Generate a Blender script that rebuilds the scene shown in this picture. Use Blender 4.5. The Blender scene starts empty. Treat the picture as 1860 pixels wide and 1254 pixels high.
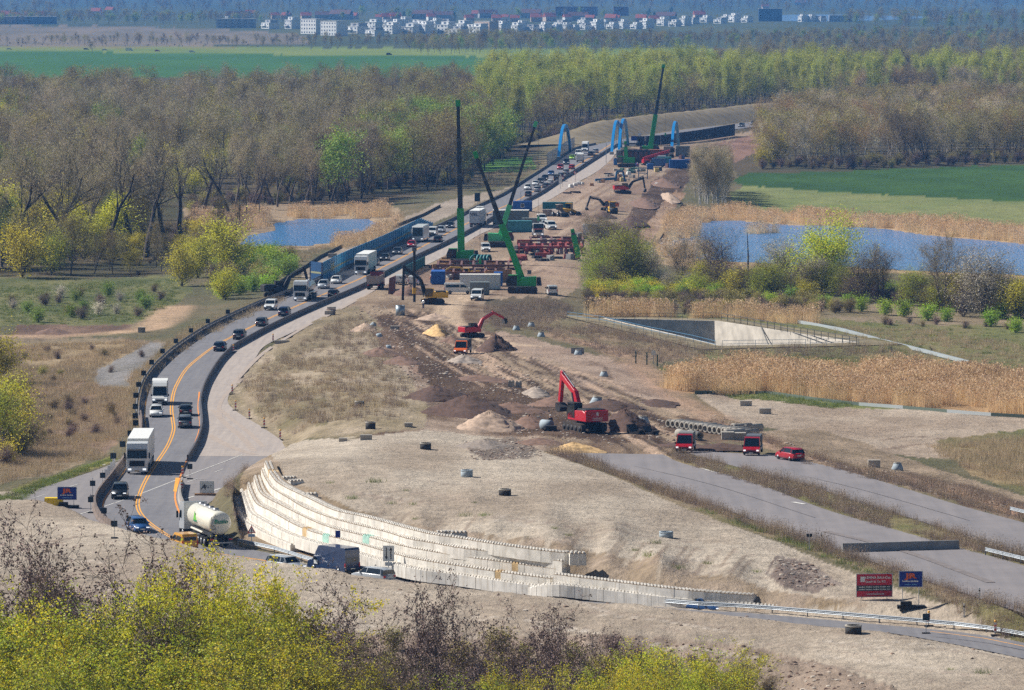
import bpy, bmesh, math, random
import numpy as np
from mathutils import Vector, Matrix

# ------------------------------------------------------------------ camera
SC = bpy.context.scene
F = 9000.0; HC = 59.0; TH = math.atan(671 / 9000.0); CT = math.cos(TH); ST = math.sin(TH)
cd = bpy.data.cameras.new('camera'); cam = bpy.data.objects.new('camera', cd); SC.collection.objects.link(cam)
cam.location = (0, 0, HC); cam.rotation_euler = (math.pi / 2 - TH, 0, 0)
cd.sensor_fit = 'HORIZONTAL'; cd.sensor_width = 36.0; cd.lens = F / 1860 * 36
cd.clip_start = 1.0; cd.clip_end = 60000.0
SC.camera = cam
# ------------------------------------------------------------------ light: clear spring afternoon, sun high on the left
SUN_EL = math.radians(41); SUN_DIR = Vector((-0.93, 0.37, 0)).normalized()
W = bpy.data.worlds.new('World'); SC.world = W; W.use_nodes = True
nt = W.node_tree; bg = nt.nodes['Background']
sky = nt.nodes.new('ShaderNodeTexSky'); sky.sky_type = 'NISHITA'; sky.sun_disc = False
sky.sun_elevation = SUN_EL; sky.sun_rotation = math.atan2(SUN_DIR.x, SUN_DIR.y)
sky.air_density = 1.0; sky.dust_density = 0.6; sky.ozone_density = 1.0
nt.links.new(sky.outputs[0], bg.inputs[0]); bg.inputs[1].default_value = 0.05
sl = bpy.data.lights.new('sun', 'SUN'); sl.energy = 5.0; sl.angle = math.radians(0.53); sl.color = (1.0, 0.955, 0.88)
so = bpy.data.objects.new('sun', sl); SC.collection.objects.link(so)
tosun = Vector((SUN_DIR.x * math.cos(SUN_EL), SUN_DIR.y * math.cos(SUN_EL), math.sin(SUN_EL)))
so.rotation_euler = (-tosun).to_track_quat('-Z', 'Y').to_euler(); so.location = (0, 300, 300)
vs = SC.view_settings; SC.display_settings.display_device = 'sRGB'
vs.view_transform = 'Standard'; vs.look = 'None'; vs.exposure = 0.33; vs.gamma = 1.0; vs.use_curve_mapping = False
cy = SC.cycles
cy.max_bounces = 5; cy.diffuse_bounces = 2; cy.glossy_bounces = 2; cy.transmission_bounces = 3
cy.volume_bounces = 0; cy.transparent_max_bounces = 6; cy.use_adaptive_sampling = True; cy.adaptive_threshold = 0.02
cy.use_denoising = False
cy.caustics_reflective = False; cy.caustics_refractive = False; cy.sample_clamp_indirect = 4.0

# ------------------------------------------------------------------ helpers
rnd = random.Random(11); nrng = np.random.default_rng(5)
def sr(r, g, b):
    f = lambda c: (c / 255 / 12.92) if c <= 10 else (((c / 255) + 0.055) / 1.055) ** 2.4
    return (f(r), f(g), f(b))
def link(o): SC.collection.objects.link(o); return o
def tag(o, label=None, cat=None, group=None, kind=None):
    if label: o['label'] = label
    if cat: o['category'] = cat
    if group: o['group'] = group
    if kind: o['kind'] = kind
    return o
def G(px, py, z=0.0):
    q = py - 627; t = (HC - z) / (F * ST + q * CT)
    return ((px - 930) * t, (F * CT - q * ST) * t)
def proj(x, y, z=0.0):
    dz = z - HC; d = y * CT - dz * ST; v = y * ST + dz * CT
    return 930 + F * x / d, 627 - F * v / d
def pxm(y): return F / y          # pixels of the photograph per metre at distance y
_MATS = {}
def mat(name, col, rough=0.6, metal=0.0, coat=0.0, emit=0.0, spec=None, noise=0.0, nscale=3.0, rnd_amt=0.0, trans=0.0, bump=0.0, alpha=1.0):
    """procedural principled material; noise = brightness mottling, rnd_amt = per-object variation, trans = leaf translucency"""
    if name in _MATS: return _MATS[name]
    m = bpy.data.materials.new(name); m.use_nodes = True; n = m.node_tree; b = n.nodes['Principled BSDF']; L = n.links.new
    c4 = (*col, 1.0); b.inputs['Base Color'].default_value = c4; b.inputs['Roughness'].default_value = rough
    b.inputs['Metallic'].default_value = metal
    if coat: b.inputs['Coat Weight'].default_value = coat; b.inputs['Coat Roughness'].default_value = 0.06
    if spec is not None: b.inputs['Specular IOR Level'].default_value = spec
    if emit: b.inputs['Emission Color'].default_value = c4; b.inputs['Emission Strength'].default_value = emit
    if alpha < 1: b.inputs['Alpha'].default_value = alpha
    out = None
    if noise or rnd_amt:
        mul = n.nodes.new('ShaderNodeHueSaturation'); mul.inputs['Color'].default_value = c4
        val = None
        if noise:
            tc = n.nodes.new('ShaderNodeNewGeometry'); nz = n.nodes.new('ShaderNodeTexNoise'); nz.inputs['Scale'].default_value = nscale; nz.inputs['Detail'].default_value = 4
            L(tc.outputs['Position'], nz.inputs['Vector'])
            mr = n.nodes.new('ShaderNodeMapRange'); mr.inputs[1].default_value = 0.3; mr.inputs[2].default_value = 0.7
            mr.inputs[3].default_value = 1 - noise; mr.inputs[4].default_value = 1 + noise; L(nz.outputs[0], mr.inputs[0]); val = mr.outputs[0]
            if bump:
                bp = n.nodes.new('ShaderNodeBump'); bp.inputs['Strength'].default_value = bump; bp.inputs['Distance'].default_value = 0.1
                L(nz.outputs[0], bp.inputs['Height']); L(bp.outputs[0], b.inputs['Normal'])
        if rnd_amt:
            oi = n.nodes.new('ShaderNodeObjectInfo'); mr2 = n.nodes.new('ShaderNodeMapRange')
            mr2.inputs[3].default_value = 1 - rnd_amt; mr2.inputs[4].default_value = 1 + rnd_amt; L(oi.outputs['Random'], mr2.inputs[0])
            mr3 = n.nodes.new('ShaderNodeMapRange'); mr3.inputs[3].default_value = 0.5 - 0.06 * rnd_amt; mr3.inputs[4].default_value = 0.5 + 0.06 * rnd_amt
            ml = n.nodes.new('ShaderNodeMath'); ml.operation = 'MULTIPLY'; ml.inputs[1].default_value = 7.31; L(oi.outputs['Random'], ml.inputs[0])
            fr = n.nodes.new('ShaderNodeMath'); fr.operation = 'FRACT'; L(ml.outputs[0], fr.inputs[0]); L(fr.outputs[0], mr3.inputs[0]); L(mr3.outputs[0], mul.inputs['Hue'])
            if val is None: val = mr2.outputs[0]
            else:
                mm = n.nodes.new('ShaderNodeMath'); mm.operation = 'MULTIPLY'; L(val, mm.inputs[0]); L(mr2.outputs[0], mm.inputs[1]); val = mm.outputs[0]
        L(val, mul.inputs['Value']); L(mul.outputs[0], b.inputs['Base Color']); out = mul.outputs[0]
    if trans:
        tr = n.nodes.new('ShaderNodeBsdfTranslucent'); tr.inputs[0].default_value = c4
        if out: L(out, tr.inputs[0])
        mx = n.nodes.new('ShaderNodeMixShader'); mx.inputs[0].default_value = trans
        mo = n.nodes['Material Output']; L(b.outputs[0], mx.inputs[1]); L(tr.outputs[0], mx.inputs[2]); L(mx.outputs[0], mo.inputs['Surface'])
    _MATS[name] = m; return m

class MB:
    """collects primitive shapes; .mesh() makes one mesh"""
    def __init__(s): s.v = []; s.f = []; s.sm = []
    def add(s, vs, fs, smooth=False):
        k = len(s.v); s.v += [tuple(p) for p in vs]; s.f += [tuple(i + k for i in f) for f in fs]; s.sm += [smooth] * len(fs); return s
    def box(s, x0, x1, y0, y1, z0, z1, M=None):
        vs = [(x, y, z) for x in (x0, x1) for y in (y0, y1) for z in (z0, z1)]
        if M is not None: vs = [tuple(M @ Vector(p)) for p in vs]
        return s.add(vs, [(0, 1, 3, 2), (4, 6, 7, 5), (0, 4, 5, 1), (2, 3, 7, 6), (0, 2, 6, 4), (1, 5, 7, 3)])
    def hexa(s, b, t):
        return s.add(list(b) + list(t), [(3, 2, 1, 0), (4, 5, 6, 7)] + [(i, (i + 1) % 4, 4 + (i + 1) % 4, 4 + i) for i in range(4)])
    def tube(s, p, q, r0, r1=None, n=8, caps=True, smooth=True):
        p = Vector(p); q = Vector(q); r1 = r0 if r1 is None else r1; d = (q - p)
        if d.length < 1e-6: return s
        d.normalize(); a = d.orthogonal().normalized(); b = d.cross(a); vs = []
        for c, r in ((p, r0), (q, r1)):
            for i in range(n):
                t = 2 * math.pi * i / n; vs.append(c + a * (r * math.cos(t)) + b * (r * math.sin(t)))
        s.add(vs, [(i, (i + 1) % n, n + (i + 1) % n, n + i) for i in range(n)], smooth)
        if caps: s.add(vs[:n], [tuple(range(n))[::-1]]); s.add(vs[n:], [tuple(range(n))])
        return s
    def beam(s, p, q, w, h):
        p = Vector(p); q = Vector(q); d = (q - p).normalized(); up = Vector((0, 0, 1))
        if abs(d.z) > 0.95: up = Vector((1, 0, 0))
        a = d.cross(up).normalized() * (w / 2); b = a.cross(d).normalized() * (h / 2)
        return s.hexa([p - a - b, p + a - b, p + a + b, p - a + b], [q - a - b, q + a - b, q + a + b, q - a + b])
    def lathe(s, prof, n=16, axis='z', org=(0, 0, 0), smooth=True):
        vs = []; o = Vector(org)
        for r, h in prof:
            for i in range(n):
                t = 2 * math.pi * i / n; c, d = r * math.cos(t), r * math.sin(t)
                vs.append(o + Vector({'z': (c, d, h), 'x': (h, c, d), 'y': (c, h, d)}[axis]))
        m = len(prof)
        return s.add(vs, [(j * n + i, j * n + (i + 1) % n, (j + 1) * n + (i + 1) % n, (j + 1) * n + i) for j in range(m - 1) for i in range(n)], smooth)
    def prism(s, poly, y0, y1, axis='y'):
        n = len(poly)
        mk = {'y': lambda a, b, c: (a, c, b), 'x': lambda a, b, c: (c, a, b), 'z': lambda a, b, c: (a, b, c)}[axis]
        vs = [mk(a, b, y0) for a, b in poly] + [mk(a, b, y1) for a, b in poly]
        return s.add(vs, [tuple(range(n)), tuple(range(2 * n - 1, n - 1, -1))] + [(i, n + i, n + (i + 1) % n, (i + 1) % n) for i in range(n)])
    def mesh(s, name='part', bevel=0.0, fix=True):
        me = bpy.data.meshes.new(name); me.from_pydata(s.v, [], s.f)
        me.polygons.foreach_set('use_smooth', s.sm)
        if fix or bevel:
            bm = bmesh.new(); bm.from_mesh(me)
            bmesh.ops.recalc_face_normals(bm, faces=bm.faces)
            if bevel:
                es = [e for e in bm.edges if len(e.link_faces) == 2 and e.calc_face_angle(0) > 0.5]
                bmesh.ops.bevel(bm, geom=es, offset=bevel, segments=1, affect='EDGES', clamp_overlap=True)
            bm.to_mesh(me); bm.free()
        me.update(); return me
def part(name, mb, m, parent=None, bevel=0.0):
    me = mb if isinstance(mb, bpy.types.Mesh) else mb.mesh(name, bevel)
    o = bpy.data.objects.new(name, me); link(o)
    if not me.materials: me.materials.append(None)
    o.material_slots[0].link = 'OBJECT'; o.material_slots[0].material = m
    if parent is not None: o.parent = parent
    return o
def root(name, loc=(0, 0, 0), rz=0.0, label=None, cat=None, group=None):
    o = link(bpy.data.objects.new(name, None)); o.empty_display_size = 0.2; o.location = loc; o.rotation_euler = (0, 0, rz)
    return tag(o, label, cat, group)
def copy_tree(o, parent=None, kids=None):
    c = o.copy(); link(c); c.parent = parent
    for ch in (kids[o] if kids is not None else o.children): copy_tree(ch, c, kids)
    return c
_TXT = {}
def text_mesh(txt, size=1.0, ext=0.01, sx=1.0, shear=0.0, bold=0.0):
    k = (txt, size, ext, sx, shear, bold)
    if k in _TXT: return _TXT[k]
    c = bpy.data.curves.new('t', 'FONT'); c.body = txt; c.size = size; c.extrude = ext; c.align_x = 'CENTER'; c.align_y = 'CENTER'; c.shear = shear; c.resolution_u = 2; c.offset = bold
    o = bpy.data.objects.new('t', c); link(o); bpy.context.view_layer.update()
    me = bpy.data.meshes.new_from_object(o.evaluated_get(bpy.context.evaluated_depsgraph_get()))
    bpy.data.objects.remove(o); bpy.data.curves.remove(c)
    if sx != 1.0: me.transform(Matrix.Diagonal((sx, 1, 1, 1)))
    me.materials.clear(); _TXT[k] = me; return me
def text_part(txt, m, parent, loc, rot=(math.pi / 2, 0, 0), size=1.0, sx=1.0, ext=0.008, shear=0.0, bold=0.0):
    o = part('lettering', text_mesh(txt, size, ext, sx, shear, bold), m, parent); o.location = loc; o.rotation_euler = rot; return o
# value noise
def vnoise(x, y, seed=0):
    xi = np.floor(x).astype(np.int64); yi = np.floor(y).astype(np.int64); fx = x - xi; fy = y - yi
    fx = fx * fx * (3 - 2 * fx); fy = fy * fy * (3 - 2 * fy)
    def h(a, b):
        n = (a * 374761393 + b * 668265263 + seed * 144269) & 0x7fffffff
        n = ((n ^ (n >> 13)) * 1274126177) & 0x7fffffff
        return ((n ^ (n >> 16)) & 0xffff) / 65535.0
    return (h(xi, yi) * (1 - fx) + h(xi + 1, yi) * fx) * (1 - fy) + (h(xi, yi + 1) * (1 - fx) + h(xi + 1, yi + 1) * fx) * fy
def fbm(x, y, oct=4, seed=0):
    a = 0; w = 0; k = 1.0
    for i in range(oct): a = a + vnoise(x * 2 ** i, y * 2 ** i, seed + i * 17) * k; w += k; k *= 0.5
    return a / w
def smooth(a, b, x): t = np.clip((x - a) / (b - a), 0, 1); return t * t * (3 - 2 * t)
# ------------------------------------------------------------------ roads as rows of (left x, left y, right x, right y, z) read off the photograph
def R(*rows): return [(a, y, b, y, z) for y, a, b, z in rows]
ROAD = [(1690, 194, 1690, 199, 0), (1560, 203, 1560, 209, 0), (1440, 213, 1440, 221, 0), (1340, 225, 1345, 234, 0), (1250, 235, 1260, 245, 0), (1180, 245, 1195, 256, 0), (1125, 254, 1150, 265, 0)] + \
 R((263, 1084, 1128, 0), (273, 1043, 1108, 0), (299, 1003, 1067, 0), (312, 983, 1047, 0), (331, 953, 1016, 0), (354.5, 917, 980, 0), (375, 874, 940, 0), (393, 840, 906, 0), (410, 804, 875, 0),
   (429, 760, 841, 0), (448, 721, 803, 0), (469, 678, 758, 0), (485, 640, 728, 0), (501, 604, 698, 0), (524, 555, 657, 0), (553, 480, 589, 0), (580, 420, 528, 0), (604.5, 372, 478, 0), (636, 325, 421, 0),
   (655, 303, 403, 0), (671, 287, 391, 0), (700, 267, 374, 0), (731, 258, 364.5, 0), (758, 256, 365.5, 0), (775, 258, 367, 0), (792, 258, 363, 0), (812, 249, 357, 0), (839, 229, 341, 0), (871, 206, 331, 0),
   (901, 182, 327, 0), (921, 174, 331, 0), (945, 183, 352, 0), (962, 205, 384, 0), (992, 290, 432, 0), (1008, 362, 502, 0), (1029, 435, 570, 0), (1041, 500, 641, 0), (1056, 610, 755, 0), (1084, 856, 999, .1), (1107, 1098, 1240, .4),
   (1115, 1232, 1374, .6), (1133, 1433, 1575, .8), (1150, 1610, 1752, .9), (1168, 1718, 1860, 1.0), (1195, 1850, 1995, 1.0), (1220, 1960, 2110, 1.0))
LANE = R((263, 1129, 1140, 0), (273, 1109, 1124, 0), (290, 1083, 1110, 0), (312, 1048, 1084, 0), (331, 1018, 1050, 0), (354.5, 982, 1013, 0), (375, 942, 976, 0), (393, 908, 940, 0), (410, 877, 908, 0), (429, 843, 866, 0), (448, 806, 838, 0), (469, 760, 800, 0),
   (485, 731, 768, 0), (501, 701, 736, 0), (524, 660, 690, 0), (553, 592, 630, 0), (574, 546, 590, 0), (604, 482, 531, 0), (628, 438, 482, 0), (651, 409, 463, 0), (685, 384, 433, 0), (706, 374, 421, 0), (731, 367.5, 414, 0), (752, 368, 436, 0),
   (780, 370, 482, 0), (812, 360, 522, 0), (829, 349, 497, 0))
OLDR = R((800, 300, 420, 0), (829, 237, 497, 0), (854, 175, 470, 0), (880, 95, 428, 0), (898, 40, 402, 0), (910, 25, 385, 0), (920, 88, 370, 0), (936, 136, 352, 0), (952, 182, 335, 0))
SLAB1 = [(1040, 823, 1205, 826, 3.2), (1082, 841, 1240, 842, 3.15), (1160, 870, 1330, 865, 3.1), (1240, 900, 1400, 888, 3.1), (1340, 934, 1500, 926, 3.1), (1441, 974, 1600, 955, 3.1), (1541, 1005, 1709, 986, 3.1), (1642, 1042, 1790, 1008, 3.1), (1742, 1075, 1860, 1028, 3.1), (1860, 1115, 1960, 1058, 3.1), (2000, 1164, 2100, 1098, 3.1)]
SLAB2 = [(1230, 818, 1420, 828, 3.1), (1300, 838, 1458, 836, 3.2), (1374, 858, 1541, 857, 3.15), (1474, 884, 1642, 887, 3.1), (1575, 918, 1742, 918, 3.1), (1675, 948, 1860, 950, 3.1), (1793, 988, 1960, 979, 3.1), (1860, 1008, 2040, 1003, 3.1), (2000, 1050, 2200, 1050, 3.1)]

# ------------------------------------------------------------------ terrain control points (px, py, z)
CP = []
def cp(z, *pts):
    for p in pts: CP.append((p[0], p[1], z))
def cpl(z, *pts, step=45):
    for (a, b_), (c, d) in zip(pts[:-1], pts[1:]):
        k = max(1, int(abs(c - a) / step))
        for i in range(k): CP.append((a + (c - a) * i / k, b_ + (d - b_) * i / k, z))
    CP.append((*pts[-1], z))
for yy in (-20, 20, 70, 120, 170): cp(0, *[(u, yy) for u in range(-500, 2500, 400)])
cp(-1.5, (-300, 230), (0, 240), (300, 230), (600, 220), (850, 220), (-300, 330), (0, 330), (300, 330), (600, 330), (760, 320), (860, 310), (960, 262))
cp(-2.6, (-300, 420), (0, 430), (250, 420), (-300, 520), (0, 520), (200, 520), (350, 500))
cp(-2.97, (400, 400), (450, 385), (560, 382), (660, 382), (715, 392), (400, 440), (450, 456), (560, 458), (630, 444), (690, 420), (500, 420), (580, 420))
cp(-1.6, (480, 505), (560, 470), (640, 448), (720, 412), (800, 372), (880, 340))
cp(-2.4, (-300, 620), (0, 610), (150, 600), (260, 585), (380, 560), (-300, 740), (0, 720), (120, 700), (200, 690), (-300, 830), (0, 800), (100, 790), (170, 760))
cp(-1.2, (230, 660), (300, 615), (400, 572), (205, 740), (200, 800)); cp(-.3, (0, 905), (100, 865), (180, 836), (-300, 970))
# raised bank behind the far motorway
cp(0.2, (1040, 262), (1120, 246), (1240, 232), (1340, 222), (1440, 211))
cp(0, (1060, 232), (1240, 212), (1384, 200), (1500, 194), (1700, 188))
# building site and plateau
cp(0, (1240, 262), (1340, 246), (1460, 228), (1180, 300), (1230, 310), (1100, 350), (1000, 400), (1050, 400), (900, 450), (1000, 450), (860, 490), (960, 500), (1020, 500), (780, 520), (880, 540), (700, 540))
cp(.4, (640, 560), (720, 560), (820, 560)); cp(-2.2, (1270, 330), (1330, 350), (1500, 330), (1860, 320), (1150, 490), (2200, 330), (2200, 420), (2200, 560))
cpl(-2.97, (1235, 398), (1330, 388), (1500, 396), (1600, 400), (1700, 412), (1860, 424), (2200, 446), step=60); cpl(-2.97, (1180, 470), (1300, 484), (1500, 494), (1700, 504), (1860, 512), (2200, 530), step=60); cpl(-2.97, (1200, 440), (1300, 430), (1500, 450), (1860, 470), (2200, 490), step=80)
cp(-.5, (1200, 370), (1120, 440), (1070, 490), (1050, 520)); 
cp(-1.5, (1080, 540), (1300, 545), (1500, 550), (1860, 570), (2200, 600), (1180, 560), (1600, 610), (1860, 640), (1300, 690), (1500, 690), (1860, 710), (2200, 720))
cp(-.6, (1040, 578), (1180, 600), (1290, 628), (1450, 634), (1560, 622), (1480, 590), (1330, 575), (1160, 620), (1220, 650)); cp(-1.8, (1300, 660), (1560, 660))
cp(.3, (960, 570), (1030, 560)); cp(1.0, (930, 600), (1000, 610), (1080, 640)); cp(1.2, (660, 590), (760, 600), (850, 620)); cp(1.8, (700, 630), (840, 660), (960, 660), (1050, 680))
cp(2.4, (720, 660), (900, 710), (1050, 720), (1140, 720), (840, 750)); cp(2.9, (770, 710), (950, 790), (1060, 790), (1180, 780), (1280, 800), (900, 800))
cp(.8, (1180, 690), (1260, 720)); cp(2.9, (1250, 768), (1330, 790), (1400, 808), (1500, 838), (1600, 868)); cp(2.2, (1300, 760), (1420, 790)); cp(-.5, (1330, 730), (1600, 750), (1860, 770), (2200, 790)); cp(1.0, (1480, 780), (1640, 820), (1860, 850), (2200, 900)); cp(2.8, (1750, 904), (1860, 930), (2200, 1010))
# slope above the closed lane
cp(.1, (600, 580), (510, 625), (470, 652), (440, 690), (424, 722), (438, 748), (480, 776), (528, 806))
cp(1.2, (560, 625), (510, 665), (480, 700), (470, 735), (500, 765), (560, 785)); cp(2.6, (640, 640), (590, 690), (560, 720), (560, 750), (620, 775)); cp(3.2, (680, 680), (640, 730), (650, 770), (720, 760))
cp(3.6, (700, 740), (720, 790), (820, 800), (640, 795))
# sand plateau behind the block wall (the terrain keeps under the block tops)
cp(4.9, (500, 830), (520, 862), (560, 888), (620, 915), (670, 928), (760, 950), (850, 966), (950, 980), (1030, 988)); cp(5.3, (560, 838), (650, 880), (760, 920), (900, 945), (1000, 955))
cp(5.6, (620, 830), (720, 860), (850, 890), (1000, 915), (1120, 940)); cp(4.6, (760, 830), (900, 840), (1000, 850), (1120, 890)); cp(3.8, (1240, 940), (1350, 970))
cp(5.4, (1200, 985)); cp(4.6, (1330, 1005)); cp(3.9, (1420, 1020)); cp(4.4, (1100, 1000)); cp(2.2, (1080, 1040), (1150, 1050), (1250, 1063)); cp(2.0, (1330, 1072), (1420, 1078), (1480, 1082)); cp(2.8, (1500, 1060)); cp(2.4, (1560, 1075), (1660, 1088)); cp(3.0, (1480, 1010), (1600, 1058)); cp(2.0, (1750, 1110))
cp(1.3, (1400, 1092)); cp(1.6, (1500, 1098)); cp(1.8, (1600, 1108), (1700, 1120), (1860, 1140), (2050, 1175))
# foreground mound, its crest hides the lower road
cpl(1.9, (-200, 905), (0, 906), (60, 902), (140, 915), (210, 952), (300, 985)); cpl(1.7, (340, 995), (400, 1008)); cpl(1.4, (480, 1021), (560, 1033)); cpl(1.0, (640, 1044), (700, 1051), (800, 1061), (900, 1068), (1000, 1077), (1100, 1085))
cpl(1.5, (1200, 1094), (1300, 1101), (1400, 1111), (1500, 1122), (1600, 1133)); cpl(1.5, (1700, 1150), (1780, 1166), (1860, 1180), (2000, 1210))
cpl(1.8, (-200, 985), (0, 985), (200, 1005), (400, 1055), step=70); cpl(1.4, (500, 1070), (600, 1088), (800, 1105), (1000, 1122), (1200, 1140), (1400, 1150), (1600, 1185), (1860, 1220), (2100, 1240), step=70)
cpl(1.6, (-200, 1040), (0, 1045), (200, 1065), (400, 1100), (600, 1132), (760, 1138), (900, 1144), (1050, 1150), (1200, 1148), (1360, 1160), (1480, 1190), (1640, 1250), (1700, 1300), (2000, 1330), step=50)
cpl(.8, (-200, 1075), (0, 1080), (200, 1100), (400, 1132), (600, 1154), (760, 1156), (900, 1162), (1050, 1167), (1200, 1170), (1330, 1185), (1450, 1220), (1560, 1290), step=50)
cpl(-.5, (-200, 1120), (0, 1125), (200, 1145), (400, 1180), (600, 1196), (900, 1206), (1200, 1215), (1330, 1232), (1420, 1270), step=70)
cpl(-2.2, (-300, 1190), (0, 1195), (200, 1215), (400, 1244), (600, 1256), (900, 1262), (1200, 1270), (1330, 1300), step=90); cpl(-4, (-300, 1320), (1200, 1330), step=120)
_c = np.array(CP, float); _t = (HC - _c[:, 2]) / (F * ST + (_c[:, 1] - 627) * CT)
_cx = (_c[:, 0] - 930) * _t; _cy = (F * CT - (_c[:, 1] - 627) * ST) * _t
_cu, _cv = proj(_cx, _cy, 0.0)
CU, CV, U0, V0 = 8.0, 5.0, -520.0, -43.0; NU, NV = 384, 320          # height grid in flat map coordinates, relaxed between the control points
def relax(nu, nv, f, start, it):
    val = np.zeros((nv, nu)); cnt = np.zeros((nv, nu)); i = np.clip(((_cu - U0) / (CU * f)).astype(int), 0, nu - 1); j = np.clip(((_cv - V0) / (CV * f)).astype(int), 0, nv - 1)
    np.add.at(val, (j, i), _c[:, 2]); np.add.at(cnt, (j, i), 1); m = cnt > 0; val[m] /= cnt[m]; z = start.copy(); z[m] = val[m]
    for _ in range(it):
        p_ = np.pad(z, 1, mode='edge'); z = (p_[:-2, 1:-1] + p_[2:, 1:-1] + p_[1:-1, :-2] + p_[1:-1, 2:]) / 4; z[m] = val[m]
    return z
_z = np.zeros((NV // 32, NU // 32))
for f in (32, 16, 8, 4, 2, 1):
    nu, nv = NU // f, NV // f
    if f < 32: _z = np.kron(_z, np.ones((2, 2)))[:nv, :nu]
    _z = relax(nu, nv, f, _z, 260 if f > 1 else 160)
for _ in range(5):
    p_ = np.pad(_z, 1, mode='edge'); _z = (p_[:-2, 1:-1] + p_[2:, 1:-1] + p_[1:-1, :-2] + p_[1:-1, 2:] + 2 * _z) / 6
def z_base(x, y):
    u, v = proj(x, y, 0.0); a = np.clip((u - U0) / CU - .5, 0, NU - 1.001); b = np.clip((v - V0) / CV - .5, 0, NV - 1.001); i = a.astype(int); j = b.astype(int); a -= i; b -= j
    return (_z[j, i] * (1 - a) + _z[j, i + 1] * a) * (1 - b) + (_z[j + 1, i] * (1 - a) + _z[j + 1, i + 1] * a) * b
def rows_world(rows):
    a = np.array([G(r[0], r[1], r[4]) for r in rows]); b = np.array([G(r[2], r[3], r[4]) for r in rows]); return a, b, np.array([r[4] for r in rows], float)
class Corridor:
    def __init__(s, rows, fall):
        s.a, s.b, s.z = rows_world(rows); s.c = (s.a + s.b) / 2; s.fall = fall
        d = np.gradient(s.c, axis=0); d /= np.linalg.norm(d, axis=1)[:, None]; e = s.b - s.a
        s.hw = np.abs(e[:, 0] * d[:, 1] - e[:, 1] * d[:, 0]) / 2
        s.lo = s.c.min(0) - 40; s.hi = s.c.max(0) + 40
    def near(s, x, y):
        """signed distance beyond the edge and the road height there"""
        if len(x) < 400:
            p = s.c[:-1]; d = s.c[1:] - p; L2 = (d * d).sum(1); t = np.clip(((x[:, None] - p[:, 0]) * d[:, 0] + (y[:, None] - p[:, 1]) * d[:, 1]) / L2, 0, 1)
            ds = np.hypot(x[:, None] - p[:, 0] - t * d[:, 0], y[:, None] - p[:, 1] - t * d[:, 1]) - (s.hw[:-1] + t * (s.hw[1:] - s.hw[:-1])); j = ds.argmin(1); a = np.arange(len(x)); return ds[a, j], (s.z[:-1] + t * (s.z[1:] - s.z[:-1]))[a, j]
        best = np.full(x.shape, 1e9); zz = np.zeros(x.shape)
        for i in range(len(s.c) - 1):
            p, q = s.c[i], s.c[i + 1]; d = q - p; L2 = d @ d
            t = np.clip(((x - p[0]) * d[0] + (y - p[1]) * d[1]) / L2, 0, 1)
            dist = np.hypot(x - p[0] - t * d[0], y - p[1] - t * d[1]) - (s.hw[i] + t * (s.hw[i + 1] - s.hw[i]))
            k = dist < best; best[k] = dist[k]; zz[k] = (s.z[i] + t * (s.z[i + 1] - s.z[i]))[k]
        return best, zz
CORR = [Corridor(OLDR, 3.0), Corridor(LANE, 4.0), Corridor(SLAB1, 5.0), Corridor(SLAB2, 5.0), Corridor(ROAD, 4.0)]
def z_ground(x, y, sink=None):
    x = np.atleast_1d(np.asarray(x, float)); y = np.atleast_1d(np.asarray(y, float)); z = z_base(x, y)
    for c in CORR:
        k = (x > c.lo[0]) & (x < c.hi[0]) & (y > c.lo[1]) & (y < c.hi[1])
        if not k.any(): continue
        d, zr = c.near(x[k], y[k]); w = smooth(0.4, c.fall, d); z[k] = zr * (1 - w) + z[k] * w
        if sink is not None: sink[k] = np.maximum(sink[k], 1 - smooth(-0.9, 0.15, d))
    return z
def Zg(x, y): return float(z_ground([x], [y])[0])
def Pn(pts):
    """photograph pixels -> world points on the terrain"""
    p = np.asarray(pts, float).reshape(-1, 2); z = np.zeros(len(p)); q = p[:, 1] - 627
    for i in range(9):
        t = (HC - z) / (F * ST + q * CT); x = (p[:, 0] - 930) * t; y = (F * CT - q * ST) * t; z = 0.4 * z + 0.6 * z_ground(x, y)
    return np.stack([x, y, z], 1)
def P(px, py): return Vector(Pn([(px, py)])[0])

# ------------------------------------------------------------------ the ground sheet
rows = []; v = 1600.0
while v > -43.93:
    rows.append(v); v -= 6.0 if v > 1262 else 2.8 if v > 470 else (3.0 if v > 200 else (4.0 if v > 20 else max(0.02, (v + 44) * 0.12)))
rows = np.array(rows); cols = np.arange(-420, 2300, 3.2)
UU, VV = np.meshgrid(cols, rows); _q = VV - 627; _t = HC / (F * ST + _q * CT)
GX = ((UU - 930) * _t).ravel(); GY = ((F * CT - _q * ST) * _t).ravel()
SINK = np.zeros(GX.shape); GZ = z_ground(GX, GY, SINK)
def inpoly(poly, x, y):
    p = np.asarray(poly); r = np.zeros(x.shape, bool); n = len(p)
    lo = p.min(0); hi = p.max(0); k = np.where((x >= lo[0]) & (x <= hi[0]) & (y >= lo[1]) & (y <= hi[1]))[0]
    if not len(k): return r
    xx = x[k]; yy = y[k]; c = np.zeros(len(k), bool); j = n - 1
    for i in range(n):
        (x1, y1), (x2, y2) = p[i], p[j]
        if y1 != y2:
            cond = ((y1 > yy) != (y2 > yy)) & (xx < (x2 - x1) * (yy - y1) / (y2 - y1) + x1); c ^= cond
        j = i
    r[k] = c; return r
def wp(poly): return Pn(poly)[:, :2]
COL = np.zeros((len(GX), 3)); RGH = np.zeros(len(GX))       # colour, relief amplitude
_k = GY / F                                                 # metres per pixel
_dk = GY * GY / (HC * F)                                    # metres of depth per pixel row
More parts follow.
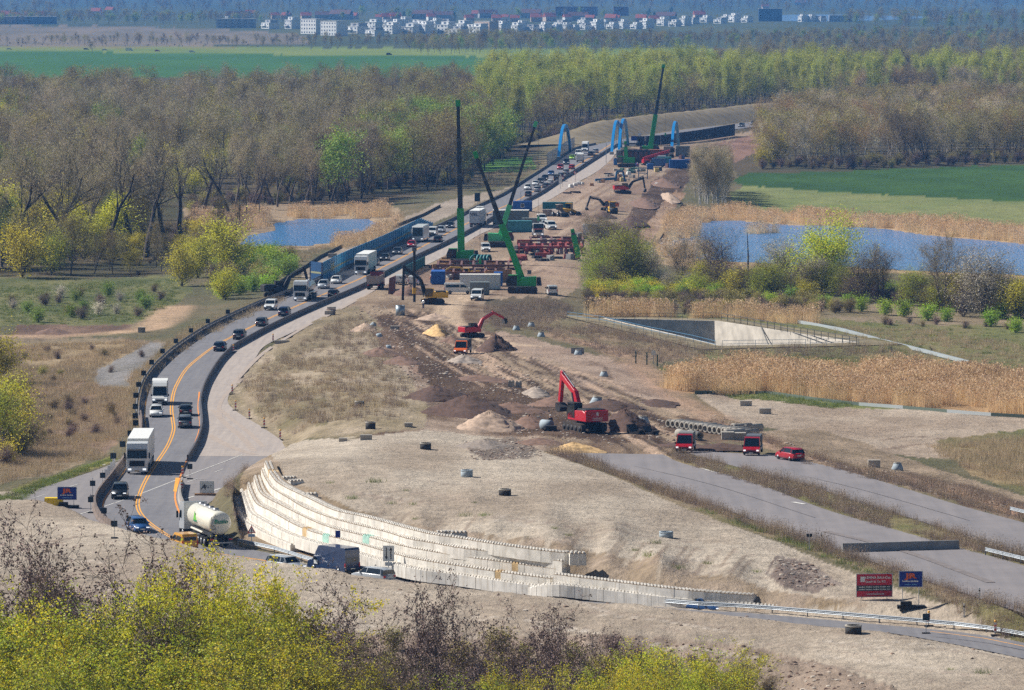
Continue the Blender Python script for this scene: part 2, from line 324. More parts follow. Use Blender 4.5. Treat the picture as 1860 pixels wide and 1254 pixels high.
_E1 = (fbm(GX / (_k * 14), GY / (_dk * 9), 3, 7) - .5) * 2; _E2 = (fbm(GX / (_k * 14) + 50, GY / (_dk * 9), 3, 9) - .5) * 2
def paint(poly, c1, c2, L=6.0, edge=3.0, rough=None, soft=0.0, amt=1.0, seed=0, world=None, spread=1.0):
    w = wp(poly) if world is None else world
    m = inpoly(w, GX + _E1 * edge * _k, GY + _E2 * edge * 0.7 * _dk)
    n = np.clip((fbm(GX[m] / L, GY[m] / (L * 2.2), 5, 31 + seed) - .5) * 2.6 * spread + .5, 0, 1)[:, None]
    COL[m] = COL[m] * (1 - amt) + amt * (np.array(c1) * (1 - n) + np.array(c2) * n)
    if rough is not None: RGH[m] = rough
def stroke(pts, width, c, amt=0.7, edge=0.5, L=4.0, rough=None, pieces=(0, 1)):
    """a worn track along photograph points: width in metres"""
    w = wp(pts); best = np.full(GX.shape, 1e9); lo = w.min(0) - width * 3; hi = w.max(0) + width * 3
    k = np.where((GX > lo[0]) & (GX < hi[0]) & (GY > lo[1]) & (GY < hi[1]))[0]; x = GX[k]; y = GY[k]; b = np.full(x.shape, 1e9)
    for i in range(len(w) - 1):
        p, q = w[i], w[i + 1]; d = q - p; t = np.clip(((x - p[0]) * d[0] + (y - p[1]) * d[1]) / (d @ d + 1e-9), 0, 1)
        b = np.minimum(b, np.hypot(x - p[0] - t * d[0], y - p[1] - t * d[1]))
    a = (1 - smooth(width / 2 * (1 - edge), width / 2 * (1 + edge), b)) * amt * np.clip(.35 + 1.1 * fbm(x / L, y / (L * 2), 3, 91), 0, 1)
    COL[k] = COL[k] * (1 - a[:, None]) + a[:, None] * np.array(c)
    if rough is not None: RGH[k[a > .2]] = rough
sand = sr(188, 175, 158); sand2 = sr(163, 148, 131); soil = sr(106, 86, 70); soilD = sr(74, 58, 47); soilL = sr(160, 140, 118); dry = sr(150, 130, 100); dryD = sr(112, 98, 80); grs = sr(120, 118, 78); grsD = sr(94, 100, 62)
reed = sr(196, 160, 118)
paint([(-900, -43.9), (2900, -43.9), (2900, 1340), (-900, 1340)], sr(120, 108, 84), sr(98, 96, 70), 9, 0, .15)
paint([(-900, -43.9), (2900, -43.9), (2900, 90), (-900, 90)], sr(92, 98, 66), sr(70, 80, 56), 120, 0, 0)
paint([(-900, 140), (2300, 140), (2300, 300), (1340, 320), (1250, 215), (1000, 262), (860, 330), (700, 372), (340, 385), (330, 500), (-900, 505)], sr(96, 84, 64), sr(78, 76, 52), 12, 5, .1)
paint([(-900, 43), (-100, 43), (300, 50), (480, 58), (560, 66), (560, 80), (300, 84), (-900, 86)], sr(140, 126, 106), sr(118, 110, 92), 30, 3, 0)
paint([(-900, 85), (600, 87), (1200, 88), (1340, 92), (1340, 107), (-900, 107)], sr(132, 146, 70), sr(112, 132, 60), 60, 1, 0)
paint([(-900, 92), (0, 93), (250, 95.5), (740, 102), (1330, 106), (1360, 135), (700, 140), (-900, 140)], sr(62, 106, 44), sr(72, 116, 50), 60, .5, 0)
paint([(-900, 84), (430, 84), (430, 89), (-900, 88)], sr(128, 138, 70), sr(138, 132, 74), 40, 1, 0)
# right hand fields
paint([(1330, 330), (1357, 315), (1528, 311), (1860, 299), (2300, 288), (2300, 380), (1860, 368), (1528, 350), (1354, 339)], sr(54, 86, 40), sr(66, 98, 46), 14, 2, 0)
paint([(1325, 350), (1354, 338), (1528, 350), (1860, 367), (2300, 382), (2300, 425), (1860, 414), (1528, 394), (1336, 380)], sr(120, 130, 78), sr(134, 138, 88), 12, 2, 0)
paint([(1195, 386), (1335, 380), (1528, 393), (1860, 413), (2300, 432), (2300, 520), (1700, 500), (1180, 480)], sr(172, 146, 112), sr(184, 158, 124), 8, 3, .1)
# left lowland
paint([(-400, 500), (150, 505), (330, 500), (350, 530), (300, 565), (240, 592), (60, 592), (-400, 600)], grs, grsD, 7, 8, .15)
paint([(30, 590), (240, 590), (240, 600), (120, 612), (20, 612)], sr(132, 108, 92), sr(104, 84, 72), 6, 4, .2)
paint([(-400, 610), (100, 612), (240, 615), (300, 622), (262, 665), (230, 740), (200, 820), (100, 860), (-400, 980)], sr(146, 130, 106), sr(116, 102, 86), 8, 8, .25)
paint([(20, 625), (230, 618), (250, 640), (170, 668), (60, 672)], sr(170, 150, 120), sr(152, 132, 102), 5, 8, .2)
paint([(-100, 690), (180, 690), (240, 760), (200, 820), (90, 840), (-100, 860)], sr(122, 102, 90), sr(146, 122, 98), 5, 14, .25)
paint([(-400, 965), (-200, 945), (0, 897), (130, 853), (205, 826), (215, 836), (60, 893), (0, 914), (-400, 1000)], sr(100, 122, 52), sr(130, 122, 72), 4, 3, .1)
paint([(170, 690), (178, 672), (230, 645), (275, 622), (300, 625), (262, 668), (232, 690), (240, 700), (180, 702)], sr(140, 136, 134), sr(126, 122, 116), 4, 3, .05)
stroke([(318, 556), (298, 580), (270, 598), (200, 605), (90, 611), (20, 612)], 7.0, sr(200, 168, 138), .8, .5)
paint([(540, 496), (575, 470), (640, 442), (720, 402), (790, 372), (840, 358), (930, 338), (900, 356), (800, 400), (700, 450), (620, 482), (560, 510)], sr(170, 156, 142), sr(150, 136, 120), 8, 4, .05)
paint([(330, 380), (480, 372), (660, 372), (730, 380), (700, 420), (600, 450), (440, 460), (350, 430)], sr(170, 148, 120), sr(150, 130, 106), 6, 5, .1)
paint([(870, 292), (965, 286), (975, 305), (940, 314), (875, 312)], sr(86, 128, 54), sr(96, 134, 60), 8, 3, 0)
paint([(950, 330), (1010, 270), (1240, 214), (1500, 194), (1500, 216), (1240, 240), (1080, 262), (1000, 298)], sr(134, 118, 92), sr(118, 108, 78), 10, 2, .1)
# the building site
paint([(600, 573), (660, 530), (700, 505), (760, 470), (840, 438), (870, 425), (950, 385), (1015, 352), (1085, 312), (1124, 274), (1180, 258), (1300, 248), (1480, 226), (1700, 208), (1700, 214), (1480, 236), (1400, 250), (1330, 275), (1262, 305), (1245, 340), (1190, 410), (1130, 450), (1060, 480), (1045, 530), (1010, 545), (930, 560), (700, 570)], soilL, sr(140, 116, 100), 9, 4, .12)
paint([(1135, 400), (1185, 330), (1230, 300), (1262, 310), (1236, 350), (1190, 405), (1150, 440), (1090, 455), (1050, 470), (1080, 420)], soil, soilD, 5, 8, .35)
paint([(1160, 425), (1225, 345), (1245, 352), (1190, 425), (1165, 445)], sr(176, 150, 128), sr(150, 120, 96), 4, 4, .3)
paint([(1290, 262), (1400, 240), (1420, 262), (1340, 292), (1290, 300)], sr(150, 118, 102), sr(118, 92, 80), 8, 6, .2)
paint([(880, 545), (1000, 540), (1040, 556), (1010, 585), (900, 600), (870, 575)], dryD, sr(88, 80, 66), 4, 8, .35)
paint([(640, 550), (700, 535), (820, 540), (900, 560), (880, 600), (960, 615), (1060, 640), (1130, 655), (1190, 700), (1250, 735), (1330, 775), (1480, 845), (1560, 862), (1860, 950), (1860, 930), (1700, 880), (1480, 835), (1330, 800), (1240, 812), (1200, 826), (1030, 822), (930, 795), (840, 772), (775, 735), (745, 690), (695, 630), (655, 590)], soil, soilL, 7, 7, .25)
paint([(680, 575), (800, 575), (860, 625), (930, 650), (1050, 720), (1180, 745), (1220, 790), (1120, 806), (960, 790), (860, 772), (780, 735), (760, 690), (700, 640)], soilD, soil, 5, 10, .35)
paint([(640, 590), (690, 585), (740, 640), (780, 700), (740, 710), (690, 650)], sr(150, 124, 108), soil, 5, 9, .3)
paint([(900, 600), (1060, 640), (1150, 665), (1230, 728), (1180, 735), (1080, 712), (960, 665), (900, 640)], sr(178, 156, 138), sr(150, 128, 112), 6, 8, .15)
paint([(1030, 572), (1180, 610), (1290, 635), (1300, 645), (1200, 660), (1110, 640), (1000, 605), (960, 585)], sr(126, 116, 88), sr(150, 128, 104), 5, 6, .25)
paint([(700, 640), (770, 690), (830, 740), (900, 775), (1010, 800), (1040, 830), (960, 815), (860, 800), (760, 800), (640, 800), (700, 770), (740, 740)], sr(176, 156, 138), soil, 5, 6, .2)
# slope and path left
paint([(600, 578), (645, 562), (690, 625), (750, 695), (780, 740), (770, 780), (640, 795), (520, 818), (482, 782), (436, 754), (414, 732), (432, 686), (462, 652), (502, 622)], sr(172, 156, 134), sr(142, 128, 102), 5, 4, .3)
paint([(430, 720), (450, 690), (520, 690), (600, 730), (600, 770), (520, 790), (470, 760)], sr(150, 134, 112), sr(122, 112, 84), 4, 9, .3)
paint([(560, 560), (650, 556), (700, 600), (650, 612), (560, 640), (500, 660), (500, 630)], sr(128, 116, 92), sr(150, 134, 110), 4, 6, .3)
stroke([(500, 832), (545, 816), (600, 802), (634, 796)], 1.6, sr(206, 192, 172), .9, .25)
# sand
paint([(478, 838), (520, 822), (640, 798), (780, 782), (930, 797), (1000, 825), (1100, 862), (1240, 920), (1450, 1000), (1560, 1045), (1700, 1095), (1860, 1150), (2100, 1220), (2100, 1260), (1860, 1165), (1370, 1100), (1050, 1030), (740, 985), (560, 930), (480, 880)], sand, sand2, 10, 3, .16)
paint([(960, 940), (1400, 1000), (1540, 1050), (1600, 1075), (1560, 1110), (1370, 1096), (1050, 1048), (960, 1000)], sand, sand2, 8, 2, .12)
paint([(860, 800), (930, 795), (980, 815), (960, 835), (880, 835), (845, 815)], sr(140, 126, 114), sr(118, 106, 96), 3, 6, .4)
paint([(1410, 1010), (1470, 1020), (1530, 1062), (1480, 1075), (1420, 1070), (1390, 1040)], sr(146, 132, 122), sr(120, 106, 98), 2.5, 5, .3)
paint([(-600, 890), (50, 896), (140, 905), (330, 978), (560, 1024), (700, 1044), (1000, 1070), (1400, 1102), (1700, 1140), (1860, 1166), (2300, 1230), (2300, 1345), (-600, 1345)], sand, sand2, 11, 2, .12)
paint([(600, 1150), (760, 1150), (900, 1154), (1050, 1160), (1200, 1156), (1360, 1172), (1480, 1200), (1620, 1250), (1700, 1340), (300, 1340), (300, 1250)], sr(160, 142, 126), sr(134, 118, 104), 3, 5, .5)
paint([(420, 900), (480, 838), (520, 870), (640, 925), (760, 955), (1050, 1000), (1060, 1045), (1370, 1085), (1600, 1118), (1370, 1110), (1000, 1080), (640, 1030), (440, 985)], sr(170, 152, 134), sr(140, 122, 98), 4, 2, .1)
paint([(980, 820), (1040, 823), (1240, 900), (1541, 1005), (1742, 1075), (1860, 1115), (2100, 1190), (2100, 1215), (1860, 1140), (1700, 1085), (1500, 1010), (1230, 918), (1080, 855)], sr(150, 132, 108), sr(118, 112, 74), 4, 3, .15)
paint([(1205, 826), (1300, 838), (1474, 884), (1675, 948), (1860, 1008), (2100, 1075), (2100, 1098), (1860, 1028), (1600, 957), (1400, 890), (1240, 842)], sr(142, 126, 96), sr(112, 110, 70), 4, 2, .15)
# right hand meadow, reed ground, sand lot
paint([(1180, 590), (1330, 545), (1860, 560), (2300, 580), (2300, 740), (1860, 700), (1300, 660)], sr(128, 120, 84), sr(112, 114, 70), 7, 6, .15)
paint([(1380, 540), (1860, 560), (1860, 592), (1560, 585), (1400, 570)], sr(150, 132, 110), sr(128, 116, 88), 6, 6, .15)
paint([(1190, 668), (1300, 652), (1560, 650), (1700, 668), (1240, 690)], sr(88, 92, 54), sr(112, 104, 66), 5, 5, .3)
paint([(1205, 690), (1300, 680), (2300, 690), (2300, 800), (1860, 758), (1400, 716), (1215, 712)], sr(180, 146, 106), sr(150, 122, 92), 6, 2, .1)
paint([(1260, 715), (1400, 716), (1560, 735), (1860, 758), (2300, 790), (2300, 880), (1860, 842), (1640, 828), (1500, 800), (1330, 765)], sr(182, 166, 148), sr(160, 142, 124), 9, 4, .2)
paint([(1300, 712), (1400, 714), (1520, 728), (1640, 742), (1500, 740), (1340, 726)], sr(112, 124, 66), sr(140, 132, 92), 4, 4, .1)
paint([(1700, 800), (1860, 780), (2200, 800), (2200, 990), (1860, 900), (1760, 860)], sr(150, 130, 98), sr(110, 108, 70), 6, 8, .2)
paint([(1380, 785), (1480, 778), (1560, 802), (1700, 852), (1860, 902), (2100, 975), (2100, 1000), (1860, 938), (1640, 868), (1520, 836), (1440, 812)], sr(160, 141, 120), sr(132, 116, 96), 4, 5, .25)
stroke([(1000, 607), (1090, 632), (1150, 655), (1200, 700), (1260, 742), (1350, 786), (1480, 838), (1640, 866), (1860, 925), (2100, 1000)], 5.0, sr(178, 146, 122), .75, .6)
stroke([(1640, 860), (1740, 880), (1860, 917), (2100, 990)], 3.0, soilD, .8, .5); stroke([(1660, 872), (1760, 900), (1860, 936)], 1.4, sr(190, 150, 124), .8, .5)
for off in (-11, 9):     # haul road bends
    stroke([(905 + off, 505), (850 + off, 530), (822 + off, 550), (812 + off, 575), (826 + off, 596), (846 + off, 612), (900 + off, 622), (960 + off, 628)], 3.0, sr(196, 172, 146), .85, .5)
stroke([(1030, 520), (1000, 490), (960, 470), (930, 470), (890, 510)], 9, sr(186, 160, 138), .6, .8); stroke([(1060, 470), (1000, 410), (1050, 350), (1120, 320), (1200, 300)], 12, sr(186, 162, 142), .6, .9)
_r = random.Random(3)
for i in range(60):      # tracks across the upper lot
    t = _r.random(); x0 = 860 + 280 * t; y0 = 540 - 230 * t + _r.uniform(-25, 25); ln = _r.uniform(30, 110); sg = _r.choice([-.55, -.5, -.6, .12, -.3])
    stroke([(x0 + ln * k / 3, y0 + ln * k / 3 * sg + _r.uniform(-2, 2)) for k in range(4)], _r.uniform(.4, 1.2), _r.choice([sr(140, 116, 98), sr(190, 166, 142), sr(120, 98, 82)]), .65, .6)
for i in range(170):      # wheel ruts of the site vehicles
    t = _r.random(); x0 = 700 + 480 * t; y0 = 580 + 200 * t + _r.uniform(-50, 34); sl_ = _r.uniform(.25, .62); ln = _r.uniform(40, 150)
    pts = [(x0 + ln * k / 4, y0 + ln * k / 4 * sl_ + _r.uniform(-3, 3)) for k in range(5)]; c = _r.choice([soilL, soilD, soilD, sr(196, 168, 144)])
    w_ = _r.uniform(.3, .8)
    for off in (0, 5): stroke([(a, b + off * .6) for a, b in pts], w_, c, .8, .5)
for i in range(46):      # rain rills down the sand slope
    x0 = _r.uniform(640, 1420); y0 = 905 + (x0 - 640) * .13 + _r.uniform(0, 26); stroke([(x0, y0), (x0 - 14, y0 + 16), (x0 - 26, y0 + 34)], .45, _r.choice([sr(140, 122, 106), sr(196, 182, 164)]), .6, .7)
for i in range(120):      # graded streaks in the sand
    x0 = _r.uniform(0, 1750); y0 = 985 + (x0 * .105) + _r.uniform(5, 80) if i % 2 else 820 + .2 * (x0 - 500) + _r.uniform(10, 70)
    if i % 2 == 0 and not 560 < x0 < 1250: continue
    ln = _r.uniform(60, 260); stroke([(x0, y0), (x0 + ln / 2, y0 + ln * .05 + _r.uniform(-3, 3)), (x0 + ln, y0 + ln * .12)], .5, _r.choice([sr(206, 194, 180), sr(150, 132, 118), sr(160, 142, 128)]), .6, .8)
for pts in ([(20, 998), (80, 988), (140, 975), (190, 972)], [(10, 1004), (70, 995), (120, 985)]): stroke(pts, .6, sr(128, 110, 98), .8, .5)
for pts in ([(1080, 688), (1130, 700), (1180, 718)], [(1010, 640), (1060, 650), (1100, 668), (1110, 690)], [(1600, 800), (1660, 792), (1720, 798)], [(1610, 815), (1690, 806), (1760, 812)]): stroke(pts, .8, sr(120, 100, 86), .7, .5)
# water beds
POND = [(436, 442), (450, 428), (500, 419), (498, 406), (540, 398), (600, 396), (668, 397), (692, 408), (662, 425), (610, 444), (520, 449), (446, 449)]
LAKE = [(1178, 456), (1200, 440), (1268, 428), (1272, 404), (1325, 399), (1411, 408), (1490, 410), (1560, 413), (1611, 416), (1677, 427), (1758, 434), (1860, 444), (2200, 462), (2200, 510), (1860, 500), (1700, 494), (1500, 484), (1300, 474), (1185, 464)]
FARL = [(1400, 27.5), (1500, 26.5), (1640, 29), (1700, 31), (1640, 36), (1560, 38.5), (1400, 38.5)]
WATER_Z = -2.9
def dig(poly, lev, grow):
    w = np.array([G(a, b, lev) for a, b in poly]); c = w.mean(0); m = inpoly(c + (w - c) * grow, GX, GY); GZ[m] = lev - .12; RGH[m] = 0; return w
wPOND = dig(POND, WATER_Z, 1.0); wLAKE = dig(LAKE, WATER_Z, 1.0); wFARL = dig(FARL, -.3, 1.2)
# basin pit
BZ = -.55
BAS = [G(1075, 578, BZ), G(1300, 575, BZ), G(1340, 580, BZ), G(1558, 621, BZ), G(1305, 626, BZ)]
BASIN = np.array([G(1100, 578, BZ), G(1298, 583, BZ), G(1556, 622, BZ), G(1312, 628, BZ)]); _bc = BASIN.mean(0)
def grow_poly(p, d):
    p = np.asarray(p); c = p.mean(0); out = []
    for i in range(len(p)):
        a, b_, e = p[i - 1], p[i], p[(i + 1) % len(p)]; n1 = np.array((b_[1] - a[1], a[0] - b_[0])); n2 = np.array((e[1] - b_[1], b_[0] - e[0])); n1 = n1 / np.linalg.norm(n1); n2 = n2 / np.linalg.norm(n2)
        if n1 @ (b_ - c) < 0: n1 = -n1
        if n2 @ (b_ - c) < 0: n2 = -n2
        bi = n1 + n2; out.append(b_ + bi * d / max(.35, 1 + n1 @ n2))
    return np.array(out)
_m = inpoly(grow_poly(BASIN, 9), GX, GY); GZ[_m] = BZ - .2; RGH[_m] = 0
_m = inpoly(grow_poly(BASIN, 3), GX, GY); GZ[_m] = -6.0
# the ground drops straight down behind the block wall
T6 = [(479.9, 839), (487, 855), (500, 873.6), (515, 884), (532.5, 892.7), (563, 907), (609, 928), (659, 938.7), (740, 960.5), (784, 971), (831, 977.7), (904.5, 989.6), (977.7, 999.6), (1018, 1004)]
def tier_z(k, px): return .8 * k - .5 * min(1, max(0, (px - 640) / 378))
R1L = [(1005, 1043.5), (1080, 1052.7), (1240, 1072), (1367, 1082)]
def r1z(px): return 2.4 - .45 * (px - 1005) / 362
_fr = [(*G(a, b_, tier_z(6, a)), ) for a, b_ in T6] + [G(a, b_, r1z(a)) for a, b_ in R1L]
_ce = CORR[-1].b; _rd = [tuple(_ce[i]) for i in range(len(_ce)) if 500 > _ce[i][1] > 430 or (_ce[i][0] < 0 and 430 < _ce[i][1] < 548)]
_fw = np.array(_fr + [G(1367, 1117, .6), G(1240, 1109, .4), G(1000, 1086, .1), G(755, 1058), G(641, 1043), G(570, 1031), G(502, 1010), G(440, 990), G(425, 950), G(422, 915)])
_m = inpoly(_fw, GX, GY + .5); _zr = CORR[-1].near(GX[_m], GY[_m])[1]; GZ[_m] = np.minimum(GZ[_m], _zr + .05)
# relief: clods, spoil and wind ripples
_no = (fbm(GX / 1.1, GY / 1.7, 4, 3) - .5) * 2; _n2 = (fbm(GX / 7, GY / 9, 3, 5) - .5) * 2
RGH *= (1 - SINK) * smooth(2400, 1500, GY)
GZ = GZ + RGH * (_no * .55 + _n2 * .9) - SINK * .3
RI = np.minimum(1, RGH * 4)
_rv = rows[::-1].copy()
def z_mesh(x, y):
    u, v = proj(np.atleast_1d(np.asarray(x, float)), np.atleast_1d(np.asarray(y, float)), 0.0); nr_, nc_ = UU.shape; Zr = GZ.reshape(nr_, nc_)
    a = np.clip((u - cols[0]) / 3.2, 0, nc_ - 1.001); b_ = np.clip(nr_ - 1 - np.interp(v, _rv, np.arange(nr_)), 0, nr_ - 1.001); i = a.astype(int); j = b_.astype(int); a = a - i; b_ = b_ - j
    z = (Zr[j, i] * (1 - a) + Zr[j, i + 1] * a) * (1 - b_) + (Zr[j + 1, i] * (1 - a) + Zr[j + 1, i + 1] * a) * b_
    for c in CORR:
        k = (np.asarray(x) > c.lo[0]) & (np.asarray(x) < c.hi[0]) & (np.asarray(y) > c.lo[1]) & (np.asarray(y) < c.hi[1]); k = np.atleast_1d(k)
        if k.any():
            d, zr = c.near(np.atleast_1d(np.asarray(x, float))[k], np.atleast_1d(np.asarray(y, float))[k]); z[k] = np.where(d < .1, np.maximum(z[k], zr), z[k])
    return z
def P(px, py):
    w = Pn([(px, py)])[0]; return Vector((w[0], w[1], float(z_mesh([w[0]], [w[1]])[0])))
nr, nc = UU.shape; idx = np.arange(nr * nc).reshape(nr, nc)
quads = np.stack([idx[:-1, :-1], idx[:-1, 1:], idx[1:, 1:], idx[1:, :-1]], -1).reshape(-1, 4)
me = bpy.data.meshes.new('ground'); me.vertices.add(nr * nc); me.vertices.foreach_set('co', np.stack([GX, GY, GZ], 1).astype(np.float32).ravel())
me.loops.add(quads.size); me.loops.foreach_set('vertex_index', quads.ravel().astype(np.int32)); me.polygons.add(len(quads))
me.polygons.foreach_set('loop_start', np.arange(0, quads.size, 4, dtype=np.int32)); me.update(calc_edges=True)
me.polygons.foreach_set('use_smooth', np.ones(len(quads), bool))
ca = me.color_attributes.new('Col', 'FLOAT_COLOR', 'POINT'); ca.data.foreach_set('color', np.concatenate([COL, np.ones((len(COL), 1))], 1).astype(np.float32).ravel())
gm = bpy.data.materials.new('ground'); gm.use_nodes = True; n = gm.node_tree; b = n.nodes['Principled BSDF']; L = n.links.new
b.inputs['Roughness'].default_value = 0.95; b.inputs['Specular IOR Level'].default_value = 0.15
at = n.nodes.new('ShaderNodeAttribute'); at.attribute_name = 'Col'; geo = n.nodes.new('ShaderNodeNewGeometry')
def nz(scale, det=5, sy=1.0, rough=.6):
    mp = n.nodes.new('ShaderNodeMapping'); mp.inputs['Scale'].default_value = (1, sy, 1); L(geo.outputs['Position'], mp.inputs['Vector'])
    t = n.nodes.new('ShaderNodeTexNoise'); t.inputs['Scale'].default_value = scale; t.inputs['Detail'].default_value = det; t.inputs['Roughness'].default_value = rough; L(mp.outputs[0], t.inputs['Vector']); return t
n1 = nz(1.6, 6, .6, .7); n2 = nz(.12, 4, .5); n3 = nz(.35, 5, 1.6, .7)
def mr(src, a, bb, c, d):
    m_ = n.nodes.new('ShaderNodeMapRange'); m_.inputs[1].default_value = a; m_.inputs[2].default_value = bb; m_.inputs[3].default_value = c; m_.inputs[4].default_value = d; L(src, m_.inputs[0]); return m_.outputs[0]
mm = n.nodes.new('ShaderNodeMath'); mm.operation = 'MULTIPLY'; m0 = n.nodes.new('ShaderNodeMath'); m0.operation = 'MULTIPLY'; L(mr(n1.outputs[0], .3, .7, .8, 1.15), m0.inputs[0]); L(mr(n3.outputs[0], .35, .65, .8, 1.14), m0.inputs[1]); L(m0.outputs[0], mm.inputs[0]); L(mr(n2.outputs[0], .3, .7, .88, 1.1), mm.inputs[1])
hs = n.nodes.new('ShaderNodeHueSaturation'); L(at.outputs['Color'], hs.inputs['Color']); L(mm.outputs[0], hs.inputs['Value']); L(hs.outputs[0], b.inputs['Base Color'])
bp = n.nodes.new('ShaderNodeBump'); bp.inputs['Strength'].default_value = .8; bp.inputs['Distance'].default_value = .4; L(n1.outputs[0], bp.inputs['Height']); L(bp.outputs[0], b.inputs['Normal'])
me.materials.append(gm); ground = link(bpy.data.objects.new('ground', me)); tag(ground, 'sandy and grassy ground of the whole landscape', kind='structure')

# ------------------------------------------------------------------ paved sheets
def surf_mat(name, col, col2, streak=1.0, sc=.5, bump=.15):
    m = bpy.data.materials.new(name); m.use_nodes = True; n = m.node_tree; b = n.nodes['Principled BSDF']; L = n.links.new
    b.inputs['Roughness'].default_value = .85; b.inputs['Specular IOR Level'].default_value = .25
    g = n.nodes.new('ShaderNodeNewGeometry'); a = n.nodes.new('ShaderNodeTexNoise'); a.inputs['Scale'].default_value = sc; a.inputs['Detail'].default_value = 7; a.inputs['Roughness'].default_value = .65; L(g.outputs['Position'], a.inputs['Vector'])
    mp = n.nodes.new('ShaderNodeMapping'); mp.inputs['Scale'].default_value = (1.4, .06, 1); L(g.outputs['Position'], mp.inputs['Vector'])
    c = n.nodes.new('ShaderNodeTexNoise'); c.inputs['Scale'].default_value = streak; c.inputs['Detail'].default_value = 3; L(mp.outputs[0], c.inputs['Vector'])
    ad = n.nodes.new('ShaderNodeMath'); ad.operation = 'ADD'; L(a.outputs[0], ad.inputs[0]); L(c.outputs[0], ad.inputs[1])
    rp = n.nodes.new('ShaderNodeMapRange'); rp.inputs[1].default_value = .7; rp.inputs[2].default_value = 1.3; L(ad.outputs[0], rp.inputs[0])
    mx = n.nodes.new('ShaderNodeMix'); mx.data_type = 'RGBA'; mx.inputs[6].default_value = (*col, 1); mx.inputs[7].default_value = (*col2, 1); L(rp.outputs[0], mx.inputs[0]); L(mx.outputs[2], b.inputs['Base Color'])
    bp = n.nodes.new('ShaderNodeBump'); bp.inputs['Strength'].default_value = bump; bp.inputs['Distance'].default_value = .05; L(a.outputs[0], bp.inputs['Height']); L(bp.outputs[0], b.inputs['Normal'])
    return m
def resample(pts, k):
    p = np.asarray(pts, float); d = np.r_[0, np.cumsum(np.linalg.norm(np.diff(p, axis=0), axis=1))]; t = np.linspace(0, d[-1], k)
    return np.stack([np.interp(t, d, p[:, i]) for i in range(p.shape[1])], 1)
def catmull(p, sub=6):
    p = np.asarray(p, float); q = np.vstack([2 * p[0] - p[1], p, 2 * p[-1] - p[-2]]); out = []
    for i in range(1, len(q) - 2):
        a, b_, c, d = q[i - 1:i + 3]
        for t in np.arange(sub) / sub: out.append(.5 * (2 * b_ + (c - a) * t + (2 * a - 5 * b_ + 4 * c - d) * t * t + (3 * b_ - a - 3 * c + d) * t ** 3))
    out.append(p[-1]); return np.array(out)
def ribbon(name, rows, m, dz, label, terrain=False, sub=6):
    a, b, z = rows_world(rows); A = catmull(np.c_[a, z], sub); B = catmull(np.c_[b, z], sub); nn = 5; vs = []
    for k in range(nn): vs.append(A + (B - A) * k / (nn - 1))
    V = np.stack(vs, 1); V[..., 2] += dz; k = len(A); fs = [(i * nn + j, i * nn + j + 1, (i + 1) * nn + j + 1, (i + 1) * nn + j) for i in range(k - 1) for j in range(nn - 1)]
    me = bpy.data.meshes.new(name); me.from_pydata(V.reshape(-1, 3).tolist(), [], fs); bm = bmesh.new(); bm.from_mesh(me); bmesh.ops.recalc_face_normals(bm, faces=bm.faces)
    if sum(f.normal.z for f in bm.faces) < 0: bmesh.ops.reverse_faces(bm, faces=bm.faces)
    bm.to_mesh(me); bm.free(); me.materials.append(m); o = link(bpy.data.objects.new(name, me)); tag(o, label, kind='structure'); return A, B
M_ASPH = surf_mat('asphalt', sr(112, 111, 116), sr(132, 130, 132)); M_ASPH2 = surf_mat('old_asphalt', sr(128, 124, 126), sr(146, 140, 138)); M_LANE = surf_mat('dusty_asphalt', sr(182, 170, 160), sr(158, 148, 142), 1.2)
M_SLAB = surf_mat('new_asphalt', sr(142, 136, 136), sr(124, 120, 122), .7, .25)
ribbon('old_road', OLDR, M_ASPH2, 0.0, 'old asphalt road crossing under the yellow lines')
ribbon('closed_lane', LANE, M_LANE, 0.012, 'dusty closed lane beside the busy road')
RA, RB = ribbon('road', ROAD, M_ASPH, 0.024, 'two lane diversion road with yellow lines', sub=8)
ribbon('carriageway', SLAB1, M_SLAB, 0.02, 'empty new asphalt carriageway with barrier across'); ribbon('carriageway', SLAB2, M_SLAB, 0.02, 'empty new asphalt carriageway beside red car')
# painted lines: strips along photograph polylines
M_YEL = mat('yellow_marking', sr(236, 168, 58), .7, noise=.12, nscale=2.0); M_WHT = mat('white_marking', sr(215, 212, 205), .7, noise=.2, nscale=1.5); M_ORA = mat('orange_marking', sr(240, 150, 60), .7, noise=.1, nscale=2)
def strip(parent_name, pts, width, m, z, label, smoothit=True, dash=None, off=0.0):
    w = np.array([G(a, b_, z) for a, b_ in pts]); w = catmull(w, 8) if smoothit else resample(w, 2 if len(w) == 2 else len(w) * 2)
    L_ = np.r_[0, np.cumsum(np.linalg.norm(np.diff(w, axis=0), axis=1))]; segs = [(0, L_[-1])]
    if dash: segs = [(s_, min(s_ + dash[0], L_[-1])) for s_ in np.arange(0, L_[-1], dash[0] + dash[1])]
    mb = MB()
    for s0, s1 in segs:
        k = max(2, int((s1 - s0) / 3) + 1); t = np.linspace(s0, s1, k); c = np.stack([np.interp(t, L_, w[:, 0]), np.interp(t, L_, w[:, 1])], 1)
        d = np.gradient(c, axis=0); d /= np.linalg.norm(d, axis=1)[:, None]; nm = np.stack([-d[:, 1], d[:, 0]], 1); c = c + nm * off
        l = c + nm * width / 2; r = c - nm * width / 2
        mb.add([(a[0], a[1], z) for a in l] + [(a[0], a[1], z) for a in r], [(i, k + i, k + i + 1, i + 1) for i in range(k - 1)])
    o = part(parent_name, mb, m); tag(o, label, kind='structure'); return o
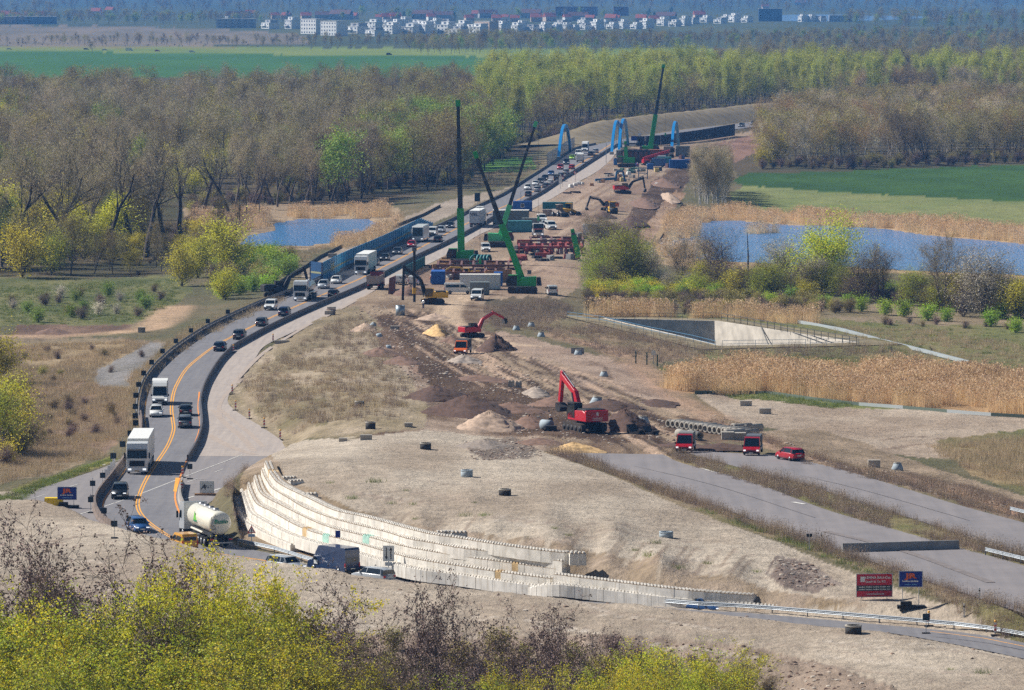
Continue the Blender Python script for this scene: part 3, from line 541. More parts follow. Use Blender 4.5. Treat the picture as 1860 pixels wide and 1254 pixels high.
CEN = [(1110, 262), (1076, 284), (1035, 309), (985, 339), (935, 366), (880, 391), (830, 415), (780, 441), (726, 470), (690, 488), (655, 506), (620, 521), (523, 563), (450, 597), (392, 628), (360, 651), (338, 671), (323, 695), (315, 715), (311.5, 742), (314, 765), (315, 782), (305, 809), (285, 840), (267, 868), (255, 894), (250, 918), (259, 938), (285, 960), (325, 983), (380, 1003), (500, 1021), (580, 1036)]
strip('centre_line', CEN, .16, M_YEL, .034, 'double yellow centre line, left stripe', off=.16); strip('centre_line', CEN, .16, M_YEL, .034, 'double yellow centre line, right stripe', off=-.16)
strip('edge_line', [(362, 712), (360, 742), (363, 775), (352, 810), (338, 838), (326, 870), (319, 893), (318, 905), (322, 922), (331, 940)], .2, M_ORA, .036, 'orange edge line beside the right barrier')
strip('edge_line', [(318, 893), (322, 868)], .4, M_YEL, .040, 'short wide yellow patch of edge line')
strip('edge_line', [(272, 700), (265, 731), (263, 758), (268, 792)], .16, M_YEL, .036, 'yellow edge line beside the left guardrail'); strip('edge_line', [(236, 842), (214, 873)], .16, M_YEL, .036, 'short yellow edge line left of the truck')
strip('edge_line', [(205, 886), (191, 905), (187, 921), (191, 938), (203, 956)], .2, M_ORA, .036, 'orange edge line inside the left bend')
strip('old_line', [(-40, 922), (60, 887), (150, 856), (228, 832)], .15, M_WHT, .005, 'white edge line of the old road at left', False)
strip('old_line', [(140, 936), (235, 905), (330, 868), (420, 834), (440, 826)], .14, M_WHT, .03, 'white line of the old road crossing the yellow lines', False)
strip('old_line', [(330, 908), (400, 888), (440, 872), (490, 850)], .3, M_WHT, .026, 'wide dashed white line near the white sign', False, (4, 5)); strip('old_line', [(340, 876), (380, 862), (430, 842)], .12, M_WHT, .026, 'dashed white lane line on the old road', False, (4, 8))
strip('old_line', [(60, 905), (110, 890), (160, 873)], .12, M_WHT, .026, 'dashed white line behind the blue sign', False, (4, 8))
strip('edge_line', [(1690, 1147), (1780, 1158), (1900, 1182)], .15, M_YEL, 1.46, 'yellow edge line at the lower right', False)
M_DIRT = mat('dirt_patch', sr(172, 144, 124), .95, noise=.3, nscale=1.2); M_SEAM = mat('seam', sr(124, 119, 120), .9)
for pts, w_, m_, lb in (([(1440, 912), (1462, 916)], .5, M_WHT, 'short white mark on the empty carriageway'), ([(1272, 850), (1296, 857)], .35, M_WHT, 'white scratch near the carriageway end'), ([(1560, 921), (1640, 920)], .12, M_SEAM, 'cross joint on the right carriageway'), ([(1500, 965), (1640, 1000), (1800, 1058)], .9, mat('tyre_wear', sr(122, 114, 112), .9, noise=.2, nscale=1), 'dark worn wheel streak on the empty carriageway'), ([(1150, 846), (1300, 882), (1480, 940)], .12, M_SEAM, 'long seam along the empty carriageway'), ([(1400, 852), (1560, 888), (1760, 945)], .12, M_SEAM, 'long seam along the right carriageway')): strip('road_mark', pts, w_, m_, 3.16 if w_ > .2 else 3.165, lb)
M_MUD = mat('mud_track', sr(170, 155, 143), .95, noise=.12, nscale=1.0)
for k_, (pts, w_) in enumerate((([(388, 745), (410, 770), (440, 795), (462, 820)], .9), ([(398, 742), (424, 764), (452, 786), (478, 812)], .7), ([(378, 790), (420, 812), (462, 826)], 1.1), ([(440, 688), (402, 728), (400, 760)], .6), ([(560, 590), (480, 640), (420, 700)], .7), ([(700, 515), (620, 560), (540, 600)], .8))): strip('mud_track', pts, w_, M_MUD, .017 + .003 * k_, 'dusty wheel track on the closed lane')
# water sheets
def water(name, w, z, label):
    m = _MATS.get('water')
    if m is None:
        m = bpy.data.materials.new('water'); m.use_nodes = True; n = m.node_tree; b = n.nodes['Principled BSDF']; L = n.links.new; _MATS['water'] = m
        b.inputs['Base Color'].default_value = (*sr(62, 134, 196), 1); b.inputs['Roughness'].default_value = .12; b.inputs['IOR'].default_value = 1.33; b.inputs['Specular IOR Level'].default_value = .4
        g = n.nodes.new('ShaderNodeNewGeometry'); mp = n.nodes.new('ShaderNodeMapping'); mp.inputs['Scale'].default_value = (1, .35, 1); L(g.outputs['Position'], mp.inputs['Vector'])
        a = n.nodes.new('ShaderNodeTexNoise'); a.inputs['Scale'].default_value = 1.3; a.inputs['Detail'].default_value = 4; L(mp.outputs[0], a.inputs['Vector'])
        bp = n.nodes.new('ShaderNodeBump'); bp.inputs['Strength'].default_value = 1.0; bp.inputs['Distance'].default_value = .5; L(a.outputs[0], bp.inputs['Height']); L(bp.outputs[0], b.inputs['Normal'])
    me = bpy.data.meshes.new(name); w2 = resample(np.vstack([w, w[:1]]), 160)[:-1]; w2 = w2 + nrng.normal(size=w2.shape) * np.array((.25, 1.2))
    me.from_pydata([(a, b_, z) for a, b_ in w2], [], [tuple(range(len(w2)))]); bm = bmesh.new(); bm.from_mesh(me); bmesh.ops.triangulate(bm, faces=bm.faces)
    for f_ in bm.faces:
        if f_.normal.z < 0: f_.normal_flip()
    bm.to_mesh(me); bm.free(); me.materials.append(m); tag(link(bpy.data.objects.new(name, me)), label, kind='structure')
water('pond', wPOND, WATER_Z, 'blue pond with reeds at the left'); water('lake', wLAKE, WATER_Z, 'blue lake behind the trees at the right'); water('far_lake', wFARL, -.25, 'far lake near the horizon')
# ------------------------------------------------------------------ haze: one closed box of thin air round the whole place
hz = MB().box(-9000, 9000, -60, 32000, -12, 62.5); ho = part('haze', hz, None); tag(ho, 'thin blue haze filling the air', kind='stuff')
hm = bpy.data.materials.new('haze'); hm.use_nodes = True; n = hm.node_tree; n.nodes.remove(n.nodes['Principled BSDF'])
pv = n.nodes.new('ShaderNodeVolumePrincipled'); pv.inputs['Color'].default_value = (.14, .43, 1.0, 1); pv.inputs['Density'].default_value = 0.000082; pv.inputs['Anisotropy'].default_value = 0.0
n.links.new(pv.outputs[0], n.nodes['Material Output'].inputs['Volume']); ho.material_slots[0].material = hm
# ------------------------------------------------------------------ grassy bank behind the far motorway
bank_mat = mat('bank_grass', sr(130, 116, 88), .95, noise=.3, nscale=.25, bump=.4)
_ra = rows_world(ROAD)[0][:8][::-1]; _k = resample(catmull(_ra, 6), 90); _d = np.gradient(_k, axis=0); _d /= np.linalg.norm(_d, axis=1)[:, None]; _nn = np.stack([-_d[:, 1], _d[:, 0]], 1)
vs_ = []
for i in range(len(_k)):
    h_ = 5.2 * min(1, i / 14) + rnd.uniform(-.15, .15)
    for off, zz in ((2, -.2), (8, h_ * .55), (13, h_), (17, h_), (30, -.4)): vs_.append((*(_k[i] + _nn[i] * off), zz + rnd.uniform(-.12, .12)))
bk = MB().add(vs_, [(i * 5 + j, i * 5 + j + 1, i * 5 + 6 + j, i * 5 + 5 + j) for i in range(len(_k) - 1) for j in range(4)], True)
tag(part('embankment', bk, bank_mat), 'grassy bank behind the far motorway curve', kind='structure')
# ------------------------------------------------------------------ stepped retaining wall of studded concrete blocks
def block_mesh(L_, dep=1.15, h=1.12, studs=True):
    mb = MB().box(-L_ / 2, L_ / 2, 0, dep, -h, 0); me_b = MB()
    nx = max(2, int(round(L_ / .4)))
    if studs:
        for i in range(nx):
            for j in range(2):
                cx = -L_ / 2 + (i + .5) * L_ / nx; cy = .2 + .42 * j; a, t, hh = .13, .08, .15
                mb.add([(cx - a, cy - a, 0), (cx + a, cy - a, 0), (cx + a, cy + a, 0), (cx - a, cy + a, 0), (cx - t, cy - t, hh), (cx + t, cy - t, hh), (cx + t, cy + t, hh), (cx - t, cy + t, hh)], [(4, 5, 6, 7), (0, 1, 5, 4), (1, 2, 6, 5), (2, 3, 7, 6), (3, 0, 4, 7)])
    return mb
BLK = {1.6: block_mesh(1.585).mesh('block'), .8: block_mesh(.785).mesh('block')}
M_BLK = mat('block_concrete', sr(228, 222, 212), .9, noise=.16, nscale=1.2, rnd_amt=.07); M_BLKS = mat('block_stained', sr(196, 168, 124), .9, noise=.2, nscale=1.5); M_BLKT = mat('block_teal_paint', sr(168, 206, 192), .8, noise=.2, nscale=2); M_CONC = mat('concrete', sr(168, 162, 152), .9, noise=.18, nscale=1.2, rnd_amt=.1); M_CONCG = mat('concrete_grey', sr(140, 140, 140), .9, noise=.2, nscale=1.0); M_CONCB = mat('concrete_bluish', sr(160, 172, 180), .8, noise=.15, nscale=1.5)
def dirty_top(m):
    n = m.node_tree; b = n.nodes['Principled BSDF']; L = n.links.new; src = b.inputs['Base Color'].links[0].from_socket
    tc = n.nodes.new('ShaderNodeTexCoord'); sp = n.nodes.new('ShaderNodeSeparateXYZ'); L(tc.outputs['Object'], sp.inputs[0]); ab = n.nodes.new('ShaderNodeMath'); ab.operation = 'ABSOLUTE'; L(sp.outputs['Z'], ab.inputs[0])
    lt = n.nodes.new('ShaderNodeMath'); lt.operation = 'LESS_THAN'; lt.inputs[1].default_value = .03; L(ab.outputs[0], lt.inputs[0])
    g = n.nodes.new('ShaderNodeNewGeometry'); mp = n.nodes.new('ShaderNodeMapping'); mp.inputs['Scale'].default_value = (3, 3, .25); L(g.outputs['Position'], mp.inputs['Vector']); st = n.nodes.new('ShaderNodeTexNoise'); st.inputs['Scale'].default_value = 1.6; st.inputs['Detail'].default_value = 5; L(mp.outputs[0], st.inputs['Vector'])
    rr = n.nodes.new('ShaderNodeMapRange'); rr.inputs[1].default_value = .52; rr.inputs[2].default_value = .75; rr.inputs[4].default_value = .55; L(st.outputs[0], rr.inputs[0])
    mx = n.nodes.new('ShaderNodeMix'); mx.data_type = 'RGBA'; mx.inputs[7].default_value = (*sr(168, 150, 124), 1); L(rr.outputs[0], mx.inputs[0]); L(src, mx.inputs[6])
    m2 = n.nodes.new('ShaderNodeMix'); m2.data_type = 'RGBA'; m2.inputs[7].default_value = (*sr(140, 122, 100), 1); L(lt.outputs[0], m2.inputs[0]); L(mx.outputs[2], m2.inputs[6]); L(m2.outputs[2], b.inputs['Base Color'])
dirty_top(M_BLK)
TIERS = {6: T6,
 5: [(474, 851.6), (481, 868), (492, 885), (508, 896), (525, 906), (553.6, 923), (611, 944), (697, 965.5), (740, 978.8), (782, 986), (831, 995), (904.5, 1004), (977.7, 1014), (1020, 1020)],
 4: [(460.7, 865), (466, 883), (473, 896.6), (488, 907), (505.7, 915.7), (544, 935), (592, 956), (659, 973), (740, 994), (831, 1009.7), (923, 1022.5), (1020, 1035)],
 3: [(448, 877.4), (455, 897), (464.6, 914), (477, 922), (492, 929), (532.5, 952), (572.7, 968), (640, 984.6), (740, 1012.5), (831, 1028), (923, 1041.7), (996, 1051)],
 2: [(436, 889), (443, 912), (451, 931), (463, 940), (477, 948), (517, 969), (563, 984.6), (601, 994), (640, 1004), (740, 1031.5), (831, 1044), (923, 1058), (992, 1067)],
 1: [(423.4, 900), (431, 927), (440.6, 946), (462.6, 960.7), (486.6, 973), (526.8, 990)]}
wall = root('block_wall', (0, 0, 0), 0, 'stepped retaining wall of pale studded concrete blocks', 'wall'); rest = MB()
def course(pts, zf, lenf, joined=False, teal=()):
    w = catmull(np.array([(*G(a, b_, zf(a)), zf(a), a) for a, b_ in pts]), 5); d_ = np.r_[0, np.cumsum(np.linalg.norm(np.diff(w[:, :2], axis=0), axis=1))]; t = 0.0; k = 0
    at = lambda q: np.array([np.interp(q, d_, w[:, c]) for c in range(4)])
    while t < d_[-1] - .3:
        L_ = lenf(at(t)[3]); a = at(t); b_ = at(min(t + L_, d_[-1])); c = (a + b_) / 2; ang = math.atan2(b_[1] - a[1], b_[0] - a[0])
        mm_ = Matrix.Translation((c[0], c[1], c[2])) @ Matrix.Rotation(ang, 4, 'Z') @ Matrix.Translation((0, rnd.uniform(-.01, .02), 0))
        if joined:
            sb = block_mesh(L_ - .03); rest.add([mm_ @ Vector(p) for p in sb.v], sb.f)
        else:
            r = rnd.random(); o = part('block', BLK[L_], M_BLKT if k in teal else (M_BLKS if r < .025 else M_BLK), wall); o.matrix_world = mm_
        t += L_; k += 1
nar = lambda a: .8 if a > 700 else 1.6
course(TIERS[6], lambda a: tier_z(6, a), lambda a: 1.6); course(TIERS[5], lambda a: tier_z(5, a), lambda a: 1.6); course(TIERS[4], lambda a: tier_z(4, a), nar, teal=(38,)); course(TIERS[3], lambda a: tier_z(3, a), nar, teal=(33,))
course(R1L, r1z, lambda a: 1.6)
course(TIERS[2], lambda a: tier_z(2, a), lambda a: .8 if a > 600 else 1.6, True); course(TIERS[1], lambda a: tier_z(1, a), lambda a: 1.6, True)
course([(760, 1049), (831, 1060), (923, 1073), (998, 1062), (1080, 1070), (1240, 1088), (1369, 1098.5), (1470, 1107), (1588, 1117)], lambda a: .3 if a < 960 else (1.55 - .4 * (a - 1005) / 362 if a < 1369 else 1.15), lambda a: .8, True)
ro = part('block_course', rest, M_BLK, wall); ro['kind'] = 'stuff'
# short return blocks behind the top course
for (a, b_, z_, ang) in ((1036, 1004, 4.3, .1), (1050, 1006, 4.3, .1), (540, 874, 4.85, .5), (527, 868, 4.85, .4), (565, 898, 4.85, .3), (835, 968, 4.7, .2), (820, 967, 4.7, .2), (808, 967, 4.7, .2)):
    o = part('block', BLK[1.6], M_BLK, wall); o.location = (*G(a, b_, z_), z_); o.rotation_euler = (0, 0, ang)
# ------------------------------------------------------------------ barriers, guardrails
M_BARD = mat('barrier_steel', sr(86, 84, 88), .7, noise=.15, nscale=.8); M_BARC = mat('barrier_concrete', sr(150, 144, 138), .9, noise=.15, nscale=.7); M_ZINC = mat('zinc', sr(170, 176, 182), .45, .6); M_POST = mat('post_grey', sr(120, 122, 126), .6, .3); M_BARSH = mat('barrier_shaded_brown', sr(116, 102, 94), .9, noise=.25, nscale=1.0)  # left bend barrier is concrete, its shaded face put into the greyish brown
JERSEY = MB().prism([(-.3, 0), (.3, 0), (.3, .1), (.12, .3), (.1, .85), (-.1, .85), (-.12, .3), (-.3, .1)], 0, 1, 'x').mesh('segment')
def wpl(pts, z=0.0, sm=True):
    w = np.array([(*G(a, b_, z), z) for a, b_ in pts]); return catmull(w, 6) if sm else w
def walk(w, step):
    d_ = np.r_[0, np.cumsum(np.linalg.norm(np.diff(w[:, :2], axis=0), axis=1))]; n = max(1, int(round(d_[-1] / step))); t = np.linspace(0, d_[-1], n + 1)
    return np.stack([np.interp(t, d_, w[:, c]) for c in range(3)], 1)
def barrier(name, pts, seg, label, m, mesh=JERSEY, scl=(1, 1), cat='barrier', z=0.0, sm=True):
    r = root(name, (0, 0, 0), 0, label, cat); p = walk(wpl(pts, z, sm), seg)
    for a, b_ in zip(p[:-1], p[1:]):
        o = part('segment', mesh, m, r); o.location = a; d = b_ - a; o.rotation_euler = (0, 0, math.atan2(d[1], d[0])); o.scale = (float(np.hypot(d[0], d[1])) - .04, scl[0], scl[1])
    return r
def guardrail(name, pts, step, label, zr=None, post=.75, double=True, sm=True, cat='guardrail', mr_=None):
    r = root(name, (0, 0, 0), 0, label, cat); w = np.array([(*G(a, b_, z_), z_) for a, b_, z_ in pts]); w = catmull(w, 6) if sm else w; p = walk(w, step)
    mb = MB(); prof = [(0, .42), (.05, .47), (.0, .54), (.05, .6), (.0, .66), (.05, .73), (0, .78), (-.02, .78), (-.02, .42)]
    d = np.gradient(p[:, :2], axis=0); d /= np.linalg.norm(d, axis=1)[:, None]; nn = np.stack([d[:, 1], -d[:, 0]], 1); k = len(prof)
    mb.add([(p[i, 0] + nn[i, 0] * a * 1.5, p[i, 1] + nn[i, 1] * a * 1.5, p[i, 2] + b_) for i in range(len(p)) for a, b_ in prof], [(i * k + j, i * k + (j + 1) % k, (i + 1) * k + (j + 1) % k, (i + 1) * k + j) for i in range(len(p) - 1) for j in range(k)])
    part('rail', mb, mr_ or M_ZINC, r)
    for q in p:
        o = part('post', POST_ME, M_POST, r); o.location = (q[0], q[1], q[2] - .1)
    return r
POST_ME = MB().box(-.05, .05, -.04, .04, 0, .82).mesh('post')
rB = [(x, y) for (_, _, x, y, _) in ROAD if 255 < y < 640]
barrier('road_barrier', rB[:7] + [(1047, 312)], 12, 'dark steel barrier along the road past the blue arches', M_BARD); barrier('road_barrier', rB[3:], 9, 'dark steel barrier between the busy road and the closed lane', M_BARD)
barrier('road_barrier', [(421, 637), (403, 655), (391, 671), (374, 700), (364.5, 731), (366, 758), (367, 775), (364, 792), (357, 812), (341, 839)], 6, 'winding dark barrier beside the turning pad', M_BARD)
barrier('road_barrier', [(331, 880), (327, 901), (329, 915), (336, 930)], 4, 'short pale barrier behind the white tank trailer', M_BARC)
lB = [(x, y) for (x, y, _, _, _) in ROAD if 262 < y < 520]
barrier('road_barrier', [(a - 2, b_) for a, b_ in lB], 12, 'dark barrier on the far left side of the road', M_BARD, scl=(1, .8))
barrier('road_barrier', [(255, 758), (257, 775), (256, 792), (247, 812), (227, 839), (204, 871), (180, 901), (172, 921), (181, 945), (203, 962)], 5, 'brown barrier round the left bend beside the truck', M_BARSH, scl=(1, 1.1))
lower = [(602, 501), (553, 524), (478, 553), (418, 580), (370, 604.5), (323, 636), (301, 655), (285, 671), (265, 700), (256, 731), (254, 758)]
barrier('road_barrier', lower, 8, 'dark barrier along the outer edge of the left curve', M_BARD, scl=(1, .75)); guardrail('guardrail', [(a - 6, b_, .35) for a, b_ in lower], 4, 'steel guardrail on posts along the outer left curve', mr_=M_POST)
guardrail('guardrail', [(432, 992, 0), (502, 1007, 0), (570, 1028, 0), (641, 1040, 0), (755, 1055, 0), (999, 1083, .1), (1240, 1106, .4), (1374, 1114, .6), (1575, 1131, .8), (1752, 1147, .9), (1860, 1164, 1.0), (1995, 1190, 1.0)], 4, 'long steel guardrail in front of the block wall')
guardrail('guardrail', [(1790, 1009, 3.1), (1830, 1019, 3.1), (1880, 1031, 3.1), (1980, 1058, 3.1)], 4, 'short steel guardrail between the empty carriageways', sm=False); guardrail('guardrail', [(1835, 934, 3.0), (1880, 945, 3.0), (1960, 967, 3.0)], 4, 'steel guardrail end at the right edge', sm=False)
barrier('concrete_barrier', [(1530, 1003), (1742, 997)], 6, 'long concrete barrier laid across the empty carriageway', M_CONCG, z=3.12, sm=False)
# ------------------------------------------------------------------ noise barriers
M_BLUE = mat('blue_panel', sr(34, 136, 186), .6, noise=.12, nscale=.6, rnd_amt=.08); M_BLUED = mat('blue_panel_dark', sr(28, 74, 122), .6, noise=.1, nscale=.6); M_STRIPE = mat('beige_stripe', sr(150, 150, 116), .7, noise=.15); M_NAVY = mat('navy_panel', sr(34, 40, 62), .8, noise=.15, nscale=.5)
PANEL = MB().box(.08, .92, -.06, .06, .0, 1)
for k in range(6): PANEL.box(.08, .92, -.075, .075, .03 + k * .165, .03 + k * .165 + .1)
PANEL = PANEL.mesh('panel'); NPOST = MB().box(-.1, .1, -.12, .12, 0, 1).mesh('post')
nb = root('noise_barrier', (0, 0, 0), 0, 'blue panelled noise barrier with beige stripe beside the traffic', 'noise barrier')
nw = walk(wpl([(586, 511), (612, 497), (640, 483.5), (680, 466), (720, 447), (760, 427), (786, 416)], 0), 4.0); nw = np.vstack([[(*G(563.5, 508.5), 0)], nw])
for i, (a, b_) in enumerate(zip(nw[:-1], nw[1:])):
    d = b_ - a; L_ = float(np.hypot(d[0], d[1])); rz_ = math.atan2(d[1], d[0]); left = len(nw) - 2 - i; hh = 3.6 if left > 5 else 1.6 + .38 * left
    o = part('panel', PANEL, M_BLUE if i else M_BLUED, nb); o.location = a; o.rotation_euler = (0, 0, rz_); o.scale = (L_, 1, hh)
    st = part('stripe', MB().box(.1, .9, -.09, .09, .38, .48), M_STRIPE, nb); st.location = a; st.rotation_euler = (0, 0, rz_); st.scale = (L_, 1, hh)
    o = part('post', NPOST, M_BLUED, nb); o.location = a; o.scale = (1, 1, hh)
M_GRAF = [mat('graffiti_%d' % i, c, .7) for i, c in enumerate((sr(150, 190, 205), sr(120, 170, 196), sr(176, 176, 110), sr(206, 184, 80)))]
for i in range(9):      # sprayed block letters, unreadable
    a = nw[1] + (nw[6] - nw[1]) * (.08 + i * .105); d = nw[6] - nw[1]; o = part('graffiti_stroke', MB().prism([(-.55, 0), (-.2, 0), (-.1, .7), (.25, .7), (.2, 0), (.6, 0), (.55, 1.5), (-.1, 1.9), (-.5, 1.4)], -.11, -.10), M_GRAF[i // 3 if i < 8 else 3], nb); o.location = (a[0], a[1], 1.0); o.rotation_euler = (0, 0, math.atan2(d[1], d[0])); o.scale = (.9, 1, rnd.uniform(.75, 1.1))
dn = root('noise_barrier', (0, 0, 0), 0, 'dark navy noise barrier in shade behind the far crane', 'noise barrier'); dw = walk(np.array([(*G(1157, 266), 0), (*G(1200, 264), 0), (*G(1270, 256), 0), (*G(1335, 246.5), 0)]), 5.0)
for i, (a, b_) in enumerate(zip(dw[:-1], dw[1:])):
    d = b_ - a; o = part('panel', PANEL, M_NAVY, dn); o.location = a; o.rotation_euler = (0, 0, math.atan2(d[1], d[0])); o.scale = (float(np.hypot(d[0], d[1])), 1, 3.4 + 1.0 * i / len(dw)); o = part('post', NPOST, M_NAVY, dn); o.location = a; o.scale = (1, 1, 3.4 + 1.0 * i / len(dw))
tb = root('noise_barrier', (0, 0, 0), 0, 'teal panel barrier beside the yellow drilling rig', 'noise barrier'); tw = walk(np.array([(*G(734, 502), 0), (*G(772, 483), 0)]), 4); M_TEAL = mat('teal_panel', sr(26, 112, 116), .6, noise=.1)
for a, b_ in zip(tw[:-1], tw[1:]):
    d = b_ - a; o = part('panel', PANEL, M_TEAL, tb); o.location = a; o.rotation_euler = (0, 0, math.atan2(d[1], d[0])); o.scale = (float(np.hypot(d[0], d[1])), 1, 1.9)
# ------------------------------------------------------------------ blue tied arches of the bridges
M_ARCH = mat('arch_blue', sr(20, 132, 200), .4, noise=.06, nscale=.5); M_HANG = mat('hanger', sr(90, 110, 130), .6)
for (a, b_, lb) in ((1014.5, 290, 'blue arch rib left of the traffic'), (1111, 281, 'blue arch rib right of the traffic, front of a close pair'), (1124, 277, 'blue arch rib of the close pair, nearer the site'), (1219.5, 283, 'lone blue arch rib behind the big blue container')):
    x, y = G(a, b_); r = root('bridge_arch', (x, y, 0), 0, lb, 'bridge arch'); S_ = 66.0; dx = .07 * S_; H_ = 9.8; n_ = 18; prev = None; mb = MB(); hp = []
    for i in range(n_ + 1):
        t = i / n_; q = Vector((dx * t, S_ * t, H_ * (1 - abs(2 * t - 1) ** 2.3)))
        hp.append(q)
    V = []
    for i, q in enumerate(hp):
        d = (hp[min(i + 1, n_)] - hp[max(i - 1, 0)]).normalized(); sx = Vector((1, -.07, 0)).normalized(); up = sx.cross(d).normalized() * (-1 if sx.cross(d).z < 0 else 1)
        V += [q - sx * .45 - up * .55, q + sx * .45 - up * .55, q + sx * .45 + up * .55, q - sx * .45 + up * .55]
    mb.add(V, [(i * 4 + j, i * 4 + (j + 1) % 4, i * 4 + 4 + (j + 1) % 4, i * 4 + 4 + j) for i in range(n_) for j in range(4)]); part('rib', mb, M_ARCH, r)
    for i in range(3, n_ - 2, 3): part('hanger', MB().tube((hp[i].x, hp[i].y, 0), hp[i], .06, n=5), M_HANG, r)
    part('foot', MB().box(-.7, .7, -.8, .8, -.3, .9), M_CONC, r)
fr = root('mesh_fence', (0, 0, 0), 0, 'tall pale mesh screen along the bridge beside the left arch', 'fence'); fw = walk(np.array([(*G(1000, 300), 0), (*G(1014, 291), 0), (*G(1034, 277), 0), (*G(1050, 268), 0)]), 6); M_MESH = mat('mesh_grey', sr(160, 166, 172), .6, alpha=.55)
for a, b_ in zip(fw[:-1], fw[1:]):
    d = b_ - a; o = part('mesh_panel', MB().box(.03, .97, -.02, .02, 0, 1), M_MESH, fr); o.location = a + np.array((-1.2, 0, 0)); o.rotation_euler = (0, 0, math.atan2(d[1], d[0])); o.scale = (float(np.hypot(d[0], d[1])), 1, 3.6)
# ------------------------------------------------------------------ concrete basin
M_BAS = mat('basin_concrete', sr(206, 196, 182), .9, noise=.22, nscale=.6); M_BASIN_W = mat('basin_water', sr(60, 66, 66), .1); M_RAIL = mat('rail_dark', sr(96, 96, 92), .6, .3); M_RAILB = mat('rail_blue', sr(96, 150, 190), .5, .2)
bs = root('concrete_basin', (0, 0, 0), 0, 'sunken concrete basin with railings beside the reed bed', 'basin'); zt = BZ; zb = -5.6; c2 = [Vector((p[0], p[1], 0)) for p in BASIN]; cc = sum(c2, Vector()) / 4
for i in range(4):
    a, b_ = c2[i], c2[(i + 1) % 4]; nrm = (b_ - a).cross(Vector((0, 0, 1))).normalized(); nrm = nrm if (nrm.dot(a - cc) > 0) else -nrm; o_ = nrm * .5; ins = (b_ - a).normalized() * 0
    part('wall', MB().hexa([a + Vector((0, 0, zb)), b_ + Vector((0, 0, zb)), b_ + o_ + Vector((0, 0, zb)), a + o_ + Vector((0, 0, zb))], [a + Vector((0, 0, zt)), b_ + Vector((0, 0, zt)), b_ + o_ + Vector((0, 0, zt)), a + o_ + Vector((0, 0, zt))]), M_BAS, bs)
_g1 = grow_poly(BASIN, .45); _g2 = grow_poly(BASIN, 5.5)
part('apron', MB().add([(*p, BZ - .03) for p in _g1] + [(*p, BZ - .06) for p in _g2], [(i, (i + 1) % 4, 4 + (i + 1) % 4, 4 + i) for i in range(4)]), mat('apron_earth', sr(128, 116, 88), .95, noise=.35, nscale=.5, bump=.6), bs)
part('floor', MB().add([(p.x, p.y, zb + .2) for p in c2], [(0, 1, 2, 3)]), M_BAS, bs); part('water', MB().add([(p.x, p.y, -4.9) for p in c2], [(0, 1, 2, 3)]), M_BASIN_W, bs)
_a = c2[1].lerp(c2[2], .34); _d2 = (c2[3] - c2[2]).normalized(); part('ladder_pipe', MB().tube(_a + Vector((0, 0, zt + .3)), _a + _d2 * 1.5 + (c2[2] - c2[1]).normalized() * 8 + Vector((0, 0, -4.8)), .12, n=6), M_RAIL, bs)
def railing(name, pts, z, step, label, m, bars=2, h=1.1, wr=.03, cat='railing', per=0.0):
    r = root(name, (0, 0, 0), 0, label, cat); w = np.array([(*G(a, b_, z), z) for a, b_ in pts]); p = walk(w, step); PM = MB().box(-wr, wr, -wr, wr, 0, h).mesh('post')
    for q in p: o = part('post', PM, m, r); o.location = q
    for k in range(bars):
        mb = MB(); zz = h * (k + 1) / bars
        for a, b_ in zip(w[:-1], w[1:]): mb.beam(a + np.array((0, 0, zz)), b_ + np.array((0, 0, zz)), wr * 1.8, wr * 1.8)
        part('bar', mb, m, r)
    return r
railing('railing', [(1066, 583), (1240, 580.5)], BZ, 2.2, 'dark railing along the far side of the basin, left part', M_RAIL); railing('railing', [(1249, 580), (1306, 580)], BZ, 2.2, 'dark railing along the far side of the basin, right part', M_RAIL)
railing('railing', [(1310, 582), (1400, 598), (1480, 613), (1556, 627)], BZ, 3.0, 'dark picket railing along the right basin wall', M_RAIL, 2, 1.2, .05)
railing('railing', [(1312, 631.5), (1400, 630), (1463, 629)], BZ, 3, 'thin railing along the near side of the basin', M_RAILB); railing('railing', [(1472, 629), (1560, 626.5)], BZ, 3, 'thin railing at the near right corner of the basin', M_RAILB)
railing('railing', [(1030, 578), (1090, 586), (1180, 606), (1255, 621), (1300, 632)], -.5, 4, 'blue railing along the left edge of the basin', M_RAILB); railing('wire_fence', [(1020, 590), (1100, 597), (1180, 613), (1262, 634)], -.3, 4, 'thin wire fence left of the basin path', M_RAIL, 1, 1.0, .02, 'fence')
# silvery pipe/pond liner edge running to the right
pp = Pn([(1450, 588), (1530, 603), (1600, 622), (1680, 642), (1765, 664)]); mb = MB()
for a, b_ in zip(pp[:-1], pp[1:]): mb.beam(Vector(a) + Vector((0, 0, .35)), Vector(b_) + Vector((0, 0, .35)), .5, .5)
tag(part('pipe_rail', mb, mat('pale_pipe', sr(170, 178, 182), .5)), 'long pale pipe rail running across the meadow', 'pipe')
lf = root('silt_fence', (0, 0, 0), 0, 'low silt fence with white liner along the reed bed', 'fence'); fp = Pn([(1262, 716), (1330, 716), (1400, 717), (1480, 728), (1560, 737), (1640, 743), (1720, 750), (1800, 756), (1870, 760)])
for i, (a, b_) in enumerate(zip(fp[:-1], fp[1:])): part('liner', MB().hexa([Vector(a), Vector(b_), Vector(b_) + Vector((0, .3, 0)), Vector(a) + Vector((0, .3, 0))], [Vector(a) + Vector((0, .1, .45)), Vector(b_) + Vector((0, .1, .45)), Vector(b_) + Vector((0, .2, .45)), Vector(a) + Vector((0, .2, .45))]), mat('liner_white', sr(190, 196, 196), .7) if i in (4, 6) else mat('liner_green', sr(92, 104, 92), .8), lf)
M_SILT = mat('silt_dark', sr(60, 64, 66), .8)
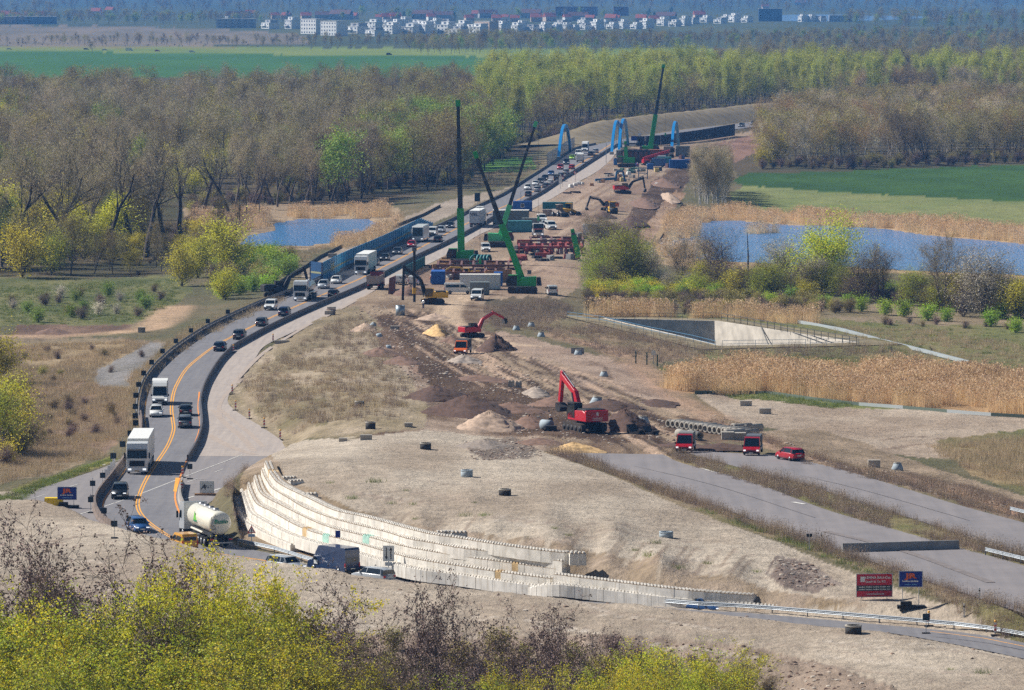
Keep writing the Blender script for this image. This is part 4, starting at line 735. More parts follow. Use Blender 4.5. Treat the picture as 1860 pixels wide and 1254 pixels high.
for nm_pts, lb in (([(500, 520), (540, 497), (580, 470), (620, 450), (680, 432), (720, 412), (770, 392), (800, 376)], 'dark silt fence along the left pond'), ([(1195, 446), (1215, 410), (1240, 372)], 'dark sheet along the bank edge by the lake')):
    q = Pn(nm_pts); mb = MB()
    for a, b_ in zip(q[:-1], q[1:]): mb.beam(Vector(a) + Vector((0, 0, .3)), Vector(b_) + Vector((0, 0, .3)), .1, .7)
    tag(part('silt_fence', mb, M_SILT), lb, 'fence')
# ------------------------------------------------------------------ road vehicles: local x forward, y left, z up, origin on the ground under the middle
def paint_m(name, c, metal=.0): return mat('paint_' + name, c, .32, metal, .6)
PC = {k: paint_m(k, c) for k, c in dict(white=sr(225, 226, 224), silver=sr(170, 176, 182), grey=sr(92, 98, 106), darkgrey=sr(58, 62, 70), black=sr(26, 28, 32), darkblue=sr(24, 40, 72), blue=sr(40, 84, 140), navy=sr(28, 38, 56), vanblue=sr(40, 58, 92), red=sr(176, 22, 40), darkred=sr(120, 20, 34), lime=sr(160, 214, 30), orange=sr(232, 112, 44), yellow=sr(222, 160, 50), beige=sr(190, 176, 150), green=sr(18, 140, 74), cyellow=sr(224, 178, 50)).items()}
M_GLS = mat('glass_dark', sr(20, 30, 38), .06, 0, 0, spec=.8); M_TYRE = mat('tyre', sr(26, 26, 28), .9); M_RIM = mat('rim', sr(140, 142, 146), .4, .7); M_HEAD = mat('headlamp', sr(236, 238, 240), .15, emit=.8); M_TAIL = mat('tail_lamp', sr(190, 16, 22), .3); M_PLATE = mat('plate', sr(228, 226, 214), .5); M_BLK = mat('black_plastic', sr(24, 25, 28), .7); M_BOX = mat('box_white', sr(226, 226, 222), .5, noise=.05, nscale=.5); M_BOXG = mat('box_grey', sr(170, 172, 174), .55); M_CHAS = mat('chassis', sr(34, 36, 40), .8); M_ALU = mat('polished_tank', sr(200, 206, 212), .22, .85); M_CREAM = mat('cream_tank', sr(232, 228, 212), .3, coat=.4); M_TARP = mat('tarp', sr(120, 122, 120), .8)
def wheel_meshes(r, w):
    return MB().lathe([(0, -w / 2), (r * .6, -w / 2), (r * .92, -w / 2), (r, -w * .3), (r, w * .3), (r * .92, w / 2), (r * .6, w / 2), (0, w / 2)], 14, 'y').mesh('tyre'), MB().lathe([(0, -w / 2 - .02), (r * .55, -w / 2 - .02), (r * .6, -w / 2 + .05), (r * .6, w / 2 - .05), (r * .55, w / 2 + .02), (0, w / 2 + .02)], 10, 'y').mesh('rim')
_WH = {}
def wheel(par, x, y, r, w=.22):
    k = (r, w)
    if k not in _WH: _WH[k] = wheel_meshes(r, w)
    o = part('wheel', _WH[k][0], M_TYRE, par); o.location = (x, y, r); part('rim', _WH[k][1], M_RIM, o); return o
def section_loft(secs, wfun):
    """secs: (x, zbot, ztop) along the car; wfun(x, t) half width at height fraction t (0..1)"""
    mb = MB(); ts = (0, .25, .6, .85, 1); n = len(ts) * 2
    V = []
    for x, z0, z1 in secs:
        for t in ts: V.append((x, -wfun(x, t), z0 + (z1 - z0) * t))
        for t in ts[::-1]: V.append((x, wfun(x, t), z0 + (z1 - z0) * t))
    F_ = [(i * n + j, i * n + (j + 1) % n, (i + 1) * n + (j + 1) % n, (i + 1) * n + j) for i in range(len(secs) - 1) for j in range(n)]
    return mb.add(V, F_ + [tuple(range(n))[::-1], tuple(range((len(secs) - 1) * n, len(secs) * n))], True)
#        L    W    H    belt hood  wheelbase r   cowl  roof0 roof1 rear(top) rear(belt)
CARS = {'hatch': (4.1, 1.78, 1.48, .92, .86, 2.6, .31, .95, .35, -1.45, -1.75, -1.95), 'sedan': (4.6, 1.82, 1.44, .9, .84, 2.75, .32, 1.0, .4, -1.05, -1.55, -1.9), 'suv': (4.5, 1.86, 1.66, 1.02, .98, 2.7, .35, 1.05, .55, -1.75, -2.0, -2.18), 'wagon': (4.7, 1.82, 1.5, .92, .86, 2.75, .32, 1.1, .5, -1.85, -2.12, -2.28), 'mpv': (4.4, 1.85, 1.85, 1.0, .98, 2.8, .32, 1.35, .85, -1.9, -2.05, -2.15)}
_CM = {}
def car_meshes(kind):
    if kind in _CM: return _CM[kind]
    L_, Wd, H, belt, hood, wb, wr, cowl, r0, r1, rt, rb = CARS[kind]; f = L_ / 2; w = Wd / 2; zb = .22
    def wf(x, t):
        e = min(1, (f - abs(x)) / .5); return w * (.86 + .14 * e) * (.93 + .07 * min(1, t / .25) if t < .6 else 1 - .1 * max(0, t - .6))
    secs = [(-f, .45, belt * .82), (-f + .12, zb + .05, belt * .97), (-f + .5, zb, belt), (rb, zb, belt), (0, zb, belt), (cowl, zb, belt), (cowl + .5, zb, hood), (f - .3, zb, hood * .88), (f - .08, zb + .02, hood * .74), (f, .32, hood * .62)]
    secs.sort(); body = section_loft(secs, wf)
    gw = lambda z: w * (.95 - .22 * (z - belt) / (H - belt)); pts = [(cowl, belt), (r0, H - .07), (r1, H - .07), (rt, H - .16), (rb, belt)]
    glass = MB(); n = len(pts); glass.add([(x, -gw(z), z) for x, z in pts] + [(x, gw(z), z) for x, z in pts], [tuple(range(n))[::-1], tuple(range(n, 2 * n))] + [(i, (i + 1) % n, n + (i + 1) % n, n + i) for i in range(n)])
    roof = MB(); rw = gw(H) ; roof.add([(r0 + .12, -rw * .98, H - .075), (r0 + .12, rw * .98, H - .075), (rt - .02, rw * .98, H - .16), (rt - .02, -rw * .98, H - .16), (r0 - .1, -rw * .86, H - .005), (r0 - .1, rw * .86, H - .005), (r1, rw * .86, H), (r1, -rw * .86, H)], [(4, 5, 6, 7), (0, 1, 5, 4), (1, 2, 6, 5), (2, 3, 7, 6), (3, 0, 4, 7)], True)
    for sgn in (-1, 1):       # pillars
        for (x0, x1) in ((cowl, r0 + .05), (.1, .02), (rb + .35, rt + .3)): roof.beam((x0, sgn * gw(belt), belt), (x1, sgn * (gw(H) + .005), H - .07), .1, .06)
    dk = MB().box(-f + .06, f - .06, -w * .9, w * .9, .18, .34)
    head = MB().box(f - .3, f - .03, -.17, .17, -.07, .07); tail = MB().box(-.03, .05, -.13, .13, -.11, .11)
    plate = MB().box(-.01, .01, -.26, .26, -.06, .06); mir = MB().box(-.08, .08, -.09, .09, -.06, .08); arch = MB()
    _CM[kind] = [m.mesh(nm, bv) for m, nm, bv in ((body, 'body', 0), (glass, 'windows', .0), (roof, 'roof', 0), (dk, 'sill', 0), (head, 'headlight', .02), (tail, 'tail_light', 0), (plate, 'number_plate', 0), (mir, 'mirror', .02))]; return _CM[kind]
def car(kind, col, loc, rz, label, group=None, detail=2, cat='car', name='car'):
    L_, Wd, H, belt, hood, wb, wr, cowl, r0, r1, rt, rb = CARS[kind]; f = L_ / 2; w = Wd / 2; r = root(name, loc, rz, label, cat, group); b, g_, ro_, dk, hd, tl, pl, mi = car_meshes(kind); P_ = PC[col]
    part('body', b, P_, r); part('windows', g_, M_GLS, r); part('roof', ro_, P_, r); part('sill', dk, M_BLK, r)
    for sx in (1, -1):
        for sy in (1, -1): wheel(r, sx * wb / 2, sy * (w - .12), wr)
    for sy in (1, -1):
        o = part('headlight', hd, M_HEAD, r); o.location = (-.0, sy * (w - .33), hood * .7); o = part('tail_light', tl, M_TAIL, r); o.location = (-f + .02, sy * (w - .25), belt * .8)
        o = part('mirror', mi, P_, r); o.location = (cowl - .15, sy * (w + .04), belt + .06)
    o = part('number_plate', pl, M_PLATE, r); o.location = (f + .005, 0, .45); o = part('number_plate', pl, M_PLATE, r); o.location = (-f - .005, 0, .62)
    return r
# vans and box bodies: side profile extruded
VANS = {'caddy': (4.5, 1.8, 1.85, .3), 'van': (5.3, 1.95, 2.0, .34), 'sprinter': (6.0, 2.0, 2.65, .36), 'luton': (6.4, 2.1, 2.6, .36)}
_VM = {}
def van_meshes(kind):
    if kind in _VM: return _VM[kind]
    L_, Wd, H, wr = VANS[kind]; f = L_ / 2; w = Wd / 2; nose = f - .05; ws0 = f - (.85 if kind != 'caddy' else 1.05); ws1 = ws0 - (.75 if kind != 'sprinter' else .85); hb = 1.12 if kind != 'caddy' else 1.02
    back = -f if kind != 'luton' else ws1 - .5
    prof = [(back, .32), (f - .1, .28), (f, .45), (nose, .82), (f - .2, hb - .1), (ws0, hb + .06), (ws1, H - .08), (ws1 - .3, H), (back + .12, H), (back, H - .2)]
    body = MB(); n = len(prof); wz = lambda z: w * (1 - .1 * max(0, z - hb) / (H - hb + .01)) * (.97 if z < .4 else 1)
    body.add([(x, -wz(z), z) for x, z in prof] + [(x, wz(z), z) for x, z in prof], [tuple(range(n)), tuple(range(2 * n - 1, n - 1, -1))] + [(i, n + i, n + (i + 1) % n, (i + 1) % n) for i in range(n)])
    dx, dz = ws1 - ws0, H - .08 - hb - .06; nl = math.hypot(dx, dz); ox, oz = dz / nl * .012, -dx / nl * .012; a = (ws0 + dx * .08 + ox, hb + .06 + dz * .08 + oz); b = (ws0 + dx * .93 + ox, hb + .06 + dz * .93 + oz)
    ws = MB().add([(a[0], -wz(a[1]) * .93, a[1]), (a[0], wz(a[1]) * .93, a[1]), (b[0], wz(b[1]) * .9, b[1]), (b[0], -wz(b[1]) * .9, b[1])], [(0, 1, 2, 3)])
    sws = []
    for s_ in (-1, 1):
        sw = MB(); sws.append(sw)
        sw.add([(ws0 - .1, s_ * (wz(hb + .1) + .012), hb + .1), (ws1 - .05, s_ * (wz(H - .25) + .012), H - .25 if H < 2.2 else hb + .8), (ws1 - .75, s_ * (wz(H - .25) + .012), H - .25 if H < 2.2 else hb + .8), (ws1 - .75, s_ * (wz(hb + .1) + .012), hb + .1)], [(0, 1, 2, 3) if s_ < 0 else (3, 2, 1, 0)])
        if kind in ('caddy', 'van'): sw.add([(ws1 - .9, s_ * (wz(hb + .1) + .012), hb + .1), (ws1 - .9, s_ * (wz(H - .25) + .012), H - .25), (back + .3, s_ * (wz(H - .25) + .012), H - .28), (back + .3, s_ * (wz(hb + .1) + .012), hb + .1)], [(0, 1, 2, 3) if s_ < 0 else (3, 2, 1, 0)])
    rw = MB().box(back - .012, back - .004, -w * .72, w * .72, hb + .15, min(H - .28, hb + .62)); bump = MB().box(f - .2, f + .06, -w * .96, w * .96, .3, .55); bump.box(back - .08, back + .1, -w * .96, w * .96, .36, .52)
    grille = MB().box(f - .12, f + .015, -w * .5, w * .5, .62, .82)
    _VM[kind] = ([m.mesh(nm) for m, nm in ((body, 'body'), (ws, 'windscreen'), (sws[0], 'side_window'), (rw, 'rear_window'), (bump, 'bumper'), (grille, 'grille'), (sws[1], 'side_window'))], back); return _VM[kind]
def van(kind, col, loc, rz, label, group=None, cat='van', name='van', rear_glass=True, sideglass=True):
    L_, Wd, H, wr = VANS[kind]; f = L_ / 2; w = Wd / 2; ms, back = van_meshes(kind); r = root(name, loc, rz, label, cat, group)
    part('body', ms[0], PC[col], r); part('windscreen', ms[1], M_GLS, r)
    if sideglass: part('side_window', ms[2], M_GLS, r); part('side_window', ms[6], M_GLS, r)
    if rear_glass: part('rear_window', ms[3], M_GLS, r)
    part('bumper', ms[4], M_BLK, r); part('grille', ms[5], M_BLK, r)
    for sx in (f - 1.0, -f + 1.05):
        for sy in (1, -1): wheel(r, sx, sy * (w - .13), wr)
    for sy in (1, -1):
        o = part('headlight', MB().box(f - .25, f - .0, -.15, .15, -.1, .1), M_HEAD, r); o.location = (0, sy * (w - .22), .78); o = part('tail_light', MB().box(-.03, .03, -.07, .07, -.22, .22), M_TAIL, r); o.location = (back - .0, sy * (w - .1), .95)
        o = part('mirror', MB().box(-.08, .08, -.1, .1, -.13, .13), M_BLK, r); o.location = (f - 1.35, sy * (w + .12), 1.3)
    o = part('number_plate', MB().box(-.01, .01, -.26, .26, -.06, .06), M_PLATE, r); o.location = (f + .07, 0, .42); o = part('number_plate', MB().box(-.01, .01, -.26, .26, -.06, .06), M_PLATE, r); o.location = (back - .09, 0, .6)
    return r
def pickup(col, loc, rz, label, tarp=M_TARP, warn=True):
    r = van('luton', col, loc, rz, label, None, 'pickup', 'pickup_truck', False); r.scale = (.86, .92, .80)
    part('load_bed', MB().box(-3.2, .15, -1.0, 1.0, .62, .72).box(-3.2, -3.14, -1.0, 1.0, .72, 1.15).box(-3.14, .1, -1.0, -.94, .72, 1.15).box(-3.14, .1, .94, 1.0, .72, 1.15), mat('alu_bed', sr(200, 202, 204), .5, .3), r)
    part('tarp_cover', MB().prism([(-3.0, 1.1), (.05, 1.1), (.05, 2.55), (-.1, 2.68), (-2.9, 2.68), (-3.0, 2.5)], -.93, .93), tarp, r)
    if warn:
        for i in range(4): part('warning_stripe', MB().prism([(-.9 + i * .45, 0), (-.75 + i * .45, 0), (-.6 + i * .45, .1), (-.75 + i * .45, .1)], 3.0, 3.01, 'x'), PC['white'] if i % 2 else PC['orange'], r).location = (-.16, 0, .98)
    return r
def truck_cab(r, x0, col, H=3.7, W_=2.5, L_=2.2, face=True):
    """tractor cab with its front at x0"""
    w = W_ / 2; P_ = PC[col]
    part('cab', MB().prism([(x0 - L_, .9), (x0 - .05, .75), (x0, 1.0), (x0, 1.85), (x0 - .16, 2.85), (x0 - .5, H - .1), (x0 - L_, H)], -w, w), P_, r, .03)
    a = (x0 + .012, 1.9); b = (x0 - .14, 2.78)
    part('windscreen', MB().add([(a[0], -w * .93, a[1]), (a[0], w * .93, a[1]), (b[0], w * .91, b[1]), (b[0], -w * .91, b[1])], [(0, 1, 2, 3)]), M_GLS, r)
    part('grille', MB().box(x0 - .02, x0 + .03, -w * .72, w * .72, .95, 1.62), M_BLK, r); part('bumper', MB().box(x0 - .35, x0 + .06, -w, w, .32, .78), P_ if col == 'white' else M_BLK, r)
    part('sun_visor', MB().prism([(x0 - .12, 2.9), (x0 + .14, 2.8), (x0 + .14, 2.86), (x0 - .14, 3.0)], -w * .9, w * .9), M_BLK, r)
    for s_ in (-1, 1):
        part('side_window', MB().add([(x0 - .25, s_ * (w + .012), 1.95), (x0 - .35, s_ * (w + .012), 2.75), (x0 - 1.15, s_ * (w + .012), 2.75), (x0 - 1.15, s_ * (w + .012), 1.95)], [(0, 1, 2, 3) if s_ < 0 else (3, 2, 1, 0)]), M_GLS, r)
        part('headlight', MB().box(x0 - .05, x0 + .075, s_ * w * .7 - .2, s_ * w * .7 + .2, .5, .72), M_HEAD, r); part('mirror', MB().box(x0 - .1, x0 + .1, s_ * (w + .2) - .09, s_ * (w + .2) + .09, 1.9, 2.6), M_BLK, r)
    part('number_plate', MB().box(x0 + .062, x0 + .075, -.28, .28, .36, .48), PC['yellow'], r)
    for s_ in (-1, 1): wheel(r, x0 - 1.35, s_ * (w - .2), .5, .32)
def semi(loc, rz, label, box=M_BOX, tank=False, letter=None, name='truck', cat='truck', anchor='front', trail=13.6, col='white'):
    """articulated truck; origin at the anchored end"""
    r = root(name, loc, rz, label, cat); tot = trail + 2.9; x0 = 0.0 if anchor == 'front' else tot
    truck_cab(r, x0, col, 3.75); tr0 = x0 - 2.9; w = 1.275
    part('chassis', MB().box(tr0 - trail + .2, x0 - 1.8, -.45, .45, .75, 1.05), M_CHAS, r)
    for s_ in (-1, 1):
        wheel(r, x0 - 5.0, s_ * 1.0, .5, .55)
        for k in range(3): wheel(r, tr0 - trail + 2.2 + k * 1.31, s_ * 1.08, .5, .4)
        part('side_skirt', MB().box(tr0 - trail + 5.4, x0 - 5.8, s_ * 1.22 - .03, s_ * 1.22 + .03, .45, 1.1), M_BOXG if not tank else M_CHAS, r)
        part('tail_light', MB().box(tr0 - trail - .05, tr0 - trail + .03, s_ * 1.0 - .18, s_ * 1.0 + .18, .85, 1.0), M_TAIL, r)
    part('rear_bumper', MB().box(tr0 - trail - .02, tr0 - trail + .12, -1.2, 1.2, .5, .65), M_BOXG, r)
    if not tank:
        part('trailer_box', MB().box(tr0 - trail, tr0, -w, w, 1.05, 4.0), box, r, .03); part('rear_door', MB().box(tr0 - trail - .02, tr0 - trail - .003, -w * .96, w * .96, 1.15, 3.9), M_BOXG if box is M_BOX else box, r)
        part('roof_sheet', MB().box(tr0 - trail + .05, tr0 - .05, -w + .05, w - .05, 4.003, 4.02), mat('roof_white', sr(236, 236, 232), .5), r)
        if letter: text_part(letter, mat('letter_navy', sr(26, 40, 70), .5), r, (tr0 - trail - .03, 0, 3.1), (math.pi / 2, 0, -math.pi / 2), 1.0, 1.15, shear=-.2, bold=.03)
    return r
def tanker_body(r, x1, x0, m, rad=1.0, zc=2.35, ladder=True):
    L_ = x0 - x1; tb = MB().lathe([(0.02, x1), (rad * .55, x1 + .05), (rad * .85, x1 + .22), (rad, x1 + .55), (rad, x0 - .5), (rad * .85, x0 - .2), (rad * .5, x0 - .04), (.02, x0)], 24, 'x', (0, 0, zc)); part('tank', tb, m, r)
    part('walkway', MB().box(x1 + 1.5, x0 - 1.2, -.28, .28, zc + rad, zc + rad + .06), M_BOXG, r)
    for k in range(4): part('manhole', MB().lathe([(0, .22), (.28, .22), (.3, 0), (.34, 0)], 12, 'z', (x1 + L_ * (.2 + .2 * k), 0, zc + rad - .02)), M_RIM, r)
    part('cradle', MB().box(x1 + 1.2, x0 - 1.0, -.7, .7, 1.0, 1.45), M_CHAS, r)
    for s_ in (-1, 1): part('hose_tube', MB().tube((x1 + 3.2, s_ * 1.12, 1.35), (x0 - 2.0, s_ * 1.12, 1.35), .12, n=8), m, r)
# ------------------------------------------------------------------ traffic
def road_dir(x, y):
    c = CORR[-1].c; i = int(np.argmin(np.hypot(c[:, 0] - x, c[:, 1] - y))); i = min(max(i, 1), len(c) - 2); d = c[i + 1] - c[i - 1]; return math.atan2(d[1], d[0])    # rows run from far to near
def on_road(px, py, toward): x, y = G(px, py, 0.03); a = road_dir(x, y); return (x, y, .03), (a if toward else a + math.pi)
semi(*on_road(249, 862, True), 'white articulated truck with plain white trailer nearest in the left lane'); t = semi(*on_road(655, 500, True), 'white articulated truck coming past the blue noise barrier')
T3_, a3 = on_road(545, 548, True); tk = semi(T3_, a3, 'white truck with polished silver tank trailer', tank=True, name='tank_truck', trail=10.5); tanker_body(tk, -13.2, -2.7, M_ALU, .98, 2.25)
semi(*on_road(862, 414, False), 'grey trailer truck with dark lettering on its rear doors', box=mat('box_pale', sr(196, 200, 204), .5), letter='VEL', anchor='rear')
# cream bulk tanker driving away at the bend
bt = semi((*G(402, 997), .03), math.atan2(G(346, 973)[1] - G(400, 997)[1], G(346, 973)[0] - G(400, 997)[0]), 'cream bulk tank trailer truck driving away round the bend', tank=True, name='tank_truck', anchor='rear', trail=10.2, col='silver'); tanker_body(bt, .15, 10.2, M_CREAM, 1.22, 2.55)
part('rear_cone', MB().lathe([(.9, 0), (.25, -1.1)], 14, 'z', (1.9, 0, 2.0)), M_CREAM, bt); M_GRN = mat('logo_green', sr(20, 130, 90), .6)
text_part('Buslo', M_GRN, bt, (.1, 0, 2.75), (math.pi / 2, 0, -math.pi / 2), .62, 1.1, shear=.2, bold=.012); part('logo_hill', MB().prism([(5.6, 2.35), (7.0, 2.35), (6.7, 2.75), (6.35, 3.25), (6.1, 2.8)], 1.19, 1.235), mat('logo_lime', sr(110, 190, 60), .6), bt); part('logo_wave', MB().prism([(5.5, 2.2), (7.1, 2.2), (6.9, 2.32), (5.7, 2.32)], 1.2, 1.235), M_GRN, bt)
for sy in (-.2, .2): part('ladder_rail', MB().tube((.1, .75 + sy, 1.2), (.35, .75 + sy, 3.5), .03, n=5), M_RIM, bt)
for k in range(7): part('ladder_rung', MB().tube((.12 + .035 * k, .55, 1.35 + .32 * k), (.12 + .035 * k, .95, 1.35 + .32 * k), .025, n=5), M_RIM, bt)
# box vans, bus
def luton(px, py, toward, label, hb=3.25):
    loc, a = on_road(px, py, toward); r = van('luton', 'white', loc, a, label, None, 'truck', 'box_truck', False); part('box', MB().box(-3.3, .95, -1.08, 1.08, .75, hb), M_BOX, r, .03); part('roof_fairing', MB().prism([(1.0, 2.6), (2.0, 2.55), (1.5, 3.0), (1.0, hb)], -.95, .95), PC['white'], r); return r
luton(291, 733, True, 'white box truck with roof fairing ahead of a white estate car'); luton(1063, 275, True, 'small white box truck approaching beyond the blue arch'); luton(1054, 295, False, 'white box van driving away past the lime car', 2.7)
loc, a = on_road(764, 438, True); bus = root('coach', loc, a, 'white coach with big dark windscreen beside the noise barrier', 'bus')
part('body', MB().prism([(-6, .35), (5.9, .35), (6, .7), (5.95, 1.6), (5.75, 3.3), (5.5, 3.55), (-5.9, 3.55), (-6, 3.3)], -1.25, 1.25), PC['white'], bus, .05); part('windscreen', MB().add([(6.01, -1.15, 1.35), (6.01, 1.15, 1.35), (5.8, 1.15, 3.25), (5.8, -1.15, 3.25)], [(0, 1, 2, 3)]), M_GLS, bus)
for s_ in (-1, 1):
    for k in range(7): part('side_window', MB().box(-5.7 + k * 1.6, -4.2 + k * 1.6, s_ * 1.258 - .008, s_ * 1.258 + .008, 1.7, 2.9), M_GLS, bus)
    for x_ in (3.6, -2.8, -4.1): wheel(bus, x_, s_ * 1.08, .5, .32)
    part('headlight', MB().box(5.9, 6.04, s_ * .95 - .18, s_ * .95 + .18, .7, .9), M_HEAD, bus); part('mirror', MB().box(6.05, 6.2, s_ * 1.4 - .1, s_ * 1.4 + .1, 2.3, 2.9), PC['white'], bus)
TRAFFIC = [('suv', 'black', 218, 904, 1, 'black SUV with lit headlamps in the left bend'), ('wagon', 'blue', 251, 965, 1, 'blue car with lit headlamps half behind the sand mound'), ('wagon', 'white', 284, 756, 1, 'white estate car following the box truck'),
 ('suv', 'silver', 588, 524, 1, 'silver white SUV behind the silver tank truck'), ('hatch', 'white', 611, 515, 1, 'white hatchback in front of the big white truck'), ('sedan', 'darkgrey', 680, 482, 1, 'dark car just behind the big white truck'), ('sedan', 'black', 699, 473, 1, 'second dark car beside the noise barrier'), ('wagon', 'darkgrey', 722, 462, 1, 'third dark car beside the noise barrier'), ('hatch', 'red', 748, 449, 1, 'red hatchback with lit headlamps ahead of the coach'),
 ('wagon', 'silver', 801, 422, 1, 'silver estate car behind the white van and coach'), ('sedan', 'black', 818, 414, 1, 'dark saloon beside the lettered trailer truck'),
 ('suv', 'white', 959, 345, 1, 'white SUV leading the far queue'), ('sedan', 'white', 973, 337, 1, 'white car second in the far queue'), ('wagon', 'darkgrey', 982, 333, 1, 'dark estate car third in the far queue'), ('suv', 'navy', 990, 328, 1, 'dark SUV fourth in the far queue'), ('hatch', 'blue', 1001, 319, 1, 'grey blue car in the middle of the far queue'), ('suv', 'red', 1018, 308, 1, 'red SUV with lit lamps in the far queue'), ('mpv', 'navy', 1029, 299, 1, 'dark people carrier in front of the lime car'), ('hatch', 'lime', 1039.5, 290, 1, 'lime green car near the left blue arch'),
 ('hatch', 'black', 960, 357, 0, 'dark hatchback driving away beside the lamp post'), ('suv', 'silver', 976.5, 348.5, 0, 'silver SUV driving away beside the white SUV'), ('hatch', 'grey', 991, 341.5, 0, 'grey car driving away behind the silver SUV'), ('sedan', 'white', 999.5, 335.5, 0, 'white saloon driving away in the far queue'), ('sedan', 'darkgrey', 1018.5, 322.5, 0, 'dark saloon ahead of the black van'), ('suv', 'silver', 1028, 316.5, 0, 'silver SUV behind the red car'), ('hatch', 'red', 1038.7, 307.5, 0, 'red car driving away beside the red SUV'), ('sedan', 'black', 1073, 283, 0, 'black car beyond the white box van'), ('wagon', 'silver', 1082, 278, 0, 'silver car driving away near the arches'),
 ('hatch', 'black', 796, 440, 0, 'dark car driving away opposite the coach'), ('hatch', 'black', 606, 540, 0, 'black hatchback driving away beside the silver SUV'), ('suv', 'darkblue', 517, 574, 0, 'dark blue SUV driving away beside the white small van'), ('wagon', 'darkgrey', 476, 592, 0, 'dark estate driving away, second in the curve'), ('suv', 'darkgrey', 435.5, 616, 0, 'dark grey SUV driving away, third in the curve'), ('wagon', 'navy', 400, 637, 0, 'dark navy estate driving away, last in the curve'), ('hatch', 'black', 337, 754, 0, 'black hatchback opposite the white estate car'), ('suv', 'grey', 336, 776, 0, 'grey SUV following the black hatchback')]
for k, c, px, py, tw_, lb in TRAFFIC: car(k, c, *on_road(px, py, tw_), lb)
van('caddy', 'white', *on_road(492, 563, True), 'small white van ahead of the silver tank truck', name='small_van'); van('van', 'white', *on_road(786, 428, True), 'white van directly behind the coach'); van('van', 'white', *on_road(872, 390, True), 'white van half hidden behind the lettered trailer'); van('van', 'white', *on_road(1051, 283, True), 'white van in front of the small box truck'); van('van', 'black', *on_road(1012.5, 329, False), 'black van driving away in the far queue')
sp = van('sprinter', 'vanblue', *on_road(606, 1039, False), 'dark blue panel van driving past the block wall', sideglass=False); part('logo_panel', MB().box(1.3, 1.9, .99, 1.012, .75, 1.15), PC['white'], sp)
van('caddy', 'yellow', *on_road(333, 999, False), 'yellow van half hidden behind the sand mound', name='small_van'); car('wagon', 'silver', *on_road(520, 1037, True), 'pale car roof showing above the sand behind the yellow green tree'); car('wagon', 'silver', *on_road(678, 1057, False), 'silver car roof showing behind the dark blue van'); car('sedan', 'blue', *on_road(1275, 1113, True), 'blue car roof showing at the foot of the low block wall')
for px, py, c, lb in ((1347, 231, 'grey', 'grey car on the far motorway right of the navy barrier'), (1369, 227, 'darkblue', 'dark blue car on the far motorway beside the trees'), (1393, 222, 'white', 'white car on the far motorway behind the birches'), (1434, 219, 'blue', 'blue car on the far motorway behind the birches'), (1466, 216, 'lime', 'lime car on the far motorway behind the birches'), (1514, 210, 'white', 'white car farthest on the motorway')): car('suv', c, *on_road(px, py, True), lb)
for px, py, k, c, lb in ((17, 90.5, 'sedan', 'white', 'white car leftmost on the far field road'), (157, 91, 'wagon', 'silver', 'silver car behind the lone bare tree on the field road'), (190, 92, 'sedan', 'white', 'white car right of the lone bare tree on the field road'), (286, 94, 'sedan', 'red', 'red car on the far field road'), (349, 95.5, 'wagon', 'white', 'white car right of the red car on the field road'), (707, 100.5, 'suv', 'black', 'black car on the far field road by the hedge'), (892, 103.5, 'sedan', 'orange', 'orange car on the far field road'), (948, 104.5, 'sedan', 'red', 'red car rightmost on the far field road')): x, y = G(px, py); car(k, c, (x, y, .05), .02, lb)
x, y = G(235, 93); vv = van('sprinter', 'white', (x, y, .05), .02, 'white box van on the far field road', name='box_van')
# ------------------------------------------------------------------ building machines
def atd(px, py, y):
    q = py - 627; t = y / (F * CT - q * ST); return Vector(((px - 930) * t, y, HC - (F * ST + q * CT) * t))
M_CGRN = mat('crane_green', sr(26, 164, 78), .45, coat=.3); M_CGRL = mat('crane_green_light', sr(90, 204, 138), .45); M_BOOM = mat('boom_dark', sr(54, 58, 64), .5, .3); M_BOOMG = mat('boom_grey', sr(96, 100, 106), .5, .3); M_STEEL = mat('dark_steel', sr(52, 50, 52), .7, .3, noise=.15); M_TRACK = mat('track', sr(62, 54, 50), .9, noise=.2, nscale=2); M_ROPE = mat('rope', sr(40, 40, 44), .7)
M_RED = mat('machine_red', sr(190, 22, 44), .4, coat=.3); M_YELW = mat('machine_yellow', sr(226, 176, 46), .5); M_ORNG = mat('machine_orange', sr(214, 120, 60), .5)
def tracks(r, L_, gauge, w, h, m=M_TRACK):
    for s_ in (-1, 1):
        n = 10; prof = []
        for i in range(n + 1): a = math.pi / 2 + math.pi * i / n; prof.append((-L_ / 2 + h / 2 + h / 2 * math.cos(a), h / 2 + h / 2 * math.sin(a)))
        for i in range(n + 1): a = -math.pi / 2 + math.pi * i / n; prof.append((L_ / 2 - h / 2 + h / 2 * math.cos(a), h / 2 + h / 2 * math.sin(a)))
        o = part('crawler_track', MB().prism(prof, s_ * gauge / 2 - w / 2, s_ * gauge / 2 + w / 2), m, r)
        for k in range(5): part('roller', MB().lathe([(0, -.04), (h * .3, -.04), (h * .3, .04), (0, .04)], 10, 'y', (-L_ / 2 + h / 2 + k * (L_ - h) / 4, s_ * (gauge / 2 + w / 2), h * .45)), M_STEEL, o)
    part('undercarriage', MB().box(-L_ * .28, L_ * .28, -gauge / 2, gauge / 2, h * .35, h * .95), M_STEEL, r)
